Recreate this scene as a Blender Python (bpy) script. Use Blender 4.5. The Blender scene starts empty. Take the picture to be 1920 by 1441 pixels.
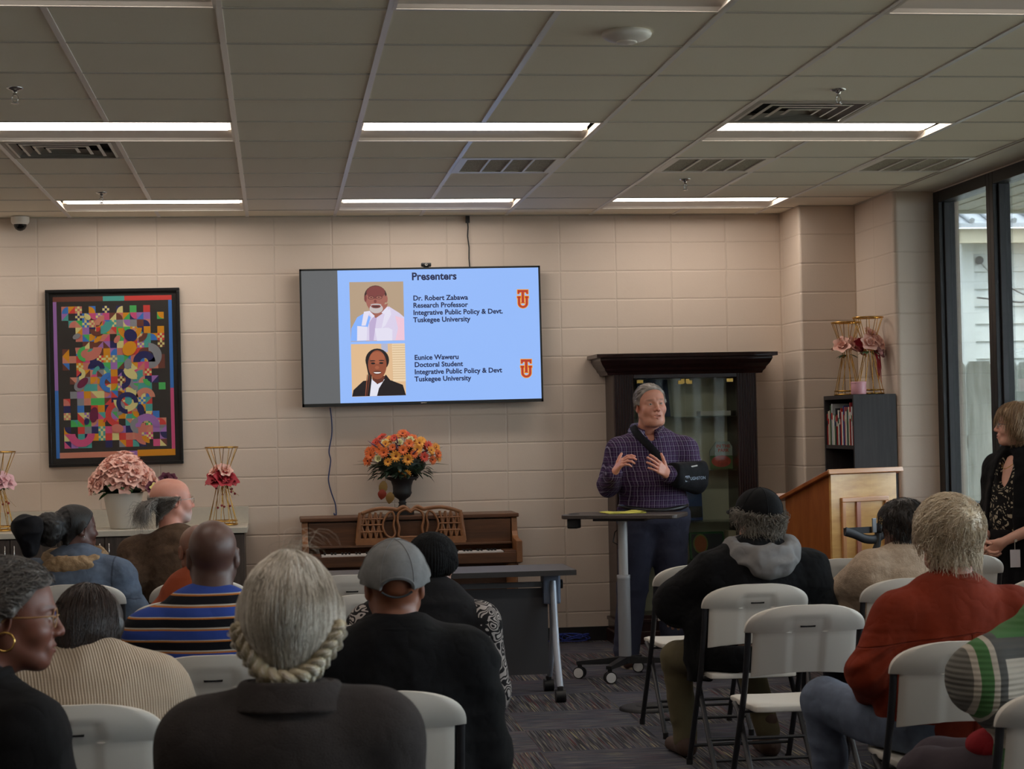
import bpy, bmesh, math, random
import numpy as np
from mathutils import Vector, Matrix, Euler
S = bpy.context.scene
COL = S.collection
PI = math.pi
R = math.radians

# ---------------------------------------------------------------- camera
CAM = (-3.6588, -13.0701, 1.5478); YAW, PITCH, ROLL, FPX = .1271, .0221, -.02, 3462.6
cd = bpy.data.cameras.new('camera')
cam = bpy.data.objects.new('camera', cd); COL.objects.link(cam)
_F = Vector((math.sin(YAW)*math.cos(PITCH), math.cos(YAW)*math.cos(PITCH), math.sin(PITCH)))
_R = Vector((math.cos(YAW), -math.sin(YAW), 0)); _U = _R.cross(_F)
_R2 = _R*math.cos(ROLL)+_U*math.sin(ROLL); _U2 = -_R*math.sin(ROLL)+_U*math.cos(ROLL)
cam.matrix_world = Matrix.Translation(CAM) @ Matrix((_R2, _U2, -_F)).transposed().to_4x4()
cd.sensor_width = 36; cd.sensor_fit = 'HORIZONTAL'; cd.lens = FPX*36/1920
cd.clip_start = .1; cd.clip_end = 200
cd.dof.use_dof = True; cd.dof.focus_distance = 12.0; cd.dof.aperture_fstop = 12
S.camera = cam

# ---------------------------------------------------------------- exposure, world, sun
S.view_settings.view_transform = 'Standard'
S.view_settings.look = 'None'
S.view_settings.gamma = 1
S.view_settings.use_curve_mapping = False
S.view_settings.exposure = 0.0
LAMP = 9.6       # emission of the troffer lenses
SKY = 8.8       # overcast-bright sky
w = bpy.data.worlds.new('world'); S.world = w; w.use_nodes = True
nt = w.node_tree; bg = nt.nodes['Background']
bg.inputs[0].default_value = (.78, .87, 1.0, 1); bg.inputs[1].default_value = SKY
sd = bpy.data.lights.new('sun', 'SUN'); sd.energy = 2.5; sd.angle = R(3); sd.color = (1, .93, .8)
so = bpy.data.objects.new('sun', sd); COL.objects.link(so)
so.rotation_euler = (R(42), R(8), R(14))
so.location = (6, 6, 12)
S.cycles.use_denoising = True
S.cycles.max_bounces = 8
S.cycles.diffuse_bounces = 5
S.cycles.glossy_bounces = 3
S.cycles.transparent_max_bounces = 8
S.cycles.sample_clamp_indirect = 6
S.cycles.caustics_reflective = False
S.cycles.caustics_refractive = False

# ---------------------------------------------------------------- materials
def lin(c):
    return tuple(((x/12.92) if x <= .04045 else ((x+.055)/1.055)**2.4) for x in c[:3])+(1,)
def rgb(r, g, b): return lin((r/255, g/255, b/255))
class N:
    def __init__(s, m): s.t = m.node_tree; s.n = s.t.nodes; s.l = s.t.links
    def new(s, ty, **kw):
        x = s.n.new(ty)
        for k, v in kw.items(): setattr(x, k, v)
        return x
    def put(s, sock, v):
        if isinstance(v, bpy.types.NodeSocket): s.l.new(v, sock)
        elif v is not None: sock.default_value = v
    def m(s, op, a, b=None, c=None, clamp=False):
        x = s.new('ShaderNodeMath', operation=op, use_clamp=clamp)
        for i, v in enumerate((a, b, c)): s.put(x.inputs[i], v)
        return x.outputs[0]
    def mix(s, f, a, b, blend='MIX'):
        x = s.new('ShaderNodeMix', data_type='RGBA', blend_type=blend)
        s.put(x.inputs[0], f); s.put(x.inputs[6], a); s.put(x.inputs[7], b)
        return x.outputs[2]
    def pos(s): return s.new('ShaderNodeNewGeometry').outputs['Position']
    def obj(s): return s.new('ShaderNodeTexCoord').outputs['Object']
    def sep(s, v):
        x = s.new('ShaderNodeSeparateXYZ'); s.l.new(v, x.inputs[0]); return x.outputs
    def comb(s, a, b, c):
        x = s.new('ShaderNodeCombineXYZ')
        for i, v in enumerate((a, b, c)): s.put(x.inputs[i], v)
        return x.outputs[0]
    def scale(s, v, sc):
        x = s.new('ShaderNodeMapping'); s.l.new(v, x.inputs[0]); x.inputs['Scale'].default_value = sc; return x.outputs[0]
    def noise(s, v, sc, det=3, rough=.55, out=0):
        x = s.new('ShaderNodeTexNoise'); s.put(x.inputs['Vector'], v); x.inputs['Scale'].default_value = sc
        x.inputs['Detail'].default_value = det; x.inputs['Roughness'].default_value = rough; return x.outputs[out]
    def vor(s, v, sc, feature='F1', out=0):
        x = s.new('ShaderNodeTexVoronoi', feature=feature); s.put(x.inputs['Vector'], v); x.inputs['Scale'].default_value = sc
        return x.outputs[out]
    def ramp(s, f, stops, interp='LINEAR'):
        x = s.new('ShaderNodeValToRGB'); s.l.new(f, x.inputs[0]); cr = x.color_ramp; cr.interpolation = interp
        while len(cr.elements) < len(stops): cr.elements.new(.5)
        for e, (p, c) in zip(cr.elements, stops): e.position = p; e.color = c
        return x.outputs[0]
    def bump(s, h, st=.5, dist=.01, nrm=None):
        x = s.new('ShaderNodeBump'); s.put(x.inputs['Height'], h); x.inputs['Strength'].default_value = st
        x.inputs['Distance'].default_value = dist
        if nrm is not None: s.l.new(nrm, x.inputs['Normal'])
        return x.outputs[0]
    def less(s, a, b): return s.m('LESS_THAN', a, b)
    @property
    def bsdf(s): return s.n['Principled BSDF']
    def set(s, **kw):
        b = s.bsdf
        for k, v in kw.items(): s.put(b.inputs[k.replace('_', ' ')], v)
_M = {}
def mat(name, col=None, rough=.6, metal=0, spec=.5, var=0, vsc=8, bump=0, bsc=60, bdist=.004, emit=None, es=1, fn=None, sheen=0, coat=0):
    if name in _M: return _M[name]
    m = bpy.data.materials.new(name); m.use_nodes = True; n = N(m)
    if col is not None: n.set(Base_Color=col)
    n.set(Roughness=rough, Metallic=metal); n.bsdf.inputs['Specular IOR Level'].default_value = spec
    if sheen: n.bsdf.inputs['Sheen Weight'].default_value = sheen
    if coat: n.bsdf.inputs['Coat Weight'].default_value = coat; n.bsdf.inputs['Coat Roughness'].default_value = .1
    if col is not None:
        m.diffuse_color = col
        if var:
            f = n.noise(n.obj(), vsc, 4)
            a = tuple(c*(1-var) for c in col[:3])+(1,); b = tuple(min(1, c*(1+var)) for c in col[:3])+(1,)
            n.set(Base_Color=n.ramp(f, [(.3, a), (.7, b)]))
    if bump: n.set(Normal=n.bump(n.noise(n.obj(), bsc, 3), bump, bdist))
    if emit is not None:
        n.set(Emission_Color=emit, Emission_Strength=es)
    if fn: fn(n)
    _M[name] = m
    return m

# ---------------------------------------------------------------- mesh builder
class MB:
    def __init__(s): s.v = []; s.f = []; s.mi = []; s.sm = []
    def add(s, vs, fs, mi=0, smooth=False, M=None):
        o = len(s.v)
        if M is not None: vs = [M @ Vector(p) for p in vs]
        s.v += [tuple(p) for p in vs]
        for f in fs: s.f.append([i+o for i in f]); s.mi.append(mi); s.sm.append(smooth)
        return s
    def box(s, a, b, mi=0, M=None, ch=0):
        x0, y0, z0 = a; x1, y1, z1 = b
        if ch:
            bm = bmesh.new(); bmesh.ops.create_cube(bm, size=1)
            for v in bm.verts: v.co = Vector(((x0+x1)/2+v.co.x*(x1-x0), (y0+y1)/2+v.co.y*(y1-y0), (z0+z1)/2+v.co.z*(z1-z0)))
            bmesh.ops.bevel(bm, geom=bm.edges[:]+bm.verts[:], offset=ch, segments=2, affect='EDGES', profile=.6)
            bm.verts.index_update()
            s.add([v.co.copy() for v in bm.verts], [[v.index for v in f.verts] for f in bm.faces], mi, False, M); bm.free(); return s
        vs = [(x0,y0,z0),(x1,y0,z0),(x1,y1,z0),(x0,y1,z0),(x0,y0,z1),(x1,y0,z1),(x1,y1,z1),(x0,y1,z1)]
        fs = [(0,3,2,1),(4,5,6,7),(0,1,5,4),(1,2,6,5),(2,3,7,6),(3,0,4,7)]
        return s.add(vs, fs, mi, False, M)
    def tube(s, pts, r, n=8, mi=0, cap=True, M=None, closed=False, flat=1.0):
        pts = [Vector(p) for p in pts]; k = len(pts); rs = r if isinstance(r, (list, tuple)) else [r]*k
        vs = []; fs = []; up = None
        for i, p in enumerate(pts):
            if closed: t = pts[(i+1) % k]-pts[i-1]
            else: t = (pts[min(i+1, k-1)]-pts[max(i-1, 0)])
            if t.length < 1e-9: t = Vector((0,0,1))
            t.normalize()
            if up is None:
                up = Vector((0,0,1)) if abs(t.z) < .9 else Vector((0,1,0))
            a = (up - t*up.dot(t))
            if a.length < 1e-6: a = t.orthogonal()
            a.normalize(); up = a; b = t.cross(a)
            for j in range(n):
                g = 2*PI*j/n; vs.append(p+(a*math.cos(g)*flat+b*math.sin(g))*rs[i])
        m_ = k if closed else k-1
        for i in range(m_):
            for j in range(n):
                i2 = (i+1) % k
                fs.append((i*n+j, i*n+(j+1) % n, i2*n+(j+1) % n, i2*n+j))
        s.add(vs, fs, mi, True, M)
        if cap and not closed: s.add(vs[:n], [tuple(range(n-1, -1, -1))], mi, False, M); s.add(vs[-n:], [tuple(range(n))], mi, False, M)
        return s
    def cyl(s, a, b, r, n=16, mi=0, M=None, r2=None): return s.tube([a, b], [r, r if r2 is None else r2], n, mi, True, M)
    def lathe(s, prof, n=24, mi=0, M=None, smooth=True, cap=True):
        vs = []; fs = []
        for (r, z) in prof:
            for j in range(n): g = 2*PI*j/n; vs.append((r*math.cos(g), r*math.sin(g), z))
        for i in range(len(prof)-1):
            for j in range(n): fs.append((i*n+j, i*n+(j+1) % n, (i+1)*n+(j+1) % n, (i+1)*n+j))
        s.add(vs, fs, mi, smooth, M)
        if cap: s.add(vs[:n], [tuple(range(n-1, -1, -1))], mi, False, M); s.add(vs[-n:], [tuple(range(n))], mi, False, M)
        return s
    def prism(s, poly, z0, z1, mi=0, M=None, smooth=False):
        # poly in XY extruded along Z
        n = len(poly); vs = [(x, y, z0) for x, y in poly]+[(x, y, z1) for x, y in poly]
        fs = [tuple(range(n-1, -1, -1)), tuple(range(n, 2*n))]+[(i, (i+1) % n, n+(i+1) % n, n+i) for i in range(n)]
        return s.add(vs, fs, mi, smooth, M)
    def quad(s, a, b, c, d, mi=0): return s.add([a, b, c, d], [(0,1,2,3)], mi)
    def sphere(s, c, r, n=12, mi=0, M=None):
        rr = r if isinstance(r, (tuple, list)) else (r, r, r); vs = []; fs = []; h = n//2+1
        for i in range(h+1):
            th = PI*i/h
            for j in range(n):
                g = 2*PI*j/n; vs.append((c[0]+rr[0]*math.sin(th)*math.cos(g), c[1]+rr[1]*math.sin(th)*math.sin(g), c[2]+rr[2]*math.cos(th)))
        for i in range(h):
            for j in range(n): fs.append((i*n+j, (i+1)*n+j, (i+1)*n+(j+1) % n, i*n+(j+1) % n))
        return s.add(vs, fs, mi, True, M)
    def mesh(s, name, mats):
        me = bpy.data.meshes.new(name); me.from_pydata(s.v, [], s.f)
        for m in (mats if isinstance(mats, (list, tuple)) else [mats]): me.materials.append(m)
        me.polygons.foreach_set('material_index', s.mi); me.polygons.foreach_set('use_smooth', s.sm)
        me.validate(); me.update(); return me
    def build(s, name, mats, parent=None, label=None, bevel=0, auto=35, **kw):
        me = s.mesh(name, mats); o = bpy.data.objects.new(name, me); COL.objects.link(o)
        if parent is not None: o.parent = parent
        if label: o['label'] = label
        for k, v in kw.items(): o[k] = v
        if bevel:
            b = o.modifiers.new('bevel', 'BEVEL'); b.width = bevel; b.segments = 2; b.limit_method = 'ANGLE'; b.angle_limit = R(40)
        return o
def smooth_by_angle(me, deg=40):
    pass
def thing(name, label, cat, loc=(0,0,0), rz=0, group=None, rot=None, scale=1):
    o = bpy.data.objects.new(name, None); COL.objects.link(o); o.empty_display_size = .1
    o.location = loc; o.rotation_euler = rot if rot else (0, 0, rz)
    o.scale = (scale,)*3
    o['label'] = label; o['category'] = cat
    if group: o['group'] = group
    return o
def tag(o, label, cat, group=None):
    o['label'] = label; o['category'] = cat
    if group: o['group'] = group
    return o
def struct(name, mb, m, parent=None, **kw):
    o = mb.build(name, m, parent, **kw)
    if parent is None: o['kind'] = 'structure'
    return o
def dup(root, loc, rz=0, label=None, group=None):
    r_ = root.copy(); COL.objects.link(r_); r_.location = loc; r_.rotation_euler = (0, 0, rz)
    if label: r_['label'] = label
    if group: r_['group'] = group
    for ch in list(root.children):
        c = ch.copy(); COL.objects.link(c); c.parent = r_
        for g in list(ch.children):
            d = g.copy(); COL.objects.link(d); d.parent = c
    return r_
def text_obj(name, s, size, m, parent, loc, rot=(0,0,0), align='LEFT', ext=.0004, off=0.0, sx=1.0, spacing=1.0):
    cu = bpy.data.curves.new(name, 'FONT'); cu.body = s; cu.size = size; cu.align_x = align; cu.extrude = ext; cu.offset = off
    cu.resolution_u = 3; cu.space_character = spacing
    t = bpy.data.objects.new(name, cu); COL.objects.link(t)
    dg = bpy.context.evaluated_depsgraph_get(); me = bpy.data.meshes.new_from_object(t.evaluated_get(dg))
    bpy.data.objects.remove(t); bpy.data.curves.remove(cu)
    me.materials.clear(); me.materials.append(m)
    o = bpy.data.objects.new(name, me); COL.objects.link(o); o.parent = parent; o.location = loc; o.rotation_euler = rot
    o.scale = (sx, 1, 1)
    return o
# ================================================================ ROOM
HC = 3.048; GX = -3.8384; GY = -6.4698; GS = .6096
XL, YB, XR = -8.0, -15.6, .69
def gx(c): return GX+c*GS
def gy(r): return GY+r*GS
def wallfn(tint, off=0.):
    def fn(n):
        p = n.sep(n.pos()); u = n.m('ADD', n.m('ADD', p[0], p[1]), off); v = p[2]
        def dj(t, per, w_):
            a = n.m('FRACT', n.m('ADD', n.m('DIVIDE', t, per), 50.5)); a = n.m('ABSOLUTE', n.m('SUBTRACT', a, .5))
            return n.m('MULTIPLY', a, per)
        wob = n.m('MULTIPLY', n.m('SUBTRACT', n.noise(n.pos(), 6, 2), .5), .006)
        du = dj(n.m('ADD', u, wob), .4064, 0); dv = dj(n.m('ADD', n.m('ADD', v, wob), 0), .2032, 0)
        d = n.m('MINIMUM', du, dv)
        h = n.m('SMOOTH_MIN', n.m('DIVIDE', d, .0085), 1.0, .25)
        h = n.m('MINIMUM', h, 1.0)
        pores = n.noise(n.pos(), 90, 4, .6)
        big = n.noise(n.pos(), 7, 3, .5)
        hh = n.m('ADD', n.m('MULTIPLY', h, 1.0), n.m('ADD', n.m('MULTIPLY', pores, .16), n.m('MULTIPLY', big, .35)))
        n.set(Normal=n.bump(hh, .5, .005))
        c = n.mix(n.m('MULTIPLY', n.m('SUBTRACT', 1.0, h), .10, clamp=True), tint, rgb(120, 105, 92))
        c = n.mix(n.m('MULTIPLY', big, .10), c, rgb(190, 170, 150))
        n.set(Base_Color=c, Roughness=.5)
    return fn
M_wall = mat('painted_concrete_block', rgb(212, 196, 180), fn=wallfn(rgb(216, 200, 184)))
M_wall1 = mat('painted_concrete_block_corner', rgb(212, 196, 180), fn=wallfn(rgb(216, 200, 184), .485)); M_wall2 = mat('painted_concrete_block_pier', rgb(212, 196, 180), fn=wallfn(rgb(216, 200, 184), .89))
def carpetfn(n):
    p = n.sep(n.pos()); T = .61
    # tiles laid in quarter turns; streaks run along x or diagonal-looking y
    cx_ = n.m('FLOOR', n.m('DIVIDE', p[0], T)); cy_ = n.m('FLOOR', n.m('DIVIDE', n.m('ADD', p[1], .1), T))
    par = n.m('FRACT', n.m('MULTIPLY', n.m('ADD', n.m('ADD', cx_, cy_), 200), .5)); par = n.m('GREATER_THAN', par, .25)
    va = n.comb(n.m('MULTIPLY', p[0], 5), n.m('MULTIPLY', p[1], 120), 0)
    vb = n.comb(n.m('MULTIPLY', p[0], 190), n.m('MULTIPLY', p[1], 3.2), 3.3)
    mx = n.new('ShaderNodeMix', data_type='VECTOR'); n.l.new(par, mx.inputs[0]); n.l.new(va, mx.inputs[4]); n.l.new(vb, mx.inputs[5])
    v = mx.outputs[1]
    f = n.noise(v, 1, 1, .5); g = n.noise(n.scale(v, (.9, .9, 1)), 1.0, 0, .5); k = n.noise(n.scale(v, (.7, .7, 1)), 1.1, 0)
    base = n.ramp(f, [(.32, rgb(34, 34, 38)), (.5, rgb(68, 67, 71)), (.68, rgb(104, 102, 104))])
    base = n.mix(n.m('MULTIPLY', n.m('GREATER_THAN', g, .72), .6), base, rgb(160, 152, 118))
    base = n.mix(n.m('MULTIPLY', n.m('GREATER_THAN', k, .68), .5), base, rgb(104, 52, 54))
    base = n.mix(n.m('MULTIPLY', n.m('LESS_THAN', g, .32), .5), base, rgb(44, 50, 76))
    tone = n.m('MULTIPLY', n.m('SUBTRACT', 1.0, par), .28)
    base = n.mix(tone, base, rgb(78, 82, 98))
    n.set(Base_Color=base, Roughness=.95)
    n.set(Normal=n.bump(f, .6, .006))
M_carpet = mat('striped_carpet_tile', rgb(80, 78, 80), spec=.15, fn=carpetfn)
def ceilfn(n):
    p = n.pos(); a = n.noise(p, 260, 3, .7); b = n.noise(p, 3, 2)
    n.set(Base_Color=n.mix(n.m('MULTIPLY', n.m('GREATER_THAN', a, .64), .35), rgb(236, 228, 210), rgb(180, 172, 154)), Roughness=.9)
    n.set(Normal=n.bump(a, .3, .003))
M_tile = mat('mineral_ceiling_tile', rgb(196, 189, 176), fn=ceilfn, spec=.1)
M_grid = mat('painted_grid_steel', rgb(222, 218, 214), .35)
M_white = mat('white_enamel', rgb(226, 220, 210), .4)
M_plaster = mat('painted_plaster', rgb(205, 196, 180), .7, bump=.15, bsc=120)
M_blackalu = mat('dark_bronze_aluminium', rgb(34, 33, 34), .35, .3, var=.1)
M_rubber = mat('black_rubber_base', rgb(22, 21, 22), .5)
def glassfn(n):
    tr = n.new('ShaderNodeBsdfTransparent'); gl = n.new('ShaderNodeBsdfGlossy'); gl.inputs['Roughness'].default_value = .02
    fr = n.new('ShaderNodeFresnel'); fr.inputs[0].default_value = 1.45; mx = n.new('ShaderNodeMixShader')
    tr.inputs[0].default_value = (.93, .96, .94, 1)
    n.l.new(n.m('MULTIPLY', fr.outputs[0], .8), mx.inputs[0]); n.l.new(tr.outputs[0], mx.inputs[1]); n.l.new(gl.outputs[0], mx.inputs[2])
    n.l.new(mx.outputs[0], n.n['Material Output'].inputs[0])
M_glass = mat('clear_glass', (.9, .95, .93, 1), fn=glassfn)

# floor
b = MB(); b.box((XL-.2, YB-.2, -.15), (1.0, .2, 0)); struct('floor', b, M_carpet)
# back wall and the stepped corner (each face a solid block)
Y1, Y2, X1 = -.485, -1.30, .41
b = MB(); b.box((XL-.2, 0, 0), (.0, .2, HC+.25)); struct('wall_back', b, M_wall)
def rounded_pier(x0, y0, x1, y1, r=.022):
    mb = MB(); poly = [(x0, y1)]
    # near-left corner rounded
    for k in range(7):
        a = PI+k*(PI/2)/6; poly.append((x0+r+r*math.cos(a), y0+r+r*math.sin(a)))
    poly += [(x1, y0), (x1, y1)]
    mb.prism(poly, 0, HC+.25); return mb
b = rounded_pier(0, Y1, 1.0, .2, .02); struct('wall_corner', b, M_wall1)
b = rounded_pier(X1, Y2, .86, Y1, .03); struct('wall_corner_pier', b, M_wall2)
b = MB(); b.box((XL-.2, YB-.2, 0), (XL, 0, HC+.25)); struct('wall_left', b, M_wall)
b = MB(); b.box((XL, YB-.2, 0), (.9, YB, HC+.25)); struct('wall_front', b, M_wall)
# right wall: sill wall, header and the window band
SILL = .95
WY0, WY1 = Y2, -13.3
b = MB(); b.box((XR, WY1, 0), (.88, WY0, SILL)); b.box((XR, YB, 0), (.88, WY1, HC+.25)); b.box((XR, WY1, HC-.015), (.88, WY0, HC+.25))
struct('wall_right', b, M_wall)
b = MB(); b.box((X1+.0, WY1, HC-.006), (XR+.02, Y2, HC+.1)); b.box((X1, YB, HC-.006), (XR+.02, WY1, HC+.1)); struct('trim_1', b, M_plaster)
# baseboards (rubber cove base)
def base(name, x0, y0, x1, y1):
    mb = MB(); mb.box((x0, y0, 0), (x1, y1, .10)); return struct(name, mb, M_rubber, bevel=.003)
base('baseboard_back', XL, -.012, 0, 0)
b = MB(); b.box((-.012, Y1-.012, 0), (0, 0, .1)); b.box((-.012, Y1-.012, 0), (X1, Y1, .1)); b.box((X1-.012, Y2-.012, 0), (X1, Y1-.012, .1)); b.box((X1-.012, Y2-.012, 0), (XR, Y2, .1)); struct('baseboard_corner', b, M_rubber)
base('baseboard_right', XR-.012, WY1, XR, Y2-.012)
base('baseboard_left', XL, YB, XL+.012, 0)

# windows: one storefront unit per bay
fx0, fx1 = XR-.005, XR+.105
n_w = 0; y = WY0
bays = []
while y > WY1+.3:
    bays.append((y, max(y-.97, WY1))); y -= .97
for (ya, yb) in bays:
    n_w += 1
    t = MB(); s0, s1 = SILL, HC-.015; fw = .055 if n_w > 1 else .1
    t.box((fx0, ya-fw, s0), (fx1, ya, s1)); t.box((fx0, yb, s0), (fx1, yb+.055, s1))
    t.box((fx0, yb+.055, s0), (fx1, ya-fw, s0+.055)); t.box((fx0, yb+.055, s1-.075), (fx1, ya-fw, s1))
    # glazing stops
    t.box((fx0+.03, ya-fw-.022, s0+.055), (fx1-.03, ya-fw, s1-.075)); t.box((fx0+.03, yb+.055, s0+.055), (fx1-.03, yb+.077, s1-.075))
    wn = t.build('window_%d' % n_w, M_blackalu, None, bevel=.003); wn['kind'] = 'structure'
    g = MB(); g.box((XR+.052, yb+.07, s0+.05), (XR+.058, ya-fw-.015, s1-.07)); g.build('window_pane', M_glass, wn)

# ceiling: tiles, with openings for the fixtures
lights = []
for r_ in (4, 9, -1, -6):
    for c in (-2, 1, 4): lights.append((c, r_))
for r_ in (4, 9): lights.append((-5, r_))
vents = {(4, 3): 'd', (-2, 5): 'd', (2, 6): 'g', (4, 6): 'g', (6, 6): 'g', (-2, -3): 'd'}
holes = set()
for c, r_ in lights: holes |= {(c, r_), (c+1, r_)}
holes |= set(vents)
b = MB()
c0, c1, r0, r1 = -7, 7, -15, 11
for c in range(c0, c1):
    for r_ in range(r0, r1):
        if (c, r_) in holes: continue
        xa, xb = max(gx(c), XL), min(gx(c+1), X1); ya, yb = max(gy(r_), YB), min(gy(r_+1), 0)
        if xb <= xa or yb <= ya: continue
        b.box((xa+.009, ya+.009, HC+.003), (xb-.009, yb-.009, HC+.02))
        b.box((xa, ya, HC+.008), (xb, yb, HC+.02))
struct('ceiling', b, M_tile)
b = MB()
for c in range(c0, c1+1):
    if XL < gx(c) < X1: b.box((gx(c)-.012, YB, HC-.001), (gx(c)+.012, 0, HC+.006))
b.box((X1-.02, YB, HC-.001), (X1, Y1, HC+.006)); b.box((XL, -.02, HC-.001), (0, 0, HC+.006)); b.box((0, Y1-.02, HC-.001), (X1, Y1, HC+.006))
lightcells = set()
for c, r_ in lights: lightcells |= {(c, r_)}
for r_ in range(r0, r1+1):
    if gy(r_) < YB or gy(r_) > 0: continue
    b.box((XL, gy(r_)-.012, HC-.0015), (X1, gy(r_)+.012, HC+.006))
# remove bars across troffers: rebuild column bars with gaps
b2 = MB()
for c in range(c0, c1+1):
    if not (XL < gx(c) < X1): continue
    y0_ = YB
    segs = sorted([gy(r_) for cc, r_ in lights if cc+1 == c])
    for g_ in segs:
        b2.box((gx(c)-.012, y0_, HC-.001), (gx(c)+.012, g_, HC+.006)); y0_ = g_+GS
    b2.box((gx(c)-.012, y0_, HC-.001), (gx(c)+.012, -.001, HC+.006))
b.v = []; b.f = []; b.mi = []; b.sm = []
for r_ in range(r0, r1+1):
    if YB < gy(r_) < 0: b.box((XL, gy(r_)-.010, HC-.0005), (X1, gy(r_)+.010, HC+.006))
b.box((X1-.02, YB, HC-.0018), (X1, Y1, HC+.006)); b.box((XL, -.02, HC-.0018), (0, 0, HC+.006)); b.box((0, Y1-.02, HC-.0018), (X1, Y1, HC+.006))
o_ = struct('trim_2', b2, M_grid); struct('trim_3', b, mat('cross_tee_steel', rgb(190, 184, 170), .6))
b = MB(); b.box((XL-.2, YB-.2, HC+.25), (1.0, .2, HC+.3)); struct('ceiling_deck', b, M_white)

# troffers
M_lens = mat('lit_acrylic_lens', (1, 1, 1, 1), .5, emit=(1.0, .885, .79, 1), es=LAMP)
M_refl = mat('troffer_reflector', rgb(214, 206, 196), .35)
def troffer():
    W2, D2 = GS-.012, GS/2-.012
    t = thing('ceiling_light', 'x', 'ceiling light')
    h = MB()
    hz = .032
    prof = [(-D2, 0), (-D2+.012, .002), (-D2+.03, .012), (-.2, .024), (-.150, hz)]
    # wings (near and far) and end caps
    for s in (-1, 1):
        for k in range(len(prof)-1):
            (ya, za), (yb, zb) = prof[k], prof[k+1]
            q = [(-W2, s*ya, za), (W2, s*ya, za), (W2, s*yb, zb), (-W2, s*yb, zb)]
            h.add(q, [(0, 1, 2, 3)], 0, True)
    for s in (-1, 1):
        e = [(s*W2, -D2, 0), (s*W2, D2, 0), (s*(W2-.03), .150, hz), (s*(W2-.03), -.150, hz)]
        h.add([(s*W2, y_, z_) for y_, z_ in prof]+[(s*W2, -y_, z_) for y_, z_ in reversed(prof)], [tuple(range(10))], 0)
    h.box((-W2-.006, -D2-.012, -.002), (W2+.006, -D2+.006, .004)); h.box((-W2-.006, D2-.006, -.002), (W2+.006, D2+.012, .004))
    h.box((-W2-.006, -D2, -.002), (-W2+.008, D2, .004)); h.box((W2-.008, -D2, -.002), (W2+.006, D2, .004))
    h.box((-W2, -.2, .06), (W2, .2, .1)); h.box((-W2, -.2, .034), (W2, -.15, .1)); h.box((-W2, .15, .034), (W2, .2, .1))
    h.build('housing', M_refl, t)
    l = MB(); K = 8; vs = []
    for k in range(K+1):
        a = -.15+.30*k/K; z = hz-.006*math.cos(a/.15*PI/2)
        vs += [(-W2+.03, a, z), (W2-.03, a, z)]
    l.add(vs, [(2*k, 2*k+1, 2*k+3, 2*k+2) for k in range(K)], 0, True)
    l.build('lens', M_lens, t); return t
tproto = troffer()
LL = {(-2, 4): 'lit recessed ceiling light at the left frame edge beside the square diffuser',
      (1, 4): 'lit recessed ceiling light in the nearer full row, the middle of its three',
      (4, 4): 'lit recessed ceiling light just behind the square air diffuser at right',
      (-2, 9): 'lit recessed ceiling light close to the wall above the framed picture',
      (1, 9): 'lit recessed ceiling light close to the wall above the television',
      (4, 9): 'lit recessed ceiling light close to the wall above the display cabinet',
      (-2, -1): 'recessed ceiling light cut by the top frame edge at far left',
      (1, -1): 'recessed ceiling light cut by the top frame edge near the white access point',
      (4, -1): 'recessed ceiling light cut by the top frame edge at far right'}
first = True
for (c, r_) in lights:
    loc = (gx(c+1), gy(r_)+GS/2, HC)
    lab = LL.get((c, r_), 'recessed ceiling light of the same kind over the rows of seats outside the picture')
    if first: tproto.location = loc; tproto['label'] = lab; tproto['group'] = 'recessed ceiling lights'; first = False
    else: dup(tproto, loc, 0, lab, 'recessed ceiling lights')

# air diffusers and return grilles
M_vent = mat('vent_steel', rgb(170, 164, 154), .5); M_dark = mat('dark_cavity', rgb(30, 28, 26), .9)
def diffuser():
    t = thing('air_diffuser', 'x', 'air vent'); a = GS/2-.006
    f = MB(); g_ = MB()
    for k in range(4):
        o_, i_ = a-.03-k*.062, a-.03-k*.062-.034
        z0, z1 = .0, .024
        vs = [(-o_, -o_, z0), (o_, -o_, z0), (o_, o_, z0), (-o_, o_, z0), (-i_, -i_, z1), (i_, -i_, z1), (i_, i_, z1), (-i_, i_, z1)]
        fs = [(0, 1, 5, 4), (1, 2, 6, 5), (2, 3, 7, 6), (3, 0, 4, 7)]
        f.add(vs, fs)
        l_ = o_-.016
        g_.add([(-o_, -o_, z0), (o_, -o_, z0), (o_, o_, z0), (-o_, o_, z0), (-l_, -l_, z0-.003), (l_, -l_, z0-.003), (l_, l_, z0-.003), (-l_, l_, z0-.003)], fs)
    f.build('cone', M_vent, t); g_.build('cone_rims', M_white, t)
    f = MB(); o_ = a; i_ = a-.03
    f.add([(-o_, -o_, 0), (o_, -o_, 0), (o_, o_, 0), (-o_, o_, 0), (-i_, -i_, -.002), (i_, -i_, -.002), (i_, i_, -.002), (-i_, i_, -.002)], [(0, 1, 5, 4), (1, 2, 6, 5), (2, 3, 7, 6), (3, 0, 4, 7)])
    f.build('frame', M_vent, t)
    f = MB(); f.box((-a, -a, .045), (a, a, .05)); f.build('backing', M_dark, t); return t
def perffn(n):
    v = n.vor(n.obj(), 160)
    n.set(Base_Color=n.mix(n.m('LESS_THAN', v, .34), rgb(168, 160, 140), rgb(34, 32, 28)), Roughness=.9)
M_perf = mat('perforated_steel', rgb(120, 115, 105), fn=perffn)
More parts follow.
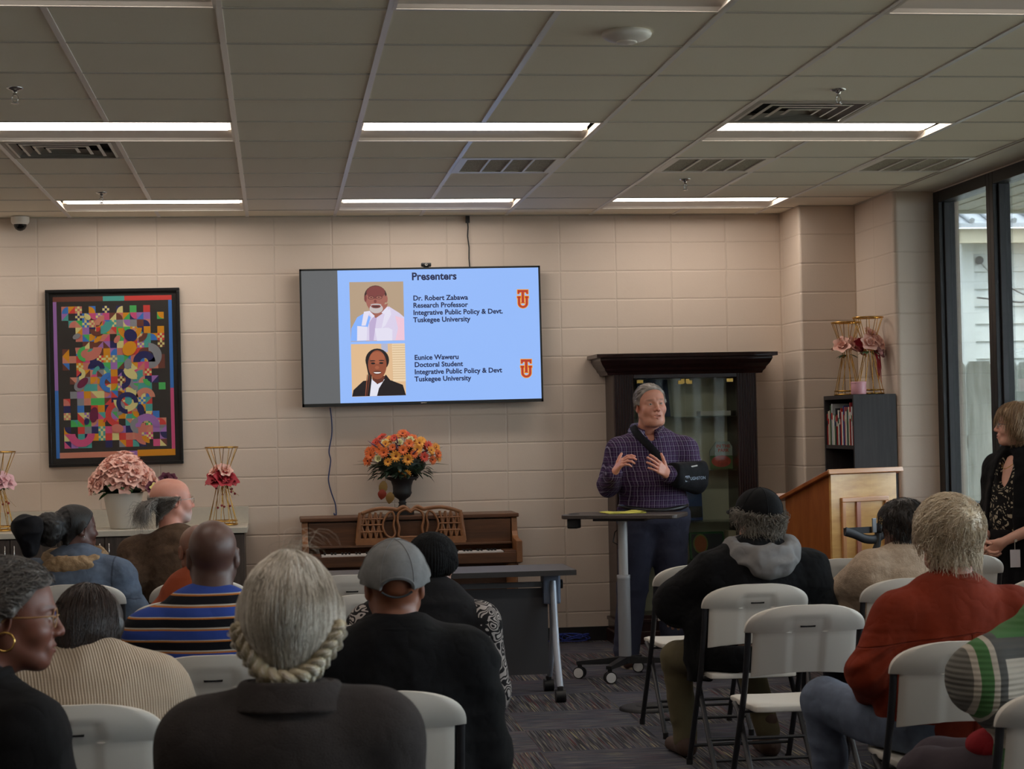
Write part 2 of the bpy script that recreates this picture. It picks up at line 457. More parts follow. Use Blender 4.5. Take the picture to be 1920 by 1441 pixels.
def grille():
    t = thing('return_grille', 'x', 'air vent'); a = GS/2-.006
    f = MB(); i_ = a-.045
    f.box((-a, -a, -.002), (a, -i_, .006)); f.box((-a, i_, -.002), (a, a, .006)); f.box((-a, -i_, -.002), (-i_, i_, .006)); f.box((i_, -i_, -.002), (a, i_, .006))
    for k in (-1, 0, 1): f.box((k*i_/2-.006, -i_, -.002), (k*i_/2+.006, i_, .006))
    f.build('frame', M_white, t)
    f = MB(); f.box((-i_, -i_, .004), (i_, i_, .008)); f.build('perforated_panel', M_perf, t); return t
dp, gp = diffuser(), grille(); fd = fg = True
VL = {(4, 3): 'square stepped-cone air diffuser in the ceiling above the speaker side', (-2, 5): 'square stepped-cone air diffuser in the ceiling at left',
      (2, 6): 'perforated return grille with three bars, left of the three', (4, 6): 'perforated return grille with three bars, middle of the three',
      (6, 6): 'perforated return grille with three bars nearest the window', (-2, -3): 'square air diffuser in the ceiling over the audience'}
for (c, r_), k in vents.items():
    if (c, r_) == (-2, -3): 
        loc = (gx(c)+GS/2, gy(r_)+GS/2, HC)
    loc = (gx(c)+GS/2, gy(r_)+GS/2, HC)
    pr_ = dp if k == 'd' else gp
    if (k == 'd' and fd) or (k == 'g' and fg):
        pr_.location = loc; pr_['label'] = VL[(c, r_)]; pr_['group'] = 'ceiling diffusers' if k == 'd' else 'ceiling return grilles'
        if k == 'd': fd = False
        else: fg = False
    else: dup(pr_, loc, 0, VL[(c, r_)], 'ceiling diffusers' if k == 'd' else 'ceiling return grilles')
# sprinklers
M_chrome = mat('chrome', rgb(190, 188, 185), .18, 1.0); M_brass = mat('polished_brass', rgb(201, 160, 84), .22, 1.0)
def sprinkler():
    t = thing('fire_sprinkler', 'x', 'sprinkler')
    f = MB(); f.lathe([(.036, 0), (.036, -.003), (.026, -.008), (.012, -.012), (.010, -.022)], 20); f.build('escutcheon', M_chrome, t)
    f = MB(); f.cyl((0, 0, -.02), (0, 0, -.034), .008, 10)
    for s in (-1, 1): f.tube([(s*.006, 0, -.032), (s*.014, 0, -.042), (s*.010, 0, -.058), (0, 0, -.064)], .0025, 6)
    f.build('frame_arm', M_chrome, t)
    f = MB(); f.lathe([(.004, -.062), (.017, -.066), (.017, -.068), (.003, -.068)], 14); f.build('deflector', M_chrome, t)
    return t
sp = sprinkler(); SPL = [((-4.759, -4.898), 'chrome fire sprinkler in the ceiling at upper left'), ((-1.09, -4.928), 'chrome fire sprinkler just in front of the right square diffuser'),
     ((-1.122, -1.885), 'chrome fire sprinkler above the display cabinet'), ((-4.72, -1.344), 'chrome fire sprinkler just in front of the far left ceiling light')]
for i, ((x, y), lab) in enumerate(SPL):
    if i == 0: sp.location = (x, y, HC+.003); sp['label'] = lab; sp['group'] = 'ceiling sprinklers'
    else: dup(sp, (x, y, HC+.003), .3*i, lab, 'ceiling sprinklers')
# wireless access point
t = thing('access_point', 'round white wireless access point on the ceiling', 'access point', (-2.298, -6.112, HC+.003))
f = MB(); f.lathe([(.092, 0), (.097, -.008), (.094, -.018), (.075, -.030), (.045, -.038)], 40); f.build('dome', M_white, t)
f = MB(); f.lathe([(.040, -.037), (.040, -.041), (.034, -.044), (.0, -.0445)], 32, cap=False); f.build('centre_cap', M_white, t)
# dome camera on the wall top
t = thing('dome_camera', 'small white security camera with a black dome at the wall top', 'camera', (-5.385, -.075, 3.047))
f = MB(); f.lathe([(.062, 0), (.062, -.03), (.056, -.045), (.046, -.052)], 28); f.build('housing', M_white, t)
f = MB(); f.lathe([(.044, -.05), (.042, -.066), (.032, -.083), (.016, -.094), (0, -.097)], 28, cap=False); f.build('dome', mat('smoked_dome', rgb(14, 14, 16), .08), t)

# ================================================================ OUTSIDE
M_ground = mat('grass_ground', rgb(132, 126, 112), .95, var=.3, vsc=2)
b = MB(); b.box((.90, -18, -.35), (30, 30, -.2)); b.box((-12, .25, -.35), (.9, 30, -.2)); b.build('ground', M_ground)['kind'] = 'structure'
def brickfn(n):
    p = n.sep(n.pos()); x = n.new('ShaderNodeTexBrick'); n.l.new(n.comb(n.m('ADD', p[0], p[1]), p[2], 0), x.inputs[0])
    x.inputs['Scale'].default_value = 1; x.inputs['Brick Width'].default_value = .21; x.inputs['Row Height'].default_value = .0762; x.inputs['Mortar Size'].default_value = .007
    x.inputs['Color1'].default_value = rgb(124, 112, 96); x.inputs['Color2'].default_value = rgb(108, 96, 84); x.inputs['Mortar'].default_value = rgb(176, 170, 156)
    n.set(Base_Color=x.outputs[0]); n.set(Normal=n.bump(x.outputs[1], -.5, .006))
M_brick = mat('tan_brick', rgb(120, 108, 94), .85, fn=brickfn)
b = MB(); b.box((.795, -1.295, -.2), (.852, .25, 3.3)); b.build('wall_outer_brick', M_brick)['kind'] = 'structure'
b = MB()
b.box((.88, -15.5, 3.09), (3.4, .3, 3.16)); b.box((.86, .2, 3.07), (3.4, .26, 3.3))
for k in range(12): b.box((.9+k*.2, -15.5, 3.084), (.915+k*.2, .2, 3.09))
b.build('trim_4', mat('porch_soffit_metal', rgb(186, 190, 176), .5))['kind'] = 'structure'
# neighbouring house with lap siding and a ribbed roof
M_siding = mat('white_lap_siding', rgb(212, 216, 212), .6, var=.04); M_roof = mat('ribbed_metal_roof', rgb(178, 182, 186), .35, .2)
hs = thing('neighbouring_house', 'white lap-sided house with a ribbed metal roof outside the window', 'house', (2.73, 3.5, -.2))
b = MB(); HW = 9; L = .163
for k in range(21):
    z = k*L
    b.add([(0, -.034, z), (HW, -.034, z), (HW, -.004, z+L), (0, -.004, z+L)], [(0, 1, 2, 3)]); b.add([(0, -.034, z), (HW, -.034, z), (HW, 0, z), (0, 0, z)], [(0, 3, 2, 1)])
b.box((0, 0, 0), (HW, 3.2, 3.45)); b.build('siding', M_siding, hs)
b = MB(); b.box((-.03, -.055, 0), (.085, .1, 3.39)); b.build('corner_board', M_siding, hs)
b = MB(); b.box((-.3, -.35, 3.36), (HW, 0, 3.42)); b.box((-.3, -.4, 3.33), (HW, -.35, 3.46)); b.build('eave', mat('cream_fascia', rgb(206, 196, 170), .6), hs)
b = MB(); b.add([(-.35, -.5, 3.46), (HW, -.5, 3.46), (HW, 3.0, 4.9), (-.35, 3.0, 4.9), (-.35, -.5, 3.5), (HW, -.5, 3.5), (HW, 3.0, 4.94), (-.35, 3.0, 4.94)], [(0, 3, 2, 1), (4, 5, 6, 7), (0, 1, 5, 4), (1, 2, 6, 5), (2, 3, 7, 6), (3, 0, 4, 7)])
x = -.3
while x < HW: b.tube([(x, -.51, 3.52), (x, 3.0, 4.96)], .03, 6); x += .2
b.build('roof', M_roof, hs)
b = MB(); b.tube([(.1, -.08, 2.85), (.5, -.1, 2.8), (1.4, -.1, 2.86), (3, -.1, 2.8)], .008, 6); b.tube([(.13, -.06, 3.2), (.3, -.08, 3.0), (.5, -.08, 2.9), (.6, -.08, 2.85)], .006, 6)
b.sphere((.14, -.06, 3.2), .04, 10); b.build('service_cable', mat('grey_cable', rgb(90, 90, 92), .6), hs)
M_fence = mat('weathered_fence', rgb(190, 196, 186), .85, fn=lambda n: n.set(Base_Color=n.ramp(n.noise(n.scale(n.obj(), (14, 14, 1.2)), 2, 5, .6), [(.3, rgb(128, 134, 120)), (.5, rgb(182, 188, 180)), (.72, rgb(218, 222, 214))])))
fe = thing('wooden_fence', 'weathered picket fence outside the window', 'fence', (1.0, .6, -.2))
for k in range(22):
    x = k*.205; hgt = 2.165+.008*math.sin(k*2.3)
    b = MB(); b.prism([(0, 0), (.195, 0), (.195, hgt-.03), (.178, hgt), (.017, hgt), (0, hgt-.03)], 0, .02, M=Matrix.Translation((x, 0, 0)) @ Matrix.Rotation(PI/2, 4, 'X'))
    b.build('picket', M_fence, fe)
b = MB(); b.box((0, .0, .4), (4.5, .04, .5)); b.box((0, 0, 1.5), (4.5, .04, 1.6)); b.build('rail', M_fence, fe)
# bare shrub branches beside the window
# ================================================================ TELEVISION
def screenmat(name, c, s=1.0): return mat(name, (0.02, .02, .02, 1), .25, emit=c, es=s)
tv = thing('television', 'large wall-mounted television showing a slide of two presenters', 'television', (-2.632, -.07, 2.19), rot=(0, R(-.35), 0))
TW, TH = 1.70, .965
b = MB(); b.box((-TW/2, -.03, -TH/2), (TW/2, .012, TH/2)); b.box((-TW/2+.1, .012, -TH/2+.05), (TW/2-.1, .045, TH/2-.1)); b.build('casing', mat('tv_casing', rgb(38, 40, 42), .4), tv, bevel=.004)
b = MB(); e = .013
b.box((-TW/2, -.036, TH/2-e), (TW/2, -.028, TH/2)); b.box((-TW/2, -.036, -TH/2), (TW/2, -.028, -TH/2+.022)); b.box((-TW/2, -.036, -TH/2), (-TW/2+e, -.028, TH/2)); b.box((TW/2-e, -.036, -TH/2), (TW/2, -.028, TH/2))
b.build('bezel', mat('tv_bezel', rgb(48, 50, 50), .35, .3), tv)
b = MB(); b.box((-.25, .045, -.2), (.25, .066, .2)); b.build('wall_bracket', M_dark, tv)
yS = -.0325
sx0, sx1, sz0, sz1 = -TW/2+e, TW/2-e, -TH/2+.022, TH/2-e
split = -TW/2+.265
b = MB(); b.quad((sx0, yS, sz0), (sx1, yS, sz0), (sx1, yS, sz1), (sx0, yS, sz1)); b.quad((split, yS-.0004, sz0), (sx1, yS-.0004, sz0), (sx1, yS-.0004, sz1), (split, yS-.0004, sz1), 1)
scr = b.build('screen', [screenmat('screen_grey', rgb(104, 106, 108), .85), screenmat('screen_blue', rgb(146, 184, 248), 1.0)], tv)
# map screen pixels (540..1040 zoom frame, 3.84 px per px) to screen plane
def spx(u, v):
    # u,v in the slide's own frame measured 0..1 across the television face
    return (-TW/2+u*TW, TH/2-v*TH)
M_ink = screenmat('slide_ink', rgb(22, 30, 70), 1.0)
def flatpoly(mb, pts, mi, z): mb.add([(spx(u, v)[0], z, spx(u, v)[1]) for u, v in pts], [tuple(range(len(pts)))], mi)
def U(x, y):   # from a 1920x1152 study of the set: corners (92,95) (1818,72) (110,1085) (1826,1050)
    # bilinear inverse (small tilt)
    a = (x-92)/1724.0; v = (y-(95-23*a))/(985.0-3*a); u = (x-92-18*v+0*a)/(1726.0-8*v); return u, v
def slidepoly(mb, pts, mi, lay): flatpoly(mb, [U(*p) for p in pts], mi, yS-.0008-.0003*lay)
def ellp(cx, cy, rx, ry, n=24, a0=0, a1=360, rot=0):
    o = []
    for k in range(n+(0 if a1-a0 == 360 else 1)):
        a = R(a0+(a1-a0)*k/n); x, y = rx*math.cos(a), ry*math.sin(a); o.append((cx+x*math.cos(rot)-y*math.sin(rot), cy+x*math.sin(rot)+y*math.cos(rot)))
    return o
LAY = [0]
def shape(mb, pts, mi): LAY[0] += 1; slidepoly(mb, pts[::-1], mi, LAY[0]*.15)
cols = [rgb(178, 154, 128), rgb(158, 96, 84), rgb(122, 60, 58), rgb(196, 186, 186), rgb(216, 206, 232), rgb(132, 176, 250), rgb(226, 222, 240), rgb(60, 36, 36), rgb(92, 96, 130), rgb(236, 196, 214), rgb(188, 170, 208)]
ms = [screenmat('photo_a%d' % i, c, 1) for i, c in enumerate(cols)]
b = MB()
shape(b, [(446, 188), (830, 184), (836, 606), (454, 614)], 0)
shape(b, [(454, 608), (458, 520), (500, 440), (590, 395), (640, 430), (725, 362), (800, 410), (834, 440), (836, 606)], 4)
shape(b, [(454, 610), (458, 520), (500, 440), (560, 405), (596, 440), (572, 520), (560, 610)], 5)
shape(b, [(585, 480), (612, 440), (640, 440), (630, 500), (615, 609), (585, 610)], 10)
shape(b, [(625, 520), (720, 515), (750, 530), (748, 607), (640, 609)], 6)
shape(b, [(500, 502), (572, 508), (566, 606), (498, 608)], 6)
shape(b, [(548, 400), (590, 394), (560, 500), (530, 500)], 6)
shape(b, [(700, 400), (735, 380), (742, 420), (700, 500), (672, 520)], 6)
shape(b, [(770, 430), (834, 450), (836, 606), (770, 606), (790, 520)], 9)
shape(b, [(592, 390), (720, 340), (700, 400), (632, 446), (600, 420)], 1)
shape(b, ellp(632, 292, 81, 80), 7); shape(b, ellp(632, 310, 70, 92), 1); shape(b, ellp(633, 262, 66, 46), 2)
shape(b, ellp(560, 305, 9, 24), 2); shape(b, ellp(708, 310, 10, 26), 1)
shape(b, ellp(636, 378, 48, 34), 3); shape(b, ellp(634, 362, 34, 14), 2); shape(b, ellp(634, 352, 40, 9, 20, 180, 360), 3)
shape(b, ellp(634, 364, 24, 4), 7); shape(b, ellp(600, 300, 22, 13), 7); shape(b, ellp(600, 300, 18, 10), 1); shape(b, ellp(656, 298, 24, 13), 7); shape(b, ellp(656, 298, 20, 10), 1)
shape(b, ellp(601, 299, 8, 3), 7); shape(b, ellp(655, 297, 8, 3), 7); shape(b, ellp(629, 326, 10, 12), 2)
shape(b, [(590, 396), (626, 432), (606, 446), (582, 404)], 6); shape(b, [(716, 362), (722, 400), (706, 424), (672, 408)], 6)
b.build('presenter_photo', ms, scr, label='upper slide photo of a bearded person in a pale shirt')
cols = [rgb(222, 184, 142), rgb(232, 206, 170), rgb(204, 172, 132), rgb(96, 48, 34), rgb(140, 74, 50), rgb(24, 18, 22), rgb(226, 226, 238), rgb(250, 246, 246), rgb(176, 180, 206), rgb(164, 92, 64)]
ms = [screenmat('photo_b%d' % i, c, 1) for i, c in enumerate(cols)]
b = MB()
shape(b, [(454, 632), (838, 628), (842, 1000), (460, 1008)], 0)
shape(b, [(745, 630), (838, 628), (842, 900), (752, 900)], 1)
for k in range(15): shape(b, [(748, 640+k*17), (839, 639+k*17), (839, 643+k*17), (748, 644+k*17)], 2)
shape(b, [(668, 630), (715, 630), (716, 690), (672, 690)], 8)
shape(b, ellp(640, 748, 84, 84), 5); shape(b, [(556, 748), (575, 850), (560, 1004), (600, 1004), (600, 840)], 5)
shape(b, [(460, 1006), (470, 960), (540, 895), (600, 890), (660, 915), (700, 850), (730, 890), (820, 925), (842, 1000)], 5)
shape(b, [(585, 1004), (600, 880), (640, 920), (692, 882), (650, 950), (636, 1003)], 6)
shape(b, [(602, 860), (694, 860), (680, 900), (640, 918), (606, 890)], 3)
shape(b, ellp(640, 780, 66, 104), 4); shape(b, ellp(640, 730, 52, 44), 9)
shape(b, ellp(610, 770, 15, 7), 5); shape(b, ellp(668, 768, 15, 7), 5); shape(b, ellp(638, 800, 15, 12), 9); shape(b, ellp(640, 836, 30, 14), 3); shape(b, ellp(640, 834, 26, 9, 16, 0, 180), 7)
shape(b, ellp(607, 752, 20, 4), 5); shape(b, ellp(670, 750, 20, 4), 5)
for k in range(4): shape(b, [(566+k*9, 850), (572+k*9, 850), (560+k*5, 1003), (552+k*5, 1003)], [4, 5, 3, 5][k])
b.build('presenter_photo', ms, scr, label='lower slide photo of a smiling person in a dark blazer')
def slidetext(s, x, y, px, off=.0):
    u, v = U(x, y); X, Z = spx(u, v)
    h = px/985*TH
    return text_obj('slide_text', s, h, M_ink, scr, (X, yS-.003, Z), (PI/2, 0, 0), off=off, ext=.0002)
slidetext('Presenters', 890, 174, 75, .0022)
for i, s_ in enumerate(['Dr. Robert Zabawa', 'Research Professor', 'Integrative Public Policy & Devt.', 'Tuskegee University']): slidetext(s_, 899, 321+i*52, 50, .0014)
for i, s_ in enumerate(['Eunice Waweru', 'Doctoral Student', 'Integrative Public Policy & Devt', 'Tuskegee University']): slidetext(s_, 904, 747+i*51.5, 49.5, .0014)
M_or = screenmat('logo_gold', rgb(236, 160, 50)); M_rd = screenmat('logo_red', rgb(176, 52, 34))
def logo(cx, cy):
    for (g, mi) in ((5, M_or), (0, M_rd)):
        b = MB(); d = yS-.003-(.0006 if g == 0 else 0)
        def P(pts): b.add([(spx(*U(cx+x, cy+y))[0], d, spx(*U(cx+x, cy+y))[1]) for x, y in pts][::-1], [tuple(range(len(pts)))])
        P([(-41-g, -20-g), (-15+g, -20-g), (-15+g, -8+g), (-41-g, -8+g)]); P([(15-g, -20-g), (41+g, -20-g), (41+g, -8+g), (15-g, -8+g)])
        # U bowl
        for s in (-1, 1): P([(s*(36+g), -20-g), (s*(36+g), 30), (s*(20-g), 30), (s*(20-g), -20-g)][::(1 if s < 0 else -1)])
        n = 14
        for k in range(n):
            a0, a1 = PI*k/n, PI*(k+1)/n; ro, ri = 36+g, 20-g
            P([(ro*math.cos(a0), 30+(34+g)*math.sin(a0)), (ri*math.cos(a0), 30+(20-g)*math.sin(a0)), (ri*math.cos(a1), 30+(20-g)*math.sin(a1)), (ro*math.cos(a1), 30+(34+g)*math.sin(a1))][::-1])
        P([(-38-g, -66-g), (38+g, -66-g), (38+g, -38+g), (26, -38+g), (22, -50+g), (9+g, -50+g), (9+g, 22+g), (18+g, 28+g), (-18-g, 28+g), (-9-g, 22), (-9-g, -50+g), (-22, -50+g), (-26, -38+g), (-38-g, -38+g)])
        b.build('slide_logo', mi, scr)
logo(1690, 314); logo(1707, 816)
b = MB(); b.cyl((-.02, -.037, -TH/2+.01), (.02, -.037, -TH/2+.01), .003, 6); b.build('badge', M_chrome, tv)
# webcam on top
wc = thing('webcam', 'small black webcam perched on top of the television', 'webcam', (-2.594, -.085, 2.678))
b = MB(); b.box((-.036, -.018, 0), (.036, .012, .028), ch=.008); b.build('body', mat('webcam_plastic', rgb(20, 20, 22), .35), wc)
b = MB(); b.lathe([(.010, 0), (.010, .004), (.007, .004), (.006, .001)], 16, M=Matrix.Translation((0, -.018, .014)) @ Matrix.Rotation(PI/2, 4, 'X')); b.build('lens_ring', M_chrome, wc)
b = MB(); b.box((-.018, -.01, -.02), (.018, .025, .002)); b.build('clip', mat('webcam_plastic'), wc)
M_blk = mat('black_plastic', rgb(24, 24, 26), .45)
# cables
b = MB(); b.box((-2.30, -.03, 2.995), (-2.272, -.001, 3.044)); b.tube([(-2.286, -.02, 3.0), (-2.284, -.02, 2.96), (-2.288, -.015, 2.9), (-2.279, -.015, 2.82), (-2.281, -.015, 2.74), (-2.276, -.02, 2.66)], .0045, 8)
tag(b.build('power_cable', M_blk), 'black power cable running from the ceiling down to the television', 'cable')
M_blue = mat('blue_cable', rgb(52, 66, 110), .5)
pts = [(619, 764), (622, 790), (622, 815), (617, 845), (620, 862), (618, 880), (616, 900), (621, 922), (628, 942), (630, 955), (630, 968)]
from mathutils import geometry
def unproj(px, py, Y=None, Z=None):
    d = _F+_R2*((px-960)/FPX)-_U2*((py-720.5)/FPX); c = Vector(CAM)
    t = (Y-c.y)/d.y if Y is not None else (Z-c.z)/d.z
    return c+d*t
def catmull(P, n=6):
    P = [Vector(p) for p in P]; out = []
    for i in range(len(P)-1):
        a, b_, c, d = P[max(i-1, 0)], P[i], P[i+1], P[min(i+2, len(P)-1)]
        for k in range(n):
            t = k/n; out.append(.5*((2*b_)+(c-a)*t+(2*a-5*b_+4*c-d)*t*t+(3*b_-a-3*c+d)*t**3))
    return out+[P[-1]]
b = MB(); b.tube(catmull([unproj(x, y, Y=-.02) for x, y in pts]+[Vector((-3.27, -.022, .955)), Vector((-3.27, -.06, .949))]), .0045, 8)
tag(b.build('data_cable', M_blue), 'thin blue cable hanging from the television to the piano top', 'cable')
b = MB()
rr = random.Random(4); P_ = [(-2.2, -.02, .104), (-1.95, -.03, .03), (-1.8, -.045, .012)]
for k in range(26):
    a = k*.9; P_.append((-1.62+.10*math.cos(a)*(1+.4*math.sin(k)), -.12+.05*math.sin(a), .014+.05*abs(math.sin(k*.7))))
b.tube(catmull(P_, 4), .0035, 6)
tag(b.build('network_cable', mat('bright_blue_cable', rgb(40, 60, 150), .5)), 'tangled bright blue cable on the floor by the cabinet foot', 'cable')

# ================================================================ FRAMED PICTURE
pc = thing('framed_picture', 'black-framed colourful geometric collage print on the left wall', 'picture', (-4.768, -.02, 1.937), rot=(0, R(-.5), 0))
PW, PH = .915, 1.225
b = MB(); t_ = .022
for (a, c) in (((-PW/2, PH/2-t_), (PW/2, PH/2)), ((-PW/2, -PH/2), (PW/2, -PH/2+t_)), ((-PW/2, -PH/2+t_), (-PW/2+t_, PH/2-t_)), ((PW/2-t_, -PH/2+t_), (PW/2, PH/2-t_))):
    b.box((a[0], -.022, a[1]), (c[0], .018, c[1]))
b.build('frame', mat('black_frame', rgb(20, 19, 19), .35), pc, bevel=.003)
b = MB(); b.box((-PW/2+t_, -.002, -PH/2+t_), (PW/2-t_, .015, PH/2-t_)); b.build('backing_mat', mat('black_mat_board', rgb(46, 44, 42), .8), pc)
pal = [(236, 140, 124), (250, 168, 30), (250, 240, 160), (70, 140, 230), (90, 190, 180), (90, 210, 110), (186, 130, 210), (50, 50, 110), (130, 74, 60), (240, 76, 70), (238, 156, 130), (160, 162, 168), (240, 96, 150), (62, 58, 54), (130, 40, 80)]
pm = [mat('print_colour_%d' % i, rgb(*c), .5) for i, c in enumerate(pal)]
b = MB(); yP = -.0035
ax0, ax1, az0, az1 = -PW/2+.05, PW/2-.055, -PH/2+.06, PH/2-.05
AW, AH = ax1-ax0, az1-az0
def Q(x0, z0, x1, z1, mi, l=0): b.quad((ax0+x0*AW, yP-.0004*l, az0+z0*AH), (ax0+x1*AW, yP-.0004*l, az0+z0*AH), (ax0+x1*AW, yP-.0004*l, az0+z1*AH), (ax0+x0*AW, yP-.0004*l, az0+z1*AH), mi)
Q(0, 0, 1, 1, 13)
Q(0, 0, .03, .42, 3, 1); Q(0, .42, .03, .97, 6, 1); Q(0, .97, .42, 1, 8, 1); Q(.42, .97, .6, 1, 4, 1); Q(.6, .97, 1, 1, 9, 1); Q(.97, .42, 1, .97, 3, 1); Q(.97, .04, 1, .42, 12, 1); Q(.03, 0, .6, .035, 10, 1); Q(.6, 0, .68, .035, 6, 1); Q(.68, 0, 1, .04, 1, 1)
rp = random.Random(11); NXc, NZc = 15, 20
def cellpt(i, j): return (ax0+AW*(.07+.86*i/NXc), az0+AH*(.06+.88*j/NZc))
cw, chh = AW*.86/NXc, AH*.88/NZc
for i in range(NXc):
    for j in range(NZc):
        edge = i < 2 or i > NXc-3 or j < 1 or j > NZc-2
        if edge and rp.random() < .45: continue
        if not edge and rp.random() < .07: continue
        x, z = cellpt(i, j); k = rp.random(); c1_, c2_ = rp.choice(range(13)), rp.choice(range(13))
        y_ = yP-.0004
        sq = [(x, y_, z), (x+cw, y_, z), (x+cw, y_, z+chh), (x, y_, z+chh)]
        if k < .4: b.add(sq, [(0, 1, 2, 3)], c1_)
        elif k < .65:
            r0_ = rp.randrange(4); sq2 = sq[r0_:]+sq[:r0_]; b.add(sq2, [(0, 1, 2)], c1_); b.add(sq2, [(0, 2, 3)], c2_)
        elif k < .85:
            b.add(sq, [(0, 1, 2, 3)], c1_); q_ = rp.randrange(4); ox, oz = [(0, 0), (cw, 0), (cw, chh), (0, chh)][q_]; a0 = q_*PI/2
            arc = [(x+ox, y_-.0004, z+oz)]+[(x+ox+cw*.95*math.cos(a0+PI/2*t/8), y_-.0004, z+oz+chh*.95*math.sin(a0+PI/2*t/8)) for t in range(9)]
            b.add(arc, [tuple(range(10))], c2_)
        else:
            for u in range(3):
                for v in range(3):
                    b.add([(x+cw*u/3, y_, z+chh*v/3), (x+cw*(u+1)/3, y_, z+chh*v/3), (x+cw*(u+1)/3, y_, z+chh*(v+1)/3), (x+cw*u/3, y_, z+chh*(v+1)/3)], [(0, 1, 2, 3)], 2 if (u+v) % 2 else c1_)
for k in range(30):   # big rings, leaves and arcs over the grid
    x, z = cellpt(rp.uniform(2, NXc-2), rp.uniform(1.5, NZc-1.5)); r_ = rp.uniform(.8, 2.1)*cw; a0 = rp.choice([0, PI/2, PI, 3*PI/2]); sp_ = rp.choice([PI/2, PI, PI, PI*1.5]); th = rp.uniform(.3, .6)
    n_ = 18; y_ = yP-.0012-.0003*(k % 9); c_ = rp.choice(range(13)); vs = []
    for t in range(n_+1):
        a = a0+sp_*t/n_; vs += [(x+r_*math.cos(a), y_, z+r_*math.sin(a)), (x+r_*th*math.cos(a), y_, z+r_*th*math.sin(a))]
    b.add(vs, [(2*t, 2*t+1, 2*t+3, 2*t+2) for t in range(n_)], c_)
for k in range(14):
    x, z = cellpt(rp.uniform(1, NXc-1), rp.uniform(1, NZc-1)); r_ = rp.uniform(.5, 1.2)*cw; y_ = yP-.004-.0002*k; ec = rp.uniform(.5, 1); n_ = 14; a_ = rp.uniform(0, PI)
    b.add([(x+r_*math.cos(2*PI*t/n_)*math.cos(a_)-r_*ec*math.sin(2*PI*t/n_)*math.sin(a_), y_, z+r_*math.cos(2*PI*t/n_)*math.sin(a_)+r_*ec*math.sin(2*PI*t/n_)*math.cos(a_)) for t in range(n_)], [tuple(range(n_))], rp.choice(range(15)))
b.build('print', pm, pc)
def pglass(n):
    glassfn(n)
    for x in n.n:
        if x.type == 'BSDF_TRANSPARENT': x.inputs[0].default_value = (.995, .995, .995, 1)
        if x.type == 'MATH' and x.operation == 'MULTIPLY': x.inputs[1].default_value = .4
b = MB(); b.box((-PW/2+t_, -.013, -PH/2+t_), (PW/2-t_, -.010, PH/2-t_)); b.build('glazing', mat('picture_glass', (.99, .99, .99, 1), fn=pglass), pc)

# ================================================================ PIANO
def woodfn(c1, c2, sc=(1.2, 14, 14), dark=.5):
    def fn(n):
        v = n.noise(n.scale(n.obj(), sc), 1.6, 5, .65)
        n.set(Base_Color=n.ramp(v, [(.28, c1), (.55, tuple((a+b_)/2 for a, b_ in zip(c1, c2))), (.75, c2)]))
    return fn
M_walnut = mat('walnut', rgb(92, 58, 36), .4, fn=woodfn(rgb(66, 42, 28), rgb(116, 76, 48)))
M_walnut2 = mat('walnut_light', rgb(128, 82, 48), .42, fn=woodfn(rgb(116, 74, 42), rgb(150, 102, 64), (6, 6, 6)))
PX0, PX1 = -3.50, -2.02
pn = thing('upright_piano', 'brown spinet piano with a fretted music rack standing against the wall', 'piano', ((PX0+PX1)/2, -.03, 0))
hw = (PX1-PX0)/2
b = MB(); b.box((-hw-.012, -.36, .915), (hw+.012, 0, .942)); b.build('lid', M_walnut, pn, bevel=.006)
b = MB(); b.box((-hw+.04, -.30, .10), (hw-.04, -.02, .915)); b.build('case', M_walnut, pn)
b = MB(); b.box((-hw+.045, -.345, .74), (hw-.045, -.30, .905)); b.box((-hw+.045, -.40, .735), (hw-.045, -.30, .748)); b.build('upper_panel', M_walnut, pn, bevel=.003)
b = MB(); M_ = Matrix.Translation((0, -.345, .735)) @ Matrix.Rotation(R(24), 4, 'X'); b.box((-hw+.045, -.012, -.125), (hw-.045, .01, 0), M=M_); b.build('fallboard', M_walnut, pn, bevel=.002)
for s in (-1, 1):
    b = MB(); prof = [(0, .93), (-.33, .93), (-.352, .88), (-.36, .82), (-.385, .79), (-.43, .775), (-.60, .765), (-.605, .62), (-.44, .60), (-.38, .60), (-.34, .56), (-.32, .08), (0, .08)]
    x0_ = s*hw-(.04 if s > 0 else 0)
    b.prism([(y_, z_) for y_, z_ in prof], 0, .04, M=Matrix(((0, 0, 1, x0_), (1, 0, 0, 0), (0, 1, 0, 0), (0, 0, 0, 1)))); b.build('side_arm', M_walnut2, pn, bevel=.004)
b = MB(); b.box((-hw+.04, -.59, .615), (hw-.04, -.30, .665)); b.box((-hw+.04, -.60, .62), (hw-.04, -.585, .69)); b.box((-hw+.04, -.585, .665), (-hw+.12, -.34, .70)); b.box((hw-.12, -.585, .665), (hw-.04, -.34, .70)); b.build('keybed', M_walnut, pn, bevel=.003)
M_ivory = mat('ivory_key', rgb(216, 212, 208), .3); M_ebony = mat('ebony_key', rgb(18, 18, 20), .3)
kx0, kx1 = -hw+.125, hw-.125; kw = (kx1-kx0)/52
b = MB()
for k in range(52): b.box((kx0+k*kw+.0007, -.575, .668), (kx0+(k+1)*kw-.0007, -.40, .697))
b.build('white_keys', M_ivory, pn)
b = MB()
for k in range(51):
    if (k+5) % 7 in (0, 1, 3, 4, 5): b.box((kx0+(k+1)*kw-.006, -.50, .697), (kx0+(k+1)*kw+.006, -.40, .708))
b.build('black_keys', M_ebony, pn)
for s in (-1, 1):
    b = MB(); b.lathe([(.02, 0), (.026, .05), (.022, .25), (.034, .45), (.04, .55), (.036, .62)], 16, M=Matrix.Translation((s*(hw-.07), -.54, 0))); b.build('leg', M_walnut2, pn)
b = MB(); b.box((-hw+.01, -.34, .0), (hw-.01, -.02, .1)); b.build('plinth', M_walnut, pn)
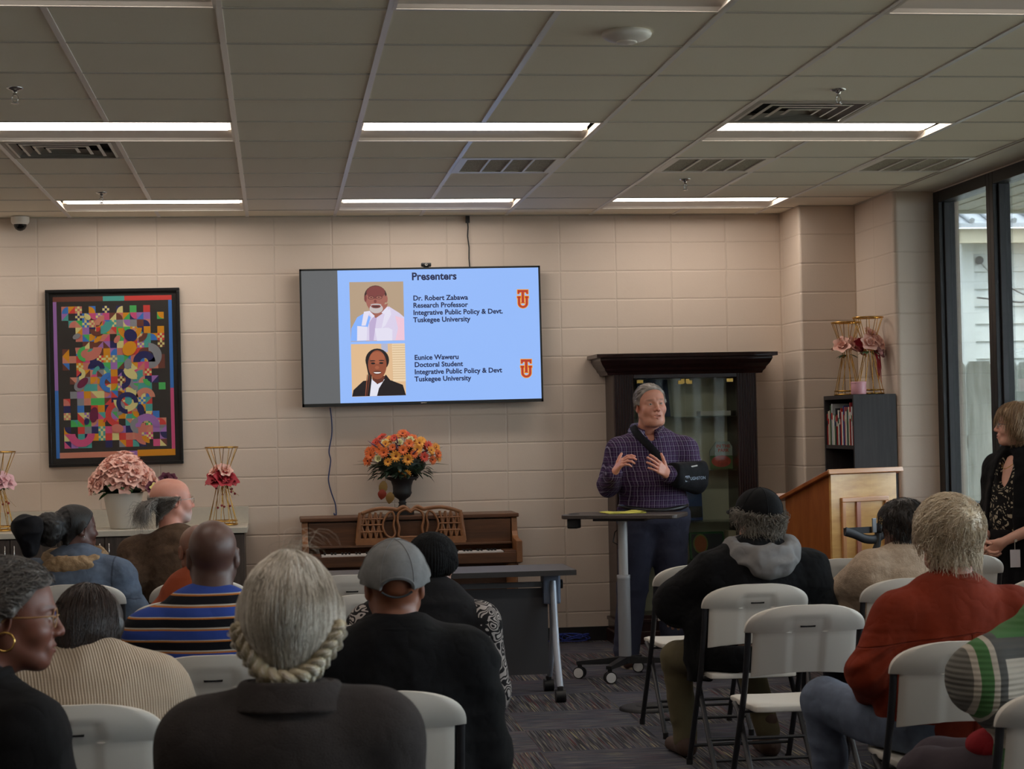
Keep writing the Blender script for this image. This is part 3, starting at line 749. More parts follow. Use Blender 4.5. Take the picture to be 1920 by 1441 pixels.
# fretted music rack: bars following the outline
rk = MB(); RX, RZ = .37, .24
def bar(pts, r=.008, closed=False): rk.tube([(x, -.0, z) for x, z in pts], r, 6, closed=closed, flat=.6)
def cat2(P, n=6): return [(v.x, v.z) for v in catmull([(x, 0, z) for x, z in P], n)]
out = [(-.37, .0), (-.345, .19), (-.33, .205), (-.22, .235), (-.12, .23), (-.09, .225), (-.045, .243), (0, .215), (.045, .243), (.09, .225), (.12, .23), (.22, .235), (.33, .205), (.345, .19), (.37, 0)]
bar(cat2(out, 5), .015)
rk.box((-.375, -.01, -.012), (.375, .008, .035))
for s in (-1, 1):
    bar([(s*x, z) for x, z in cat2([(.345, .19), (.352, .10), (.36, .03)])], .018)
    ring = [(.155, .20), (.185, .15), (.19, .10), (.165, .05), (.13, .035), (.108, .06), (.118, .12), (.11, .17), (.125, .21)]
    bar([(s*x, z) for x, z in cat2(ring+[ring[0]])], .014)
    heart = [(0, .205), (.035, .225), (.08, .2), (.09, .15), (.078, .1), (.085, .05), (.07, .036), (0, .036)]
    bar([(s*x, z) for x, z in cat2(heart)], .015)
    # quatrefoil lattice
    for i in range(4):
        x0_ = .20+i*.038
        bar([(s*x0_, .035), (s*(x0_+.038), .20 if i < 2 else .17)], .010); bar([(s*(x0_+.038), .035), (s*x0_, .21)], .010)
    for zc in (.078, .125, .165): bar([(s*.19, zc), (s*.345, zc)], .010)
rack = rk.build('music_rack', M_walnut2, pn); rack.location = (.0, -.388, .762); rack.rotation_euler = (R(-3), 0, 0)
M_gold = mat('gold_leaf', rgb(184, 140, 66), .3, .9)
b = MB()
for k in range(9): b.lathe([(.004 if k != 4 else .009, 0), (.004 if k != 4 else .009, .0015)], 8, M=Matrix.Translation((hw-.28+k*.013, -.390, .692)) @ Matrix.Rotation(R(90+24), 4, 'X'))
b.build('gold_badge', M_gold, pn)

# ================================================================ LEFT COUNTER
M_lam = mat('grey_oak_laminate', rgb(70, 60, 54), .5, fn=woodfn(rgb(52, 44, 40), rgb(92, 80, 72), (26, 26, 1.6)))
M_top = mat('solid_surface', rgb(196, 190, 176), .35, var=.03, vsc=40)
cx1 = -3.865
b = MB(); b.box((cx1-2.46, -.62, .868), (cx1, -.002, .905), ch=.003); b.box((cx1-2.46, -.022, .905), (cx1, -.002, 1.02), ch=.002); ct = b.build('countertop', M_top)
tag(ct, 'pale solid countertop with an upstand running along the left wall', 'countertop')
x = cx1-.02; k = 0
while x > XL+.4:
    w_ = .61; cb = thing('base_cabinet', ['grey-brown laminate base cabinet at the free end of the counter', 'grey-brown laminate base cabinet behind the person in brown', 'grey-brown laminate base cabinet behind the denim jacket', 'grey-brown laminate base cabinet at the left frame edge'][k], 'cabinet', (x-w_/2, -.02, 0), group='counter cabinets')
    b = MB(); b.box((-w_/2+.001, -.56, .1), (w_/2-.001, 0, .866)); b.box((-w_/2+.001, -.50, 0), (w_/2-.001, 0, .1)); b.build('body', M_lam, cb)
    for s in (-1, 1):
        b = MB(); b.box((s*w_/4-w_/4+.003, -.58, .11), (s*w_/4+w_/4-.003, -.561, .86)); d = b.build('door', M_lam, cb, bevel=.002)
        b = MB(); xx = s*.03; b.tube([(xx, -.58, .70), (xx, -.605, .70), (xx, -.605, .82), (xx, -.58, .82)], .005, 8); b.build('handle', M_chrome, d)
    x -= w_; k += 1
    if k > 3: break

# ================================================================ DISPLAY CABINET
M_mahog = mat('dark_mahogany', rgb(40, 20, 18), .28, fn=woodfn(rgb(28, 12, 12), rgb(52, 26, 22), (20, 20, 1.5)))
def glass2fn(n):
    glassfn(n)
    for x in n.n:
        if x.type == 'MATH' and x.operation == 'MULTIPLY': x.inputs[1].default_value = .35
M_glass2 = mat('coated_cabinet_glass', (.9, .95, .93, 1), fn=glass2fn)
dc = thing('display_cabinet', 'dark mahogany glass-fronted display cabinet with a wide cornice behind the speaker', 'cabinet', (-.80, -.0, 0))
b = MB()
def crown(y0, x0, z0, z1): pass
lv = [(.555, .335, 1.885), (.56, .34, 1.90), (.575, .355, 1.915), (.58, .36, 1.93), (.60, .385, 1.955), (.615, .40, 1.985), (.615, .40, 2.0), (.645, .43, 2.005), (.645, .43, 2.03)]
vs = []; fs = []
for hx, dy, z in lv: vs += [(-hx, -.012, z), (-hx, -dy, z), (-hx*.72, -dy-.03*(z-1.88)/.15, z), (hx*.72, -dy-.03*(z-1.88)/.15, z), (hx, -dy, z), (hx, -.012, z)]
for i in range(len(lv)-1):
    for j in range(6): fs.append((i*6+j, i*6+(j+1) % 6, (i+1)*6+(j+1) % 6, (i+1)*6+j))
fs.append((5, 4, 3, 2, 1, 0)); fs.append(tuple(48+j for j in range(6)))
b.add(vs, fs); b.build('cornice', M_mahog, dc)
b = MB(); b.box((-.53, -.33, 0), (.53, -.012, .16)); b.box((-.545, -.345, 0), (.545, -.012, .09)); b.box((-.54, -.34, .15), (.54, -.012, .175)); b.build('base', M_mahog, dc, bevel=.004)
for s in (-1, 1):
    b = MB(); n_ = 8; w0, w1 = .37, .515
    poly = [(w0, 0), (w0, -.30)]
    for k in range(n_):
        xa = w0+(w1-w0)*(k+.12)/n_; xb = w0+(w1-w0)*(k+.88)/n_; poly += [(xa, -.31), (xa+.002, -.318), ((xa+xb)/2, -.322), (xb-.002, -.318), (xb, -.31)]
    poly += [(w1, -.30), (w1, 0)]
    poly = [(s*x_, y_-.012) for x_, y_ in poly]
    if s > 0: poly = poly[::-1]
    b.prism(poly, .175, 1.888); b.build('fluted_pilaster', M_mahog, dc)
b = MB(); b.box((-.37, -.022, .175), (.37, -.012, 1.9)); b.build('back_panel', mat('cabinet_back', rgb(214, 212, 190), .6), dc)
b = MB(); b.box((-.37, -.33, 1.86), (.37, -.012, 1.888)); b.build('top_rail', M_mahog, dc)
b = MB(); b.box((-.37, -.33, .175), (.37, -.012, .20)); b.build('bottom_rail', M_mahog, dc)
zs = (.560, .842, 1.205, 1.585)
for z in zs:
    b = MB(); b.box((-.368, -.285, z-.008), (.368, -.03, z)); b.build('glass_shelf', mat('green_glass_shelf', rgb(120, 140, 124), .1, fn=lambda n: glassfn(n)), dc)
for s in (-1, 1):
    b = MB(); b.box((min(.002*s, .366*s), -.318, .21), (max(.002*s, .366*s), -.313, 1.855)); d_ = b.build('glass_door', M_glass2, dc)
    b = MB(); b.box((min(.012*s, .05*s)+(.0), -.323, 1.815), (max(.012*s, .05*s), -.308, 1.84)); b.box((min(.30*s, .345*s), -.323, 1.825), (max(.30*s, .345*s), -.308, 1.848)); b.build('brass_clip', M_brass, d_)
    b = MB(); b.box((min(.005*s, .03*s), -.325, 1.82), (max(.005*s, .03*s), -.308, 1.85)); b.build('lock', M_brass, d_)
# contents
def card(name, lab, cat, x, z, w_, h_, d_, m_, y_=-.14, rz=0, rx=0, grp=None):
    t = thing(name, lab, cat, (x, y_, z+.001), rot=(rx, 0, rz), group=grp); b = MB(); b.box((-w_/2, -d_/2, 0), (w_/2, d_/2, h_)); return t, b
t, b = card('framed_photo', 'dark blue picture leaning on the top shelf of the display cabinet', 'picture', -.98, 1.586, .24, .27, .012, None, -.12, R(12), R(-10))
b.build('board', mat('night_print', rgb(42, 46, 74), .3, var=.5, vsc=14), t)
b = MB(); b.box((.12, -.006, 0), (.145, .006, .27)); b.build('white_edge', mat('paper_edge', rgb(150, 150, 138), .6), t)
t, b = card('white_box', 'flat white box lying on the top shelf of the display cabinet', 'box', -.56, 1.586, .22, .035, .12, None, -.16); b.build('carton', mat('white_card', rgb(206, 204, 196), .6), t, bevel=.002)
t = thing('game_box', 'red green and white book with cut corners on the middle cabinet shelf', 'box', (-.50, -.14, 1.207), rot=(0, 0, R(-4)))
b = MB(); b.prism([(-.09, 0), (.075, 0), (.075, .15), (.05, .195), (-.045, .195), (-.09, .13)], -.012, .012, M=Matrix.Rotation(PI/2, 4, 'X')); b.build('cover', mat('cover_white', rgb(170, 178, 170), .5), t)
b = MB(); b.box((-.0895, -.0135, 0), (.0745, -.0125, .095)); b.build('cover_band', mat('cover_green', rgb(84, 112, 66), .5), t)
b = MB(); b.prism(ellp(-.01, .055, .07, .042), .013, .0145, M=Matrix.Rotation(PI/2, 4, 'X')); b.build('cover_fruit', mat('cover_red', rgb(196, 78, 62), .5, var=.3, vsc=40), t)
text_obj('cover_text', 'IN THE', .032, mat('cover_letter', rgb(206, 84, 66), .5), t, (-.045, -.0145, .152), (PI/2, 0, 0), off=.0006); text_obj('cover_text', 'PARK', .032, mat('cover_letter'), t, (-.032, -.0145, .122), (PI/2, 0, 0), off=.0006)
t, b = card('blue_book', 'blue book with a white bird standing on the lower cabinet shelf', 'book', -.74, .843, .17, .30, .02, None, -.15, R(3), R(-6)); b.build('cover', mat('deep_blue_cover', rgb(34, 62, 116), .4), t)
b = MB(); b.tube([(.02, -.012, .20), (.03, -.012, .23), (.024, -.012, .25), (.034, -.012, .262)], [.008, .005, .005, .003], 6); b.build('bird_print', mat('bird_white', rgb(200, 206, 200), .6), t)
b = MB(); b.box((-.08, -.0125, .02), (.08, -.0105, .10)); b.build('dark_print', M_ebony, t)
t, b = card('green_tray', 'green-edged box with an oval label on the bottom cabinet shelf', 'box', -.63, .561, .26, .20, .03, None, -.16, R(4), R(-6)); b.build('case', mat('green_case', rgb(30, 84, 48), .4), t, bevel=.012)
b = MB(); b.box((-.115, -.017, .015), (.115, -.0155, .185)); b.build('inset', mat('dark_inset', rgb(34, 38, 44), .5), t)
b = MB(); b.prism(ellp(-.05, .115, .055, .07), .018, .0195, M=Matrix.Rotation(PI/2, 4, 'X')); b.build('oval_rim', mat('oval_rim', rgb(110, 120, 60), .5), t)
b = MB(); b.prism(ellp(-.05, .115, .046, .06), .0196, .021, M=Matrix.Rotation(PI/2, 4, 'X')); b.build('oval_label', mat('oval_label', rgb(150, 84, 48), .5), t)
t, b = card('cream_book', 'cream book beside the green-edged box in the display cabinet', 'book', -.455, .561, .06, .205, .12, None, -.15); b.build('cover', mat('cream_cover', rgb(176, 164, 140), .6), t)

# ================================================================ BOOKSHELF
M_esp = mat('espresso_laminate', rgb(50, 48, 50), .5, fn=woodfn(rgb(38, 36, 38), rgb(62, 59, 60), (20, 20, 1.2)))
sx0_, sx1_, sy0_, sy1_, sH = .112, .402, -1.285, -.62, 1.706
bs = thing('bookshelf', 'dark grey-brown bookshelf in the corner with its open side to the room', 'bookshelf', (sx0_, sy0_, 0))
D_, L_ = sx1_-sx0_, sy1_-sy0_
b = MB(); b.box((0, 0, 0), (D_, .022, sH)); b.build('side_panel', M_esp, bs, bevel=.001)
b = MB(); b.box((0, L_-.022, 0), (D_, L_, sH)); b.build('side_panel', M_esp, bs, bevel=.001)
b = MB(); b.box((0, .022, sH-.026), (D_, L_-.022, sH)); b.build('top_panel', M_esp, bs)
b = MB(); b.box((D_-.008, .022, .05), (D_, L_-.022, sH-.026)); b.build('back_panel', M_esp, bs)
shz = [.06, .40, .72, 1.035, 1.345]
for z in shz:
    b = MB(); b.box((.004, .022, z), (D_-.008, L_-.022, z+.024)); b.build('shelf', M_esp, bs)
bk = [(180, 50, 50), (214, 206, 186), (206, 200, 180), (70, 104, 74), (196, 202, 206), (228, 226, 214), (120, 150, 120), (40, 44, 52), (170, 44, 42), (226, 222, 210), (60, 52, 80), (198, 60, 52), (232, 228, 218), (36, 58, 132), (190, 112, 118), (212, 210, 200), (52, 90, 80), (226, 216, 190), (150, 40, 46), (220, 220, 222)]
rb = random.Random(7); y = sy1_-.03; k = 0
TONES = ['red', 'cream', 'ivory', 'green', 'pale grey', 'white', 'sage', 'charcoal', 'dark red', 'off-white', 'dark purple', 'scarlet', 'bone white', 'navy blue', 'rose pink', 'light grey', 'teal', 'straw', 'crimson', 'silver']
while y > sy0_+.06:
    th = rb.uniform(.012, .03); hh = rb.uniform(.20, .285); dp_ = rb.uniform(.17, .22); c = bk[k % 20]
    if y-th < sy0_+.03: break
    t = thing('book', '%s book spine in the bookshelf row, %s' % (TONES[k % 20], 'toward the near end' if k > 9 else 'toward the wall end'), 'book', (sx0_+.012, y-th, 1.370), rot=(R(rb.uniform(-.4, .4)), 0, 0), group='books on the top shelf')
    b = MB(); b.box((0, .0, 0), (.002, th, hh)); b.box((0, 0, 0), (dp_, .0015, hh)); b.box((0, th-.0015, 0), (dp_, th, hh)); b.build('cover', mat('book_cover_%d' % (k % 20), rgb(*c), .5), t)
    b = MB(); b.box((.003, .0016, .002), (dp_-.003, th-.0016, hh-.002)); b.build('pages', mat('paper_edge'), t)
    b = MB(); c2 = bk[(k+7) % 20]; b.box((-.0006, .001, hh*.62), (0, th-.001, hh*.78)); b.build('spine_band', mat('book_cover_%d' % ((k+7) % 20), rgb(*c2), .5), t)
    y -= th+.008; k += 1

# ================================================================ HOURGLASS WIRE VASES WITH FLOWERS
M_goldw = mat('gold_wire', rgb(196, 152, 76), .25, 1.0)
def petal_rose(mb, c, r, d, rs, mi=0, open_=1.0, layers=((5, .35, 78), (5, .62, 58), (6, .95, 30))):
    """a rose of cupped petals centred at c, facing direction d"""
    d = Vector(d).normalized(); q = Vector((0, 0, 1)).rotation_difference(d).to_matrix().to_4x4(); M = Matrix.Translation(c) @ q @ Matrix.Scale(r, 4)
    for li, (n, rad, tilt) in enumerate(layers):
        for k in range(n):
            a = 2*PI*(k+.5*li)/n+rs.uniform(-.15, .15); t = R(tilt*open_+rs.uniform(-6, 6)); vs = []; fs = []
            nu, nv = 4, 4
            for i in range(nv+1):
                v = i/nv
                for j in range(nu+1):
                    u = (j/nu-.5)*2; wd = rad*.85*math.sin(PI*(.25+.62*v))
                    x = rad*.18+v*rad*math.cos(t)+(.18*rad*(v**3))  # outward with a rolled lip
                    z = v*rad*math.sin(t)*1.05+.12-(.16*rad*max(0, v-.7)*3)-.25*rad*(u*u)*(1-math.sin(t))*0
                    x -= .28*rad*u*u*v; y_ = u*wd
                    vs.append((x*math.cos(a)-y_*math.sin(a), x*math.sin(a)+y_*math.cos(a), z-.35*(li)*.28))
            for i in range(nv):
                for j in range(nu): fs.append((i*(nu+1)+j, i*(nu+1)+j+1, (i+1)*(nu+1)+j+1, (i+1)*(nu+1)+j))
            mb.add(vs, fs, mi, True, M)
    # tight spiral centre
    for k in range(2):
        vs = []; fs = []; n = 12; rr_ = .20-.09*k
        for j in range(n+1):
            a = 2*PI*j/n*1.1+k*2; r2_ = rr_*(1+.25*j/n); vs += [(r2_*math.cos(a), r2_*math.sin(a), .1), (r2_*.8*math.cos(a), r2_*.8*math.sin(a), .50+.03*k)]
        fs = [(2*j, 2*j+2, 2*j+3, 2*j+1) for j in range(n)]; mb.add(vs, fs, mi, True, M)
def leaf(mb, c, d, up, L, W, mi=0, bend=.3):
    d = Vector(d).normalized(); up = Vector(up); s = d.cross(up); s = s.normalized() if s.length > 1e-4 else Vector((1, 0, 0)); nrm = s.cross(d)
    vs = []; n = 5
    for i in range(n+1):
        t = i/n; w_ = W*math.sin(PI*min(1, t*.93+.05))**.8*(1-.25*t); p = Vector(c)+d*(L*t)-nrm*(bend*L*t*t)*-1*-1
        vs += [p-s*w_/2, p-nrm*(-.12*w_), p+s*w_/2]
    fs = []
    for i in range(n): fs += [(i*3, i*3+1, i*3+4, i*3+3), (i*3+1, i*3+2, i*3+5, i*3+4)]
    mb.add(vs, fs, mi, True)
def petalmat(name, c, c2): return mat(name, c, .55, fn=lambda n: n.set(Base_Color=n.mix(n.noise(n.obj(), 25, 3), c, c2), Subsurface_Weight=.0), sheen=.2)
M_pink = petalmat('blush_petal', rgb(232, 172, 158), rgb(246, 206, 190)); M_red = petalmat('crimson_petal', rgb(150, 14, 34), rgb(190, 26, 50)); M_lilac = petalmat('pale_pink_petal', rgb(224, 170, 178), rgb(232, 196, 200))
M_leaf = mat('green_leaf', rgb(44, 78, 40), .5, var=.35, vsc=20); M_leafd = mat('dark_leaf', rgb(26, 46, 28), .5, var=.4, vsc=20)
def wire_vase(lab, loc, rz, H=.50, rt=.108, rb_=.10, rosesp=(), berries=False, feathers=False, seed=0):
    rs = random.Random(seed); t = thing('wire_vase', lab, 'vase', loc, rz, group='hourglass wire vases')
    zc = H*.60; rc = .028
    for nm, r_, z_ in (('top_ring', rt, H), ('base_ring', rb_, .006)):
        b = MB(); b.tube([(r_*math.cos(2*PI*k/32), r_*math.sin(2*PI*k/32), z_) for k in range(32)], .005, 8, closed=True)
        if nm == 'base_ring': b.tube([(r_*math.cos(2*PI*k/32), r_*math.sin(2*PI*k/32), .03) for k in range(32)], .004, 8, closed=True)
        b.build(nm, M_goldw, t)
    b = MB(); n = 10
    for k in range(n):
        a = 2*PI*k/n; a2 = a+.5
        b.tube([(rb_*math.cos(a), rb_*math.sin(a), .006), (rc*math.cos(a2), rc*math.sin(a2), zc), (rt*math.cos(a2+.4), rt*math.sin(a2+.4), H)], .0024, 6)
    b.build('wire_body', M_goldw, t)
    for (x, y_, z_, r_, m_) in rosesp:
        b = MB(); petal_rose(b, (x, y_, z_), r_, (x*8, y_*8-.2, .35), rs); b.build('rose', m_, t)
    b = MB()
    for k in range(7): a = rs.uniform(0, 2*PI); leaf(b, (.02*math.cos(a), .02*math.sin(a), zc-.02), (math.cos(a), math.sin(a), -.1), (0, 0, 1), .06, .03)
    b.build('leaves', M_leaf, t)
    if berries:
        b = MB()
        for k in range(12):
            a = rs.uniform(0, 2*PI); z_ = rs.uniform(.12, .28); r_ = rs.uniform(.03, .10); b.tube([(0, 0, zc-.02), (r_*.6*math.cos(a), r_*.6*math.sin(a), z_+.06), (r_*math.cos(a), r_*math.sin(a), z_)], .0011, 4); c_ = MB(); c_.sphere((r_*math.cos(a), r_*math.sin(a), z_), .0085, 8); c_.build('berry', mat('red_berry', rgb(130, 24, 34), .4), t)
            b.tube([(0, 0, zc-.04), (r_*1.3*math.cos(a+1), r_*1.3*math.sin(a+1), z_-.03)], .0009, 4)
        b.build('berry_stems', M_goldw, t)
    if feathers:
        b = MB()
        for k in range(16):
            a = rs.uniform(-.6, .9); z1 = rs.uniform(.06, .18); x = .02+.05*a; b.tube([(.02, -.03, zc-.02), (x*.8, -.06, (zc+z1)/2+.03), (x, -.065, z1)], [.003, .004, .001], 5)
        b.build('crimson_strands', M_red, t)
    return t
zt = .908
def ring_roses(n, r_, z_, size, m_, a0=0): return [(r_*math.cos(a0+2*PI*k/n), r_*math.sin(a0+2*PI*k/n), z_, size, m_) for k in range(n)]
wire_vase('gold hourglass wire vase with a dark red rose ball on the counter end', (-4.035, -.33, zt), .2, .53, .11, .10, ring_roses(6, .045, .315, .072, M_red, -.4)+ring_roses(3, .04, .37, .05, M_pink, -1.2), True, seed=3)
wire_vase('gold hourglass wire vase with pink roses cut by the left frame edge', (-5.515, -.33, zt), .5, .53, .11, .10, ring_roses(6, .055, .33, .066, M_lilac, .2), True, seed=5)
zt = sH+.001
wire_vase('gold hourglass wire vase with blush roses, the far one on the bookshelf', (.235, -.78, zt), .2, .50, .100, .09, ring_roses(4, .055, .34, .062, M_pink, -2.6)+[(.07, -.05, .32, .068, M_red)], seed=8)
wire_vase('taller gold hourglass wire vase with pink and crimson roses nearest the window', (.285, -1.10, zt), .9, .515, .100, .095, [(-.06, -.03, .34, .062, M_pink), (.0, -.06, .35, .066, M_pink), (.06, -.03, .34, .062, M_lilac), (.03, -.06, .29, .062, M_lilac), (.075, .0, .32, .055, M_red), (-.01, -.02, .40, .055, M_pink), (.02, .04, .34, .06, M_red)], feathers=True, seed=9)
t = thing('pink_box', 'small pink tin in front of the wire vases on the bookshelf', 'box', (.166, -1.235, zt))
b = MB(); b.lathe([(.0, 0), (.048, 0), (.05, .004), (.05, .072), (.048, .075), (0, .075)], 28, cap=False); b.build('tin', mat('pink_enamel', rgb(206, 150, 160), .4), t)
b = MB(); b.lathe([(.0515, .072), (.052, .080), (.049, .084), (0, .084)], 28, cap=False); b.build('lid', mat('pink_enamel'), t)

# ================================================================ POT OF PINK ROSES
rs = random.Random(21)
pp = thing('rose_pot', 'tall white pot crowded with blush pink roses on the counter', 'flower arrangement', (-4.695, -.36, .906))
b = MB(); b.lathe([(0, 0), (.085, 0), (.09, .006), (.132, .232), (.136, .24), (.130, .24), (.088, .02), (0, .02)], 36, cap=False); b.build('pot', mat('white_glazed_pot', rgb(206, 200, 190), .3), pp)
b = MB(); b.lathe([(0, .2), (.12, .205)], 24, cap=False)
n_r = 62
spots = []
for k in range(n_r):
    z_ = 1-(k+.5)/n_r*1.25; a = k*2.39996
    if z_ < -.25: continue
    r_ = math.sqrt(max(0, 1-z_*z_)); spots.append((r_*math.cos(a), r_*math.sin(a), z_))
for k in range(30): a = rs.uniform(0, 2*PI); leaf(b, (.11*math.cos(a), .11*math.sin(a), .27+rs.uniform(-.02, .06)), (math.cos(a), math.sin(a), rs.uniform(-.5, .2)), (0, 0, 1), .10, .05)
b.build('leaves', M_leaf, pp)
b = MB()
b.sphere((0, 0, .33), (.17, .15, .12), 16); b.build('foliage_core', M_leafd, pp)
for i, (x, y_, z_) in enumerate(spots):
    b = MB(); j = .9+.15*rs.random(); c = Vector((x*.205*j*(1-.35*max(0, z_)), y_*.165*j, .315+z_*.175*j)); petal_rose(b, c, .048+.01*rs.random(), (x, y_-.15, z_+.35), rs); b.build('rose', M_pink, pp)
# small glass vase with carnations
cv = thing('carnation_vase', 'slim glass vase with purple and yellow blooms beside the white pot', 'vase', (-4.43, -.52, .906))
b = MB(); b.lathe([(0, 0), (.024, 0), (.026, .01), (.022, .09), (.028, .17), (.026, .17), (.02, .09), (.02, .01), (0, .008)], 20, cap=False); b.build('glass', M_glass, cv)
b = MB()
for s in ((-.03, .0, .30), (-.055, 0, .27), (.03, .0, .32), (.06, 0, .34)): b.tube([(0, 0, .02), (s[0]*.5, 0, .18), s], .0025, 5)
b.build('stems', M_leaf, cv)
for (c, r_, m_) in (((-.06, -.01, .275), .034, petalmat('plum_petal', rgb(84, 18, 50), rgb(104, 30, 60))), ((-.03, -.03, .27), .032, petalmat('yellow_petal', rgb(226, 206, 110), rgb(236, 222, 150))), ((.03, -.01, .33), .034, mat('plum_petal')), ((.065, 0, .33), .03, mat('plum_petal'))):
    b = MB(); petal_rose(b, c, r_*1.25, (c[0], -1, .6), rs); b.build('bloom', m_, cv)

# ================================================================ URN WITH AUTUMN FLOWERS
ur = thing('flower_urn', 'black footed urn of orange and yellow silk flowers on the piano', 'flower arrangement', (-2.80, -.20, .943))
b = MB(); b.box((-.075, -.075, 0), (.075, .075, .035)); b.lathe([(0, .035), (.055, .035), (.05, .045), (.03, .055), (.024, .075), (.03, .082), (.022, .092), (.026, .105), (.055, .125), (.068, .15), (.064, .165), (.066, .20), (.078, .235), (.112, .25), (.116, .258), (.108, .262), (.06, .245), (0, .24)], 40, cap=False); b.build('urn', mat('cast_black', rgb(32, 31, 32), .6), ur)
def daisy(mb, c, r, d, rs, mi=0, n=13, layers=2):
    d = Vector(d).normalized(); q = Vector((0, 0, 1)).rotation_difference(d).to_matrix().to_4x4(); M = Matrix.Translation(c) @ q @ Matrix.Scale(r, 4)
    for l in range(layers):
        for k in range(n):
            a = 2*PI*(k+.5*l)/n+rs.uniform(-.08, .08); L = 1-.25*l; z1 = .12+.22*l+rs.uniform(-.08, .08); w_ = .20
            pts = [(.12, -.05, .05), (.12, .05, .05), (L*.6, w_*.75, z1), (L*.6, -w_*.75, z1), (L*.6, 0, z1-.05), (L, .08, z1+.0), (L, -.08, z1)]
            vs = [(x*math.cos(a)-y_*math.sin(a), x*math.sin(a)+y_*math.cos(a), z_) for x, y_, z_ in pts]
            mb.add(vs, [(0, 4, 3), (0, 1, 4), (1, 2, 4), (3, 4, 6), (4, 2, 5), (4, 5, 6)], mi, True, M)
    mb.sphere((0, 0, .12), (.2, .2, .12), 8, mi+1, M)
M_or1 = petalmat('orange_petal', rgb(222, 92, 36), rgb(236, 124, 40)); M_or2 = petalmat('amber_petal', rgb(232, 148, 40), rgb(242, 176, 60)); M_or3 = petalmat('vermilion_petal', rgb(206, 58, 40), rgb(226, 80, 50)); M_cream = petalmat('cream_petal', rgb(204, 200, 140), rgb(220, 216, 164)); M_ctr = mat('flower_eye', rgb(120, 40, 20), .7)
RU = random.Random(5)
fl = []
for k in range(64):
    z_ = 1-(k+.5)/64*1.05; a = k*2.39996; r_ = math.sqrt(max(0, 1-z_*z_)); fl.append((r_*math.cos(a), r_*math.sin(a), z_))
for (x, y_, z_) in fl:
    if y_ > .75: continue
    j = RU.uniform(.86, 1.1); c = Vector((x*.245*j, y_*.15*j-.01, .375+z_*.18*j)); b = MB(); m_ = RU.choice([M_or1, M_or1, M_or2, M_or2, M_or3, M_or3, M_cream])
    if m_ is M_cream: petal_rose(b, c, .026, (x, y_-.6, z_+.3), RU); b.build('cream_bloom', m_, ur)
    else: daisy(b, c, RU.uniform(.030, .044), (x, y_-.7, z_*.8+.2), RU); b.build('daisy', [m_, M_ctr], ur)
for c in ((-.01, -.1, .285), (.03, -.1, .285)):
    b = MB(); daisy(b, c, .03, (0, -1, .2), RU); b.build('daisy', [M_or2, M_ctr], ur)
b = MB()
for k in range(150):
    a = RU.uniform(0, 2*PI); e_ = RU.uniform(-.15, 1.3); d = Vector((math.cos(a)*math.cos(e_)*1.3, math.sin(a)*math.cos(e_)*.8, math.sin(e_))); c = Vector((0, 0, .31))+d*RU.uniform(.06, .13); leaf(b, c, d+Vector((RU.uniform(-.5, .5), RU.uniform(-.5, .3), RU.uniform(-.4, .4))), (0, 0, 1), RU.uniform(.05, .09), RU.uniform(.025, .04))
b.sphere((0, 0, .345), (.17, .11, .085), 14)
for k in range(70):
    a = RU.uniform(0, 2*PI); c = Vector((.17*math.cos(a), .10*math.sin(a), RU.uniform(.27, .36))); leaf(b, c, (math.cos(a)+RU.uniform(-.4, .4), math.sin(a)*.7-.2, RU.uniform(-.5, .3)), (0, 0, 1), RU.uniform(.05, .09), RU.uniform(.03, .045))
b.build('foliage', M_leafd, ur)
b = MB()
for k in range(34):
    a = RU.uniform(0, 2*PI); e_ = RU.uniform(0, 1.3); d = Vector((math.cos(a)*math.cos(e_)*1.25, math.sin(a)*math.cos(e_)*.7, math.sin(e_)*.9)); p0 = Vector((0, 0, .33)); p1 = p0+d*.2; p2 = p0+d*RU.uniform(.24, .30)+Vector((0, 0, -.015)); b.tube([p0, p1, p2], [.002, .0025, .0008], 5)
b.build('grass_sprigs', mat('olive_sprig', rgb(86, 84, 54), .7), ur)
b = MB()
for k in range(9):
    a = RU.uniform(0, 2*PI); e_ = RU.uniform(.2, 1.3); d = Vector((math.cos(a)*math.cos(e_)*1.2, math.sin(a)*math.cos(e_)*.7-.2, math.sin(e_))); p0 = Vector((0, 0, .35)); b.tube([p0+d*.16, p0+d*.21, p0+d*RU.uniform(.24, .27)], [.007, .006, .001], 6)
b.build('lavender_spikes', mat('dusty_purple', rgb(120, 84, 108), .7), ur)
b = MB()
b.tube([(-.08, -.07, .3), (-.12, -.08, .27), (-.125, -.08, .17)], .002, 5)
for (x, z_, L, c_) in ((-.15, .24, .10, 0), (-.16, .18, .07, 1), (-.105, .16, .08, 0)): leaf(b, (x+.02, -.085, z_), (-.15, -.1, -1), (0, -1, 0), L, .07, c_)
b.build('hanging_leaves', [mat('amber_leaf', rgb(150, 116, 60), .6), mat('rust_leaf', rgb(150, 54, 34), .6)], ur)
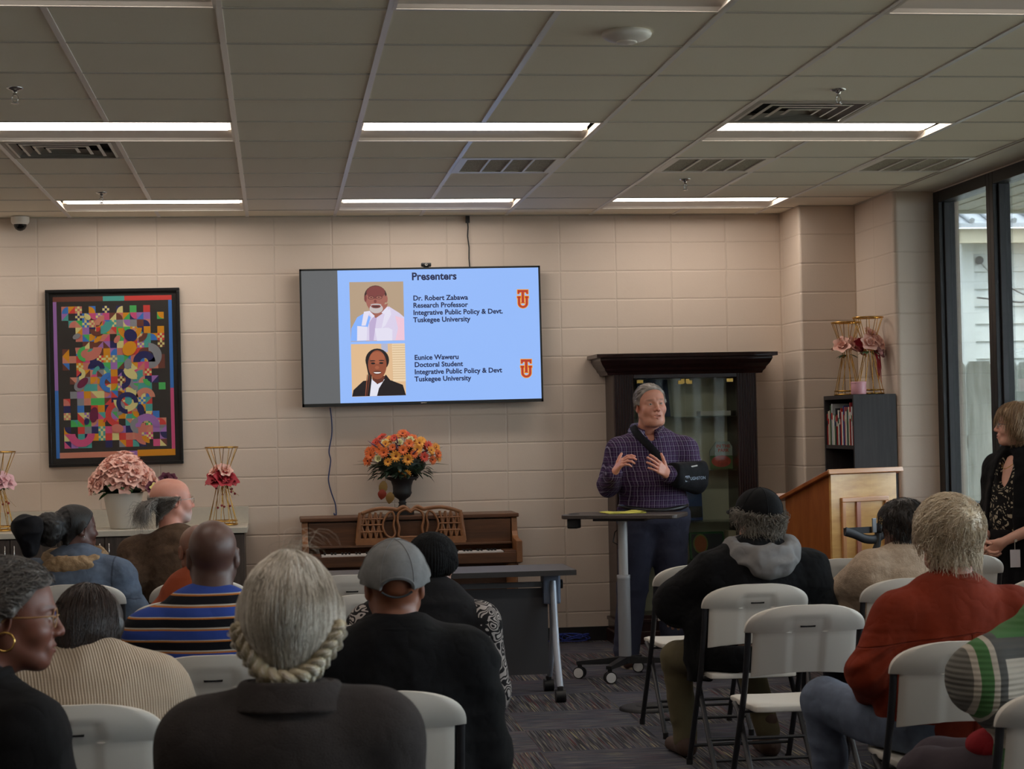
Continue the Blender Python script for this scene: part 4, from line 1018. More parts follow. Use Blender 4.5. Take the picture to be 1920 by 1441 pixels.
# ================================================================ FOLDING CHAIR
def cplast(n):
    n.set(Normal=n.bump(n.noise(n.obj(), 420, 2), .12, .001))
M_cw = mat('white_moulded_plastic', rgb(206, 201, 192), .5, fn=cplast)
M_cf = mat('charcoal_chair_steel', rgb(44, 44, 47), .45, .3)
def make_chair():
    t = thing('folding_chair', 'x', 'chair')
    # backrest: grid sheet with thickness; lip over the frame at the top
    HB = .2375; NU, NV = 28, 22
    def outline(v):   # v 0 bottom .. 1 top ; half width
        z = .575+v*.265
        if z > .735:
            k = (z-.735)/.105; return HB*math.sqrt(max(0, 1-(k*.985)**2.6))**.8 if k > .02 else HB
        return .205
    b = MB(); front = []; back = []
    rows = [0, .02, .06, .14, .24, .34, .44, .52, .585, .60, .605, .64, .68, .72, .76, .80, .84, .88, .92, .95, .975, .99, 1.0]
    NV = len(rows)-1
    vs = []; fs = []
    for side in (0, 1):
        for v in rows:
            z = .575+v*.265; w_ = outline(v)
            lean = -.20+(.84-z)*.30
            lip = max(0, (v-.6)/.4)
            for j in range(NU+1):
                u = 2*j/NU-1; x = u*w_
                curve = -.035*(1-(x/HB)**2)      # hollow towards the sitter
                zz = z-(.018*(x/HB)**2 if v < .5 else 0)*(1-v)*1.2+(.0)
                bulge = .014*math.sin(PI*min(1, max(0, (v-.58)/.42)))
                if side == 0:  # rear face (towards -y)
                    y = lean+curve-.010-bulge
                    # recessed handle panel
                    xr, zr = abs(x), zz
                    rec = (1 if xr < .070-(.0 if zr > .7 else 0) else 0)*(1 if zr < .795 else 0)
                    if rec: y += .0065
                    if abs(u) > .93: y += .006*((abs(u)-.93)/.07)
                else:
                    y = lean+curve+.006+bulge*.4
                    if abs(u) > .93: y -= .004*((abs(u)-.93)/.07)
                vs.append((x, y, zz))
    n1 = (NV+1)*(NU+1)
    def idx(s, i, j): return s*n1+i*(NU+1)+j
    for i in range(NV):
        for j in range(NU):
            fs.append((idx(0, i, j), idx(0, i, j+1), idx(0, i+1, j+1), idx(0, i+1, j)))
            fs.append((idx(1, i, j), idx(1, i+1, j), idx(1, i+1, j+1), idx(1, i, j+1)))
        fs.append((idx(0, i, 0), idx(0, i+1, 0), idx(1, i+1, 0), idx(1, i, 0))); fs.append((idx(0, i, NU), idx(1, i, NU), idx(1, i+1, NU), idx(0, i+1, NU)))
    for j in range(NU):
        fs.append((idx(0, 0, j), idx(1, 0, j), idx(1, 0, j+1), idx(0, 0, j+1))); fs.append((idx(0, NV, j), idx(0, NV, j+1), idx(1, NV, j+1), idx(1, NV, j)))
    b.add(vs, fs, 0, True)
    br = b.build('backrest', M_cw, t); m_ = br.modifiers.new('bevel', 'BEVEL'); m_.width = .005; m_.segments = 3; m_.limit_method = 'ANGLE'; m_.angle_limit = R(45)
    br.data.shade_smooth() if hasattr(br.data, 'shade_smooth') else None
    b = MB(); ys = -.20+(.84-.762)*.30-.035-.0125
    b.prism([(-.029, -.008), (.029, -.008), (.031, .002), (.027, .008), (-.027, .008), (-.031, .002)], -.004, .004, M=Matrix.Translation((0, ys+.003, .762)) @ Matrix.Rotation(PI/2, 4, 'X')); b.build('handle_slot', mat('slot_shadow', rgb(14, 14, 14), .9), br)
    # seat
    b = MB(); vs = []; fs = []; A = 16
    def srect(u, v): return u, v
    for side in (1, 0):
        for i in range(A+1):
            for j in range(A+1):
                u = 2*i/A-1; v = 2*j/A-1
                rx = .205*(1-.03*(v < 0)); x = u*rx*(math.sqrt(max(0, 1-.10*v**6))); y = .055+v*.205*(math.sqrt(max(0, 1-.12*u**6)))
                edge = max(abs(u), abs(v))**8
                z = (.452-.016*(1-u*u)*(1-v*v)-.007*edge-.012*max(0, v)**3) if side else .418+.004*edge
                vs.append((x, y, z))
    n1 = (A+1)**2
    for i in range(A):
        for j in range(A):
            a = i*(A+1)+j; fs.append((a, a+A+1, a+A+2, a+1)); fs.append((n1+a, n1+a+1, n1+a+A+2, n1+a+A+1))
    def si(i, j): return i*(A+1)+j
    for k in range(A):
        for (p, q) in (((k, 0), (k+1, 0)), ((A, k), (A, k+1)), ((A-k, A), (A-k-1, A)), ((0, A-k), (0, A-k-1))):
            fs.append((si(*q), si(*p), n1+si(*p), n1+si(*q)))
    b.add(vs, fs, 0, True); st = b.build('seat', M_cw, t); m_ = st.modifiers.new('bevel', 'BEVEL'); m_.width = .004; m_.segments = 2; m_.limit_method = 'ANGLE'; m_.angle_limit = R(50)
    # frame: uprights run from the back down to the front feet, rear legs cross them
    for s in (-1, 1):
        b = MB(); b.tube(catmull([(s*.222, -.172, .735), (s*.222, -.15, .65), (s*.224, -.10, .50), (s*.226, -.03, .36), (s*.230, .17, .012)], 5), .0125, 10, flat=.8); b.build('upright', M_cf, t)
        b = MB(); b.tube([(s*.212, .11, .425), (s*.212, .04, .40), (s*.216, -.30, .012)], .0115, 10, flat=.8); b.build('rear_leg', M_cf, t)
        b = MB(); b.cyl((s*.230, .167, 0), (s*.230, .167, .03), .015, 10); b.build('foot_cap', M_blk, t)
        b = MB(); b.cyl((s*.216, -.298, 0), (s*.216, -.298, .03), .014, 10); b.build('foot_cap', M_blk, t)
    for nm, p0, p1 in (('front_stretcher', (-.229, .135, .09), (.229, .135, .09)), ('rear_stretcher', (-.214, -.235, .085), (.214, -.235, .085)), ('rear_stretcher', (-.214, -.17, .165), (.214, -.17, .165)), ('seat_bar', (-.212, .10, .415), (.212, .10, .415)), ('seat_bar', (-.222, -.06, .418), (.222, -.06, .418))):
        b = MB(); b.cyl(p0, p1, .008, 8); b.build(nm, M_cf, t)
    return t
chair0 = make_chair()
CH = [(-1.587, -4.06, 'white folding chair, empty, left of the person in the black cap, its seat showing', .02),
      (-1.602, -5.21, 'white folding chair the person in the grey hood and black cap sits on', 0),
      (-1.656, -6.16, 'empty white folding chair directly behind the chair of the black-capped person', 0),
      (-1.500, -7.42, 'white folding chair the person in the rust red shirt sits on', -.04),
      (-1.575, -8.45, 'white folding chair cut off at the lower right corner', .0),
      (-.736, -3.95, 'empty front-row white folding chair between black coat and cream sweater', -.22),
      (-.181, -3.91, 'front-row white folding chair showing right of the tousled blond head', .02),
      (-.880, -5.16, 'white folding chair the person in the cream sweater at right sits on', .02),
      (-.262, -5.28, 'white folding chair at the right frame edge behind the rust red shirt', .04),
      (-4.626, -4.12, 'white folding chair behind the denim jacket', .03),
      (-4.041, -4.09, 'white folding chair behind the person in the brown sweater', .0),
      (-3.872, -7.10, 'white folding chair behind the striped polo shirt', .0),
      (-4.203, -8.08, 'white folding chair at lower left behind the ribbed cream sweater', .0),
      (-3.396, -8.05, 'white folding chair behind the grey baseball cap and black jacket', .0),
      (-3.314, -4.04, 'front-row white folding chair whose top shows left of the grey cap', .02),
      (-3.283, -5.12, 'second-row white folding chair showing just left of the grey cap', .0),
      (-4.05, -5.15, 'white folding chair hidden behind the striped polo, under the person in orange', .0),
      (-3.285, -6.28, 'white folding chair under the person in the black beanie', .0)]
CHAIRS = [(x, yb+.20, rz) for (x, yb, lab, rz) in CH]+[(-4.52, -9.25, 0), (-3.68, -9.92, 0)]
for i, (x, yb, lab, rz) in enumerate(CH):
    loc = (x, yb+.20, 0)
    if i == 0: chair0.location = loc; chair0.rotation_euler = (0, 0, rz); chair0['label'] = lab; chair0['group'] = 'white folding chairs of the audience'
    else: dup(chair0, loc, rz, lab, 'white folding chairs of the audience')
# chairs carrying the two nearest people (their backs lie below the frame)
dup(chair0, (-4.52, -9.25, 0), .0, 'white folding chair under the person with hoop earrings, below the frame', 'white folding chairs of the audience')
dup(chair0, (-3.68, -9.92, 0), .0, 'white folding chair under the person in the grey blazer, below the frame', 'white folding chairs of the audience')

# ================================================================ FLIP-TOP TABLE
M_tt = mat('grey_table_top', rgb(66, 61, 58), .48, var=.05); M_te = mat('charcoal_edge', rgb(46, 44, 44), .5); M_sil = mat('silver_paint', rgb(168, 174, 186), .42, .3); M_dk = mat('graphite_panel', rgb(64, 65, 72), .6)
tb = thing('flip_top_table', 'long grey flip-top table with castors in front of the piano', 'table', (-2.92, -2.62, 0))
b = MB(); b.box((-.905, -.235, .715), (.905, .235, .735), ch=.004); b.build('tabletop', M_tt, tb)
b = MB(); b.box((-.908, -.240, .705), (.908, -.235, .734)); b.box((-.908, .235, .705), (.908, .240, .734)); b.box((-.908, -.235, .705), (-.905, .235, .734)); b.box((.905, -.235, .705), (.908, .235, .734)); b.box((-.9, -.23, .706), (.9, .23, .7145)); b.build('edge_band', M_te, tb)
b = MB(); b.box((-.80, -.02, .625), (.80, .01, .655), ch=.004); b.build('beam', mat('dull_silver', rgb(120, 124, 130), .4, .5), tb)
def perfp(n):
    p = n.sep(n.obj()); 
    def dd(t): a = n.m('FRACT', n.m('ADD', n.m('DIVIDE', t, .035), 40.5)); return n.m('ABSOLUTE', n.m('SUBTRACT', a, .5))
    d = n.m('SQRT', n.m('ADD', n.m('POWER', dd(p[0]), 2), n.m('POWER', dd(p[2]), 2)))
    n.set(Base_Color=rgb(66, 66, 70), Roughness=.6); n.set(Normal=n.bump(n.m('GREATER_THAN', d, .16), -.6, .003))
b = MB(); b.box((-.79, -.012, .13), (.775, -.004, .62)); b.build('modesty_panel', mat('dimpled_panel', rgb(60, 61, 68), fn=perfp), tb)
for s in (-1, 1):
    X_ = s*.80
    b = MB(); b.box((X_-.055, -.06, .53), (X_+.045, .06, .70), ch=.012); fr = b.build('leg_bracket', mat('slate_blue_bracket', rgb(112, 124, 146), .4, .2), tb)
    b = MB(); b.cyl((X_+s*.045, -.02, .64), (X_+s*.06, -.02, .64), .026, 18); b.build('knob', M_blk, fr)
    b = MB(); b.tube(catmull([(X_, -.05, .66), (X_, -.10, .45), (X_, -.165, .25), (X_+.005, -.225, .085)], 5), [.019]*16, 12); b.build('leg', M_sil, tb)
    b = MB(); b.tube(catmull([(X_, .02, .60), (X_+.01, .05, .40), (X_+.01, .13, .2), (X_+.01, .225, .085)], 5), [.017]*16, 12); b.build('leg', M_sil, tb)
    for y_ in (-.225, .225):
        b = MB(); b.cyl((X_-.022, y_, .036), (X_+.034, y_, .036), .036, 20); b.box((X_-.01, y_-.02, .05), (X_+.02, y_+.02, .09), ch=.006); c_ = b.build('castor', M_blk, tb)
        b = MB(); b.cyl((X_+.0345, y_, .036), (X_+.037, y_, .036), .022, 16); b.build('hub_cap', M_sil, c_)
# ================================================================ HEIGHT-ADJUSTABLE DESK
dk = thing('sit_stand_desk', 'height-adjustable rolling desk with a dark top in front of the speaker', 'desk', (-1.575, -1.95, 0), R(-25))
M_deskt = mat('dark_walnut_top', rgb(62, 54, 50), .38, fn=woodfn(rgb(52, 45, 42), rgb(80, 70, 64), (3, 20, 20)))
b = MB(); r_ = .05; poly = []
for (cx_, cy_, a0) in ((-.365+r_, -.185+r_, PI), (.355-r_, -.185+r_, -PI/2), (.355-r_, .195-r_, 0), (-.365+r_, .195-r_, PI/2)):
    for k in range(7): a = a0+k*PI/12; poly.append((cx_+r_*math.cos(a)+.02, cy_+r_*math.sin(a)))
b.prism(poly, .972, .997); b.build('desktop', M_deskt, dk, bevel=.005)
b = MB(); b.lathe([(.028, .0), (.030, .006), (.040, .03), (.042, .035), (.036, .035), (.03, .02), (0, .015)], 20, cap=False, M=Matrix.Translation((-.29, -.06, .938))); b.box((-.325, -.10, .91), (-.255, -.02, .972), ch=.01); b.build('cup_holder', M_blk, dk)
b = MB(); b.lathe([(.034, .997), (.034, .9985), (0, .9985)], 24, M=Matrix.Translation((-.29, -.06, 0)), cap=False); b.build('cup_opening', mat('slot_shadow'), dk)
b = MB(); b.tube([(0, 0, .62), (0, 0, .972)], .029, 24); b.build('inner_column', mat('brushed_alu', rgb(176, 176, 176), .45, .25), dk)
b = MB(); b.tube([(0, 0, .13), (0, 0, .62)], .039, 24); b.lathe([(.041, .60), (.041, .622), (.03, .624)], 24); b.build('outer_column', mat('grey_alu', rgb(140, 142, 146), .5, .2), dk)
b = MB(); b.cyl((0, 0, .09), (0, 0, .135), .035, 20); b.build('hub', M_blk, dk)
b = MB(); b.box((-.16, -.10, .955), (.16, .15, .9715)); b.tube([(.02, .05, .95), (-.06, .04, .88), (-.07, .03, .82), (-.03, .02, .8)], .004, 6); b.build('under_frame', M_blk, dk)
for ang, L in ((200, .30), (265, .30), (20, .30), (85, .26)):
    a = R(ang); d = Vector((math.cos(a), math.sin(a), 0)); M_ = Matrix.Rotation(a, 4, 'Z')
    b = MB(); vs = [(0, -.024, .085), (0, .024, .085), (0, .024, .13), (0, -.024, .13), (L, -.017, .085), (L, .017, .085), (L, .017, .105), (L, -.017, .105)]
    b.add(vs, [(0, 3, 2, 1), (4, 5, 6, 7), (0, 1, 5, 4), (1, 2, 6, 5), (2, 3, 7, 6), (3, 0, 4, 7)], 0, False, M_); b.cyl(tuple(M_ @ Vector((L-.02, 0, .105))), tuple(M_ @ Vector((L-.02, 0, .045))), .014, 10); ft = b.build('base_arm', M_blk, dk)
    p = M_ @ Vector((L-.02, 0, 0)); ax_ = Vector((.25+.35*math.sin(ang), -.95, 0)).normalized(); c3 = Vector((p.x, p.y, .036))
    b = MB(); b.cyl(c3-ax_*.024, c3-ax_*.006, .036, 22); b.cyl(c3+ax_*.006, c3+ax_*.024, .036, 22); b.cyl(c3-ax_*.02, c3+ax_*.02, .010, 8); cs = b.build('castor', M_blk, dk)
    b = MB(); b.cyl(c3+ax_*.0242, c3+ax_*.027, .030, 20); b.build('hub_cap', mat('white_hub', rgb(206, 206, 206), .4), cs)
pd = thing('notepad', 'yellow legal pad lying open on the dark desk top', 'notepad', (-1.555, -1.93, .998), R(6))
b = MB(); vs = []; fs = []
for i in range(9):
    for j in range(3): vs.append((-.12+.24*i/8, -.07+.07*j*1.6, .004+.004*math.sin(i*1.1)+.003*(i > 6)))
for i in range(8):
    for j in range(2): fs.append((i*3+j, i*3+3+j, i*3+4+j, i*3+1+j))
b.add(vs, fs, 0, True); b.box((-.118, -.068, .0005), (.118, .15, .0035)); b.build('pages', mat('legal_yellow', rgb(222, 214, 96), .7), pd)
# floor box cover
fb = thing('floor_box', 'round dark floor outlet cover in the carpet behind the first chair', 'floor outlet', (-1.70, -3.22, 0))
b = MB(); b.lathe([(.15, 0), (.148, .012), (.13, .020), (.0, .020)], 36, cap=False); b.build('cover', mat('dark_cover', rgb(22, 21, 23), .6), fb)
b = MB(); b.lathe([(.06, .020), (.058, .023), (0, .023)], 24, cap=False); b.build('lid', mat('dark_cover'), fb)

# ================================================================ LECTERN
def mapl(n):
    v = n.noise(n.scale(n.obj(), (1.6, 1.6, 7)), 2.0, 5, .6); w_ = n.noise(n.scale(n.obj(), (30, 30, 2)), 2, 2)
    c = n.ramp(v, [(.3, rgb(190, 138, 74)), (.55, rgb(216, 168, 100)), (.75, rgb(228, 184, 120))]); n.set(Base_Color=n.mix(n.m('MULTIPLY', w_, .25), c, rgb(176, 118, 60)), Roughness=.28)
M_maple = mat('varnished_maple', rgb(210, 165, 100), .28, fn=mapl, spec=.6)
M_oak = mat('varnished_oak', rgb(164, 96, 44), .3, fn=woodfn(rgb(140, 76, 34), rgb(176, 104, 50), (8, 8, 1.6)))
M_trim = mat('oak_trim', rgb(196, 140, 96), .25, spec=.7)
lc = thing('lectern', 'varnished wooden lectern with a sloping top in front of the bookshelf', 'lectern', (-.285, -2.0, 0), R(23))
LW, LD, LH = .53, .43, 1.205   # origin at the near front-left corner; front faces -y
def side_poly(x0, x1, mb):
    prof = [(0, 0), (0, LH), (LD, LH-.155), (LD, 0)]
    mb.prism(prof, 0, x1-x0, M=Matrix(((0, 0, 1, x0), (1, 0, 0, 0), (0, 1, 0, 0), (0, 0, 0, 1))))
b = MB(); side_poly(0, .02, b); b.build('side_panel', M_oak, lc)
b = MB(); side_poly(LW-.02, LW, b); b.build('side_panel', M_oak, lc)
b = MB(); b.box((.0, -.018, 0), (LW, 0, LH-.002)); b.build('front_panel', M_maple, lc)
b = MB(); b.box((.02, 0, 0), (LW-.02, LD, .03)); b.box((.02, .0, .55), (LW-.02, LD-.02, .57)); b.build('shelf', M_oak, lc)
M_ = Matrix.Translation((0, -.035, LH+.012)) @ Matrix.Rotation(-math.atan2(.155, LD), 4, 'X')
b = MB(); b.box((-.035, -.0, -.006), (LW+.035, .54, .018), M=M_); b.build('sloping_top', M_oak, lc, bevel=.004)
b = MB(); b.box((-.037, -.012, -.010), (LW+.037, .0, .020), M=M_); b.build('top_edging', M_trim, lc, bevel=.003)
b = MB(); b.box((-.035, .528, .018), (LW+.035, .54, .045), M=M_); b.build('book_stop', M_trim, lc, bevel=.002)
b = MB()
fx0_, fx1_, fz0, fz1 = .075, LW-.075, .12, 1.06
for (a, c) in (((fx0_, fz1-.03), (fx1_, fz1)), ((fx0_, fz0), (fx1_, fz0+.03)), ((fx0_, fz0+.03), (fx0_+.03, fz1-.03)), ((fx1_-.03, fz0+.03), (fx1_, fz1-.03))): b.box((a[0], -.034, a[1]), (c[0], -.018, c[1]))
b.build('panel_moulding', M_trim, lc, bevel=.005)
b = MB(); b.box((fx0_+.12, -.030, .35), (fx0_+.15, -.018, 1.03)); b.build('mullion', mat('rose_oak', rgb(176, 120, 104), .3), lc)
# black bracket stand before the lectern
ks = thing('bracket_stand', 'black metal bracket stand with a curved arm in front of the lectern', 'stand', (-.17, -2.45, 0), R(20))
b = MB(); b.tube([(0, 0, .03), (0, 0, .55), (.005, 0, .72), (.045, 0, .80), (.05, 0, .88)], [.022, .022, .024, .02, .02], 12); b.build('post', M_blk, ks)
b = MB(); b.sphere((.05, 0, .89), (.03, .03, .035), 12); b.build('knob', M_blk, ks)
b = MB(); b.tube(catmull([(-.20, -.01, .885), (-.13, -.01, .865), (-.05, -.005, .835), (.03, 0, .83), (.10, 0, .86), (.14, 0, .875)], 5), .012, 8, flat=2.2); b.build('curved_arm', mat('dark_metal', rgb(34, 34, 38), .6, .1), ks)
b = MB(); b.box((-.20, -.006, .868), (.0, .006, .905)); b.build('side_plate', mat('dark_metal'), ks)
b = MB(); b.box((-.005, -.02, .87), (.025, -.012, .955), ch=.003); b.build('lever', mat('grey_metal', rgb(120, 122, 126), .4, .5), ks)
b = MB(); b.lathe([(.16, 0), (.16, .012), (.05, .03), (.02, .034)], 28); b.build('foot', M_blk, ks)
# black bag on the counter
# ================================================================ FIGURE TOOLKIT: smooth implicit bodies meshed with surface nets
f32 = np.float32
def V3(*a): return np.array(a, dtype=f32)
def nrm(v): v = np.asarray(v, dtype=float); return v/max(1e-9, np.linalg.norm(v))
def s_ell(p, c, r, Rm=None):
    q = p-np.asarray(c, dtype=f32)
    if Rm is not None: q = q @ np.asarray(Rm, dtype=f32)
    r = np.asarray(r, dtype=f32); a = q/r; k0 = np.sqrt((a*a).sum(1)+1e-12); a = a/r; k1 = np.sqrt((a*a).sum(1)+1e-12)
    return k0*(k0-1)/k1
def s_rc(p, a, b, r1, r2):
    a = np.asarray(a, dtype=f32); b = np.asarray(b, dtype=f32); ba = b-a; pa = p-a
    t = np.clip(pa @ ba/max(1e-9, float(ba @ ba)), 0, 1)
    q = pa-t[:, None]*ba; return np.sqrt((q*q).sum(1)+1e-12)-(r1+(r2-r1)*t)
def smin(a, b, k):
    h = np.maximum(k-np.abs(a-b), 0)/k; return np.minimum(a, b)-h*h*k*.25
def smax(a, b, k): return -smin(-a, -b, k)
def surface_nets(fn, lo, hi, h, project=2):
    lo = np.asarray(lo, float); hi = np.asarray(hi, float); n = np.maximum(4, np.ceil((hi-lo)/h).astype(int)+1)
    ax = [lo[i]+h*np.arange(n[i]) for i in range(3)]
    G = np.stack(np.meshgrid(*ax, indexing='ij'), -1).reshape(-1, 3).astype(f32)
    # coarse-to-fine: evaluate in chunks
    F = np.empty(len(G), f32)
    for s in range(0, len(G), 400000): F[s:s+400000] = fn(G[s:s+400000])
    F = F.reshape(n)
    ins = F < 0
    c = [ins[i:n[0]-1+i, j:n[1]-1+j, k:n[2]-1+k] for i in (0, 1) for j in (0, 1) for k in (0, 1)]
    sm_ = sum(x.astype(np.int8) for x in c); act = (sm_ > 0) & (sm_ < 8); cell = np.argwhere(act)
    idx = -np.ones(act.shape, dtype=np.int64); idx[act] = np.arange(len(cell))
    acc = np.zeros((len(cell), 3)); cnt = np.zeros(len(cell)); cor = [(i, j, k) for i in (0, 1) for j in (0, 1) for k in (0, 1)]
    for a in range(8):
        for b_ in range(a+1, 8):
            A, B = np.array(cor[a]), np.array(cor[b_])
            if np.abs(A-B).sum() != 1: continue
            fa = F[tuple((cell+A).T)]; fb = F[tuple((cell+B).T)]; m = (fa < 0) != (fb < 0)
            t = np.where(m, fa/np.where(m, fa-fb, 1), 0); pt = cell+A+(B-A)*t[:, None]
            acc[m] += pt[m]; cnt[m] += 1
    vs = lo+h*(acc/cnt[:, None]); faces = []
    for d in range(3):
        e1, e2 = [(1, 2), (2, 0), (0, 1)][d]
        sl = [slice(0, n[0]), slice(0, n[1]), slice(0, n[2])]; s0 = sl[:]; s1 = sl[:]; s0[d] = slice(0, n[d]-1); s1[d] = slice(1, n[d])
        x = ins[tuple(s0)] != ins[tuple(s1)]; e = np.argwhere(x)
        ok = (e[:, e1] > 0) & (e[:, e2] > 0) & (e[:, e1] < n[e1]-1) & (e[:, e2] < n[e2]-1); e = e[ok]
        flip = ins[tuple(e.T)]
        def cid(o1, o2):
            q = e.copy(); q[:, e1] -= o1; q[:, e2] -= o2; return idx[tuple(q.T)]
        q = np.stack([cid(1, 1), cid(0, 1), cid(0, 0), cid(1, 0)], 1); q[~flip] = q[~flip][:, ::-1]; faces.append(q)
    fc = np.concatenate(faces); vs = vs.astype(f32)
    for _ in range(project):
        g, f0 = grad(fn, vs); vs = vs-g*np.clip(f0, -h, h)[:, None]
    return vs, fc
def grad(fn, P, e=.0015):
    f0 = fn(P); g = np.stack([fn(P+V3(e, 0, 0))-f0, fn(P+V3(0, e, 0))-f0, fn(P+V3(0, 0, e))-f0], 1)
    l = np.linalg.norm(g, axis=1, keepdims=True); return (g/np.maximum(l, 1e-9)).astype(f32), f0
def vnoise(p, sc, seed=0):
    q = p*np.asarray(sc, dtype=f32)+seed*17.3; i = np.floor(q).astype(np.int64); f = q-i; f = f*f*(3-2*f); out = 0
    for a in (0, 1):
        for b_ in (0, 1):
            for c_ in (0, 1):
                hsh = (i[:, 0]+a)*73856093 ^ (i[:, 1]+b_)*19349663 ^ (i[:, 2]+c_)*83492791; hsh = (hsh ^ (hsh >> 13))*1274126177 & 0xffff
                w_ = (f[:, 0] if a else 1-f[:, 0])*(f[:, 1] if b_ else 1-f[:, 1])*(f[:, 2] if c_ else 1-f[:, 2]); out = out+w_*(hsh/65535.0)
    return out*2-1
def np_mesh(name, vs, fc, mats, cols=None, smooth=True, rnd=None):
    me = bpy.data.meshes.new(name); fc = np.asarray(fc); k = fc.shape[1]
    me.vertices.add(len(vs)); me.vertices.foreach_set('co', np.asarray(vs, dtype=f32).ravel())
    me.loops.add(fc.size); me.loops.foreach_set('vertex_index', fc.ravel().astype(np.int32))
    me.polygons.add(len(fc)); me.polygons.foreach_set('loop_start', (np.arange(len(fc))*k).astype(np.int32))
    me.update(calc_edges=True)
    me.polygons.foreach_set('use_smooth', np.ones(len(fc), dtype=bool) if smooth else np.zeros(len(fc), dtype=bool))
    for m in (mats if isinstance(mats, (list, tuple)) else [mats]): me.materials.append(m)
    if cols is not None:
        a = me.color_attributes.new('tint', 'FLOAT_COLOR', 'POINT'); a.data.foreach_set('color', np.concatenate([cols, np.ones((len(cols), 1))], 1).astype(f32).ravel())
    if rnd is not None:
        a = me.attributes.new('rnd', 'FLOAT', 'POINT'); a.data.foreach_set('value', rnd.astype(f32))
    me.update(); return me
def link_mesh(name, me, parent, label=None):
    o = bpy.data.objects.new(name, me); COL.objects.link(o)
    if parent is not None: o.parent = parent
    if label: o['label'] = label
    return o
def sdf_obj(name, fn, lo, hi, h, m, parent, disp=None, label=None, project=2, cols=None):
    vs, fc = surface_nets(fn, lo, hi, h, project)
    if disp is not None:
        g, _ = grad(fn, vs, .004); vs = vs+g*disp(vs)[:, None].astype(f32)
    return link_mesh(name, np_mesh(name, vs, fc, m, cols(vs) if cols else None), parent, label)

# ---- materials for people
def skinfn(n):
    a = n.new('ShaderNodeAttribute'); a.attribute_name = 'tint'; nz = n.noise(n.obj(), 60, 4, .6)
    c = n.mix(n.m('MULTIPLY', nz, .22), a.outputs['Color'], n.mix(1.0, a.outputs['Color'], rgb(200, 120, 100), 'MULTIPLY'))
    n.set(Base_Color=c, Roughness=.48, Subsurface_Weight=.12, Subsurface_Scale=.01); n.bsdf.inputs['Subsurface Radius'].default_value = (1, .35, .2)
    n.set(Normal=n.bump(n.noise(n.obj(), 420, 3), .12, .001))
M_skin = mat('skin', None, fn=skinfn)
def hairmat(name, c1, c2, rough=.42):
    if name in _M: return _M[name]
    def fn(n):
        a = n.new('ShaderNodeAttribute'); a.attribute_name = 'rnd'
        n.set(Base_Color=n.mix(a.outputs['Fac'], c1, c2), Roughness=rough); n.bsdf.inputs['Specular IOR Level'].default_value = .4
        n.set(Normal=n.bump(n.noise(n.scale(n.obj(), (200, 200, 30)), 1, 3), .5, .003))
    return mat(name, None, fn=fn)
def cloth(name, c=None, var=.08, vsc=12, weave=700, st=.25, rough=.85, fn=None, wr=.35):
    if name in _M: return _M[name]
    def f(n):
        nz = n.noise(n.obj(), vsc, 4, .6); a = tuple(max(0, x*(1-var)) for x in c[:3])+(1,); b_ = tuple(min(1, x*(1+var)) for x in c[:3])+(1,)
        n.set(Base_Color=n.ramp(nz, [(.3, a), (.7, b_)]), Roughness=rough); n.bsdf.inputs['Specular IOR Level'].default_value = .12
        h_ = n.m('ADD', n.m('MULTIPLY', n.noise(n.obj(), weave, 2), .12), n.m('MULTIPLY', n.m('ABSOLUTE', n.m('SUBTRACT', n.noise(n.obj(), 11, 2, .5), .5)), wr*3.2))
        n.set(Normal=n.bump(h_, min(1, st*1.5), .022))
        if fn: fn(n)
    return mat(name, None, rough=rough, fn=f, sheen=.02)

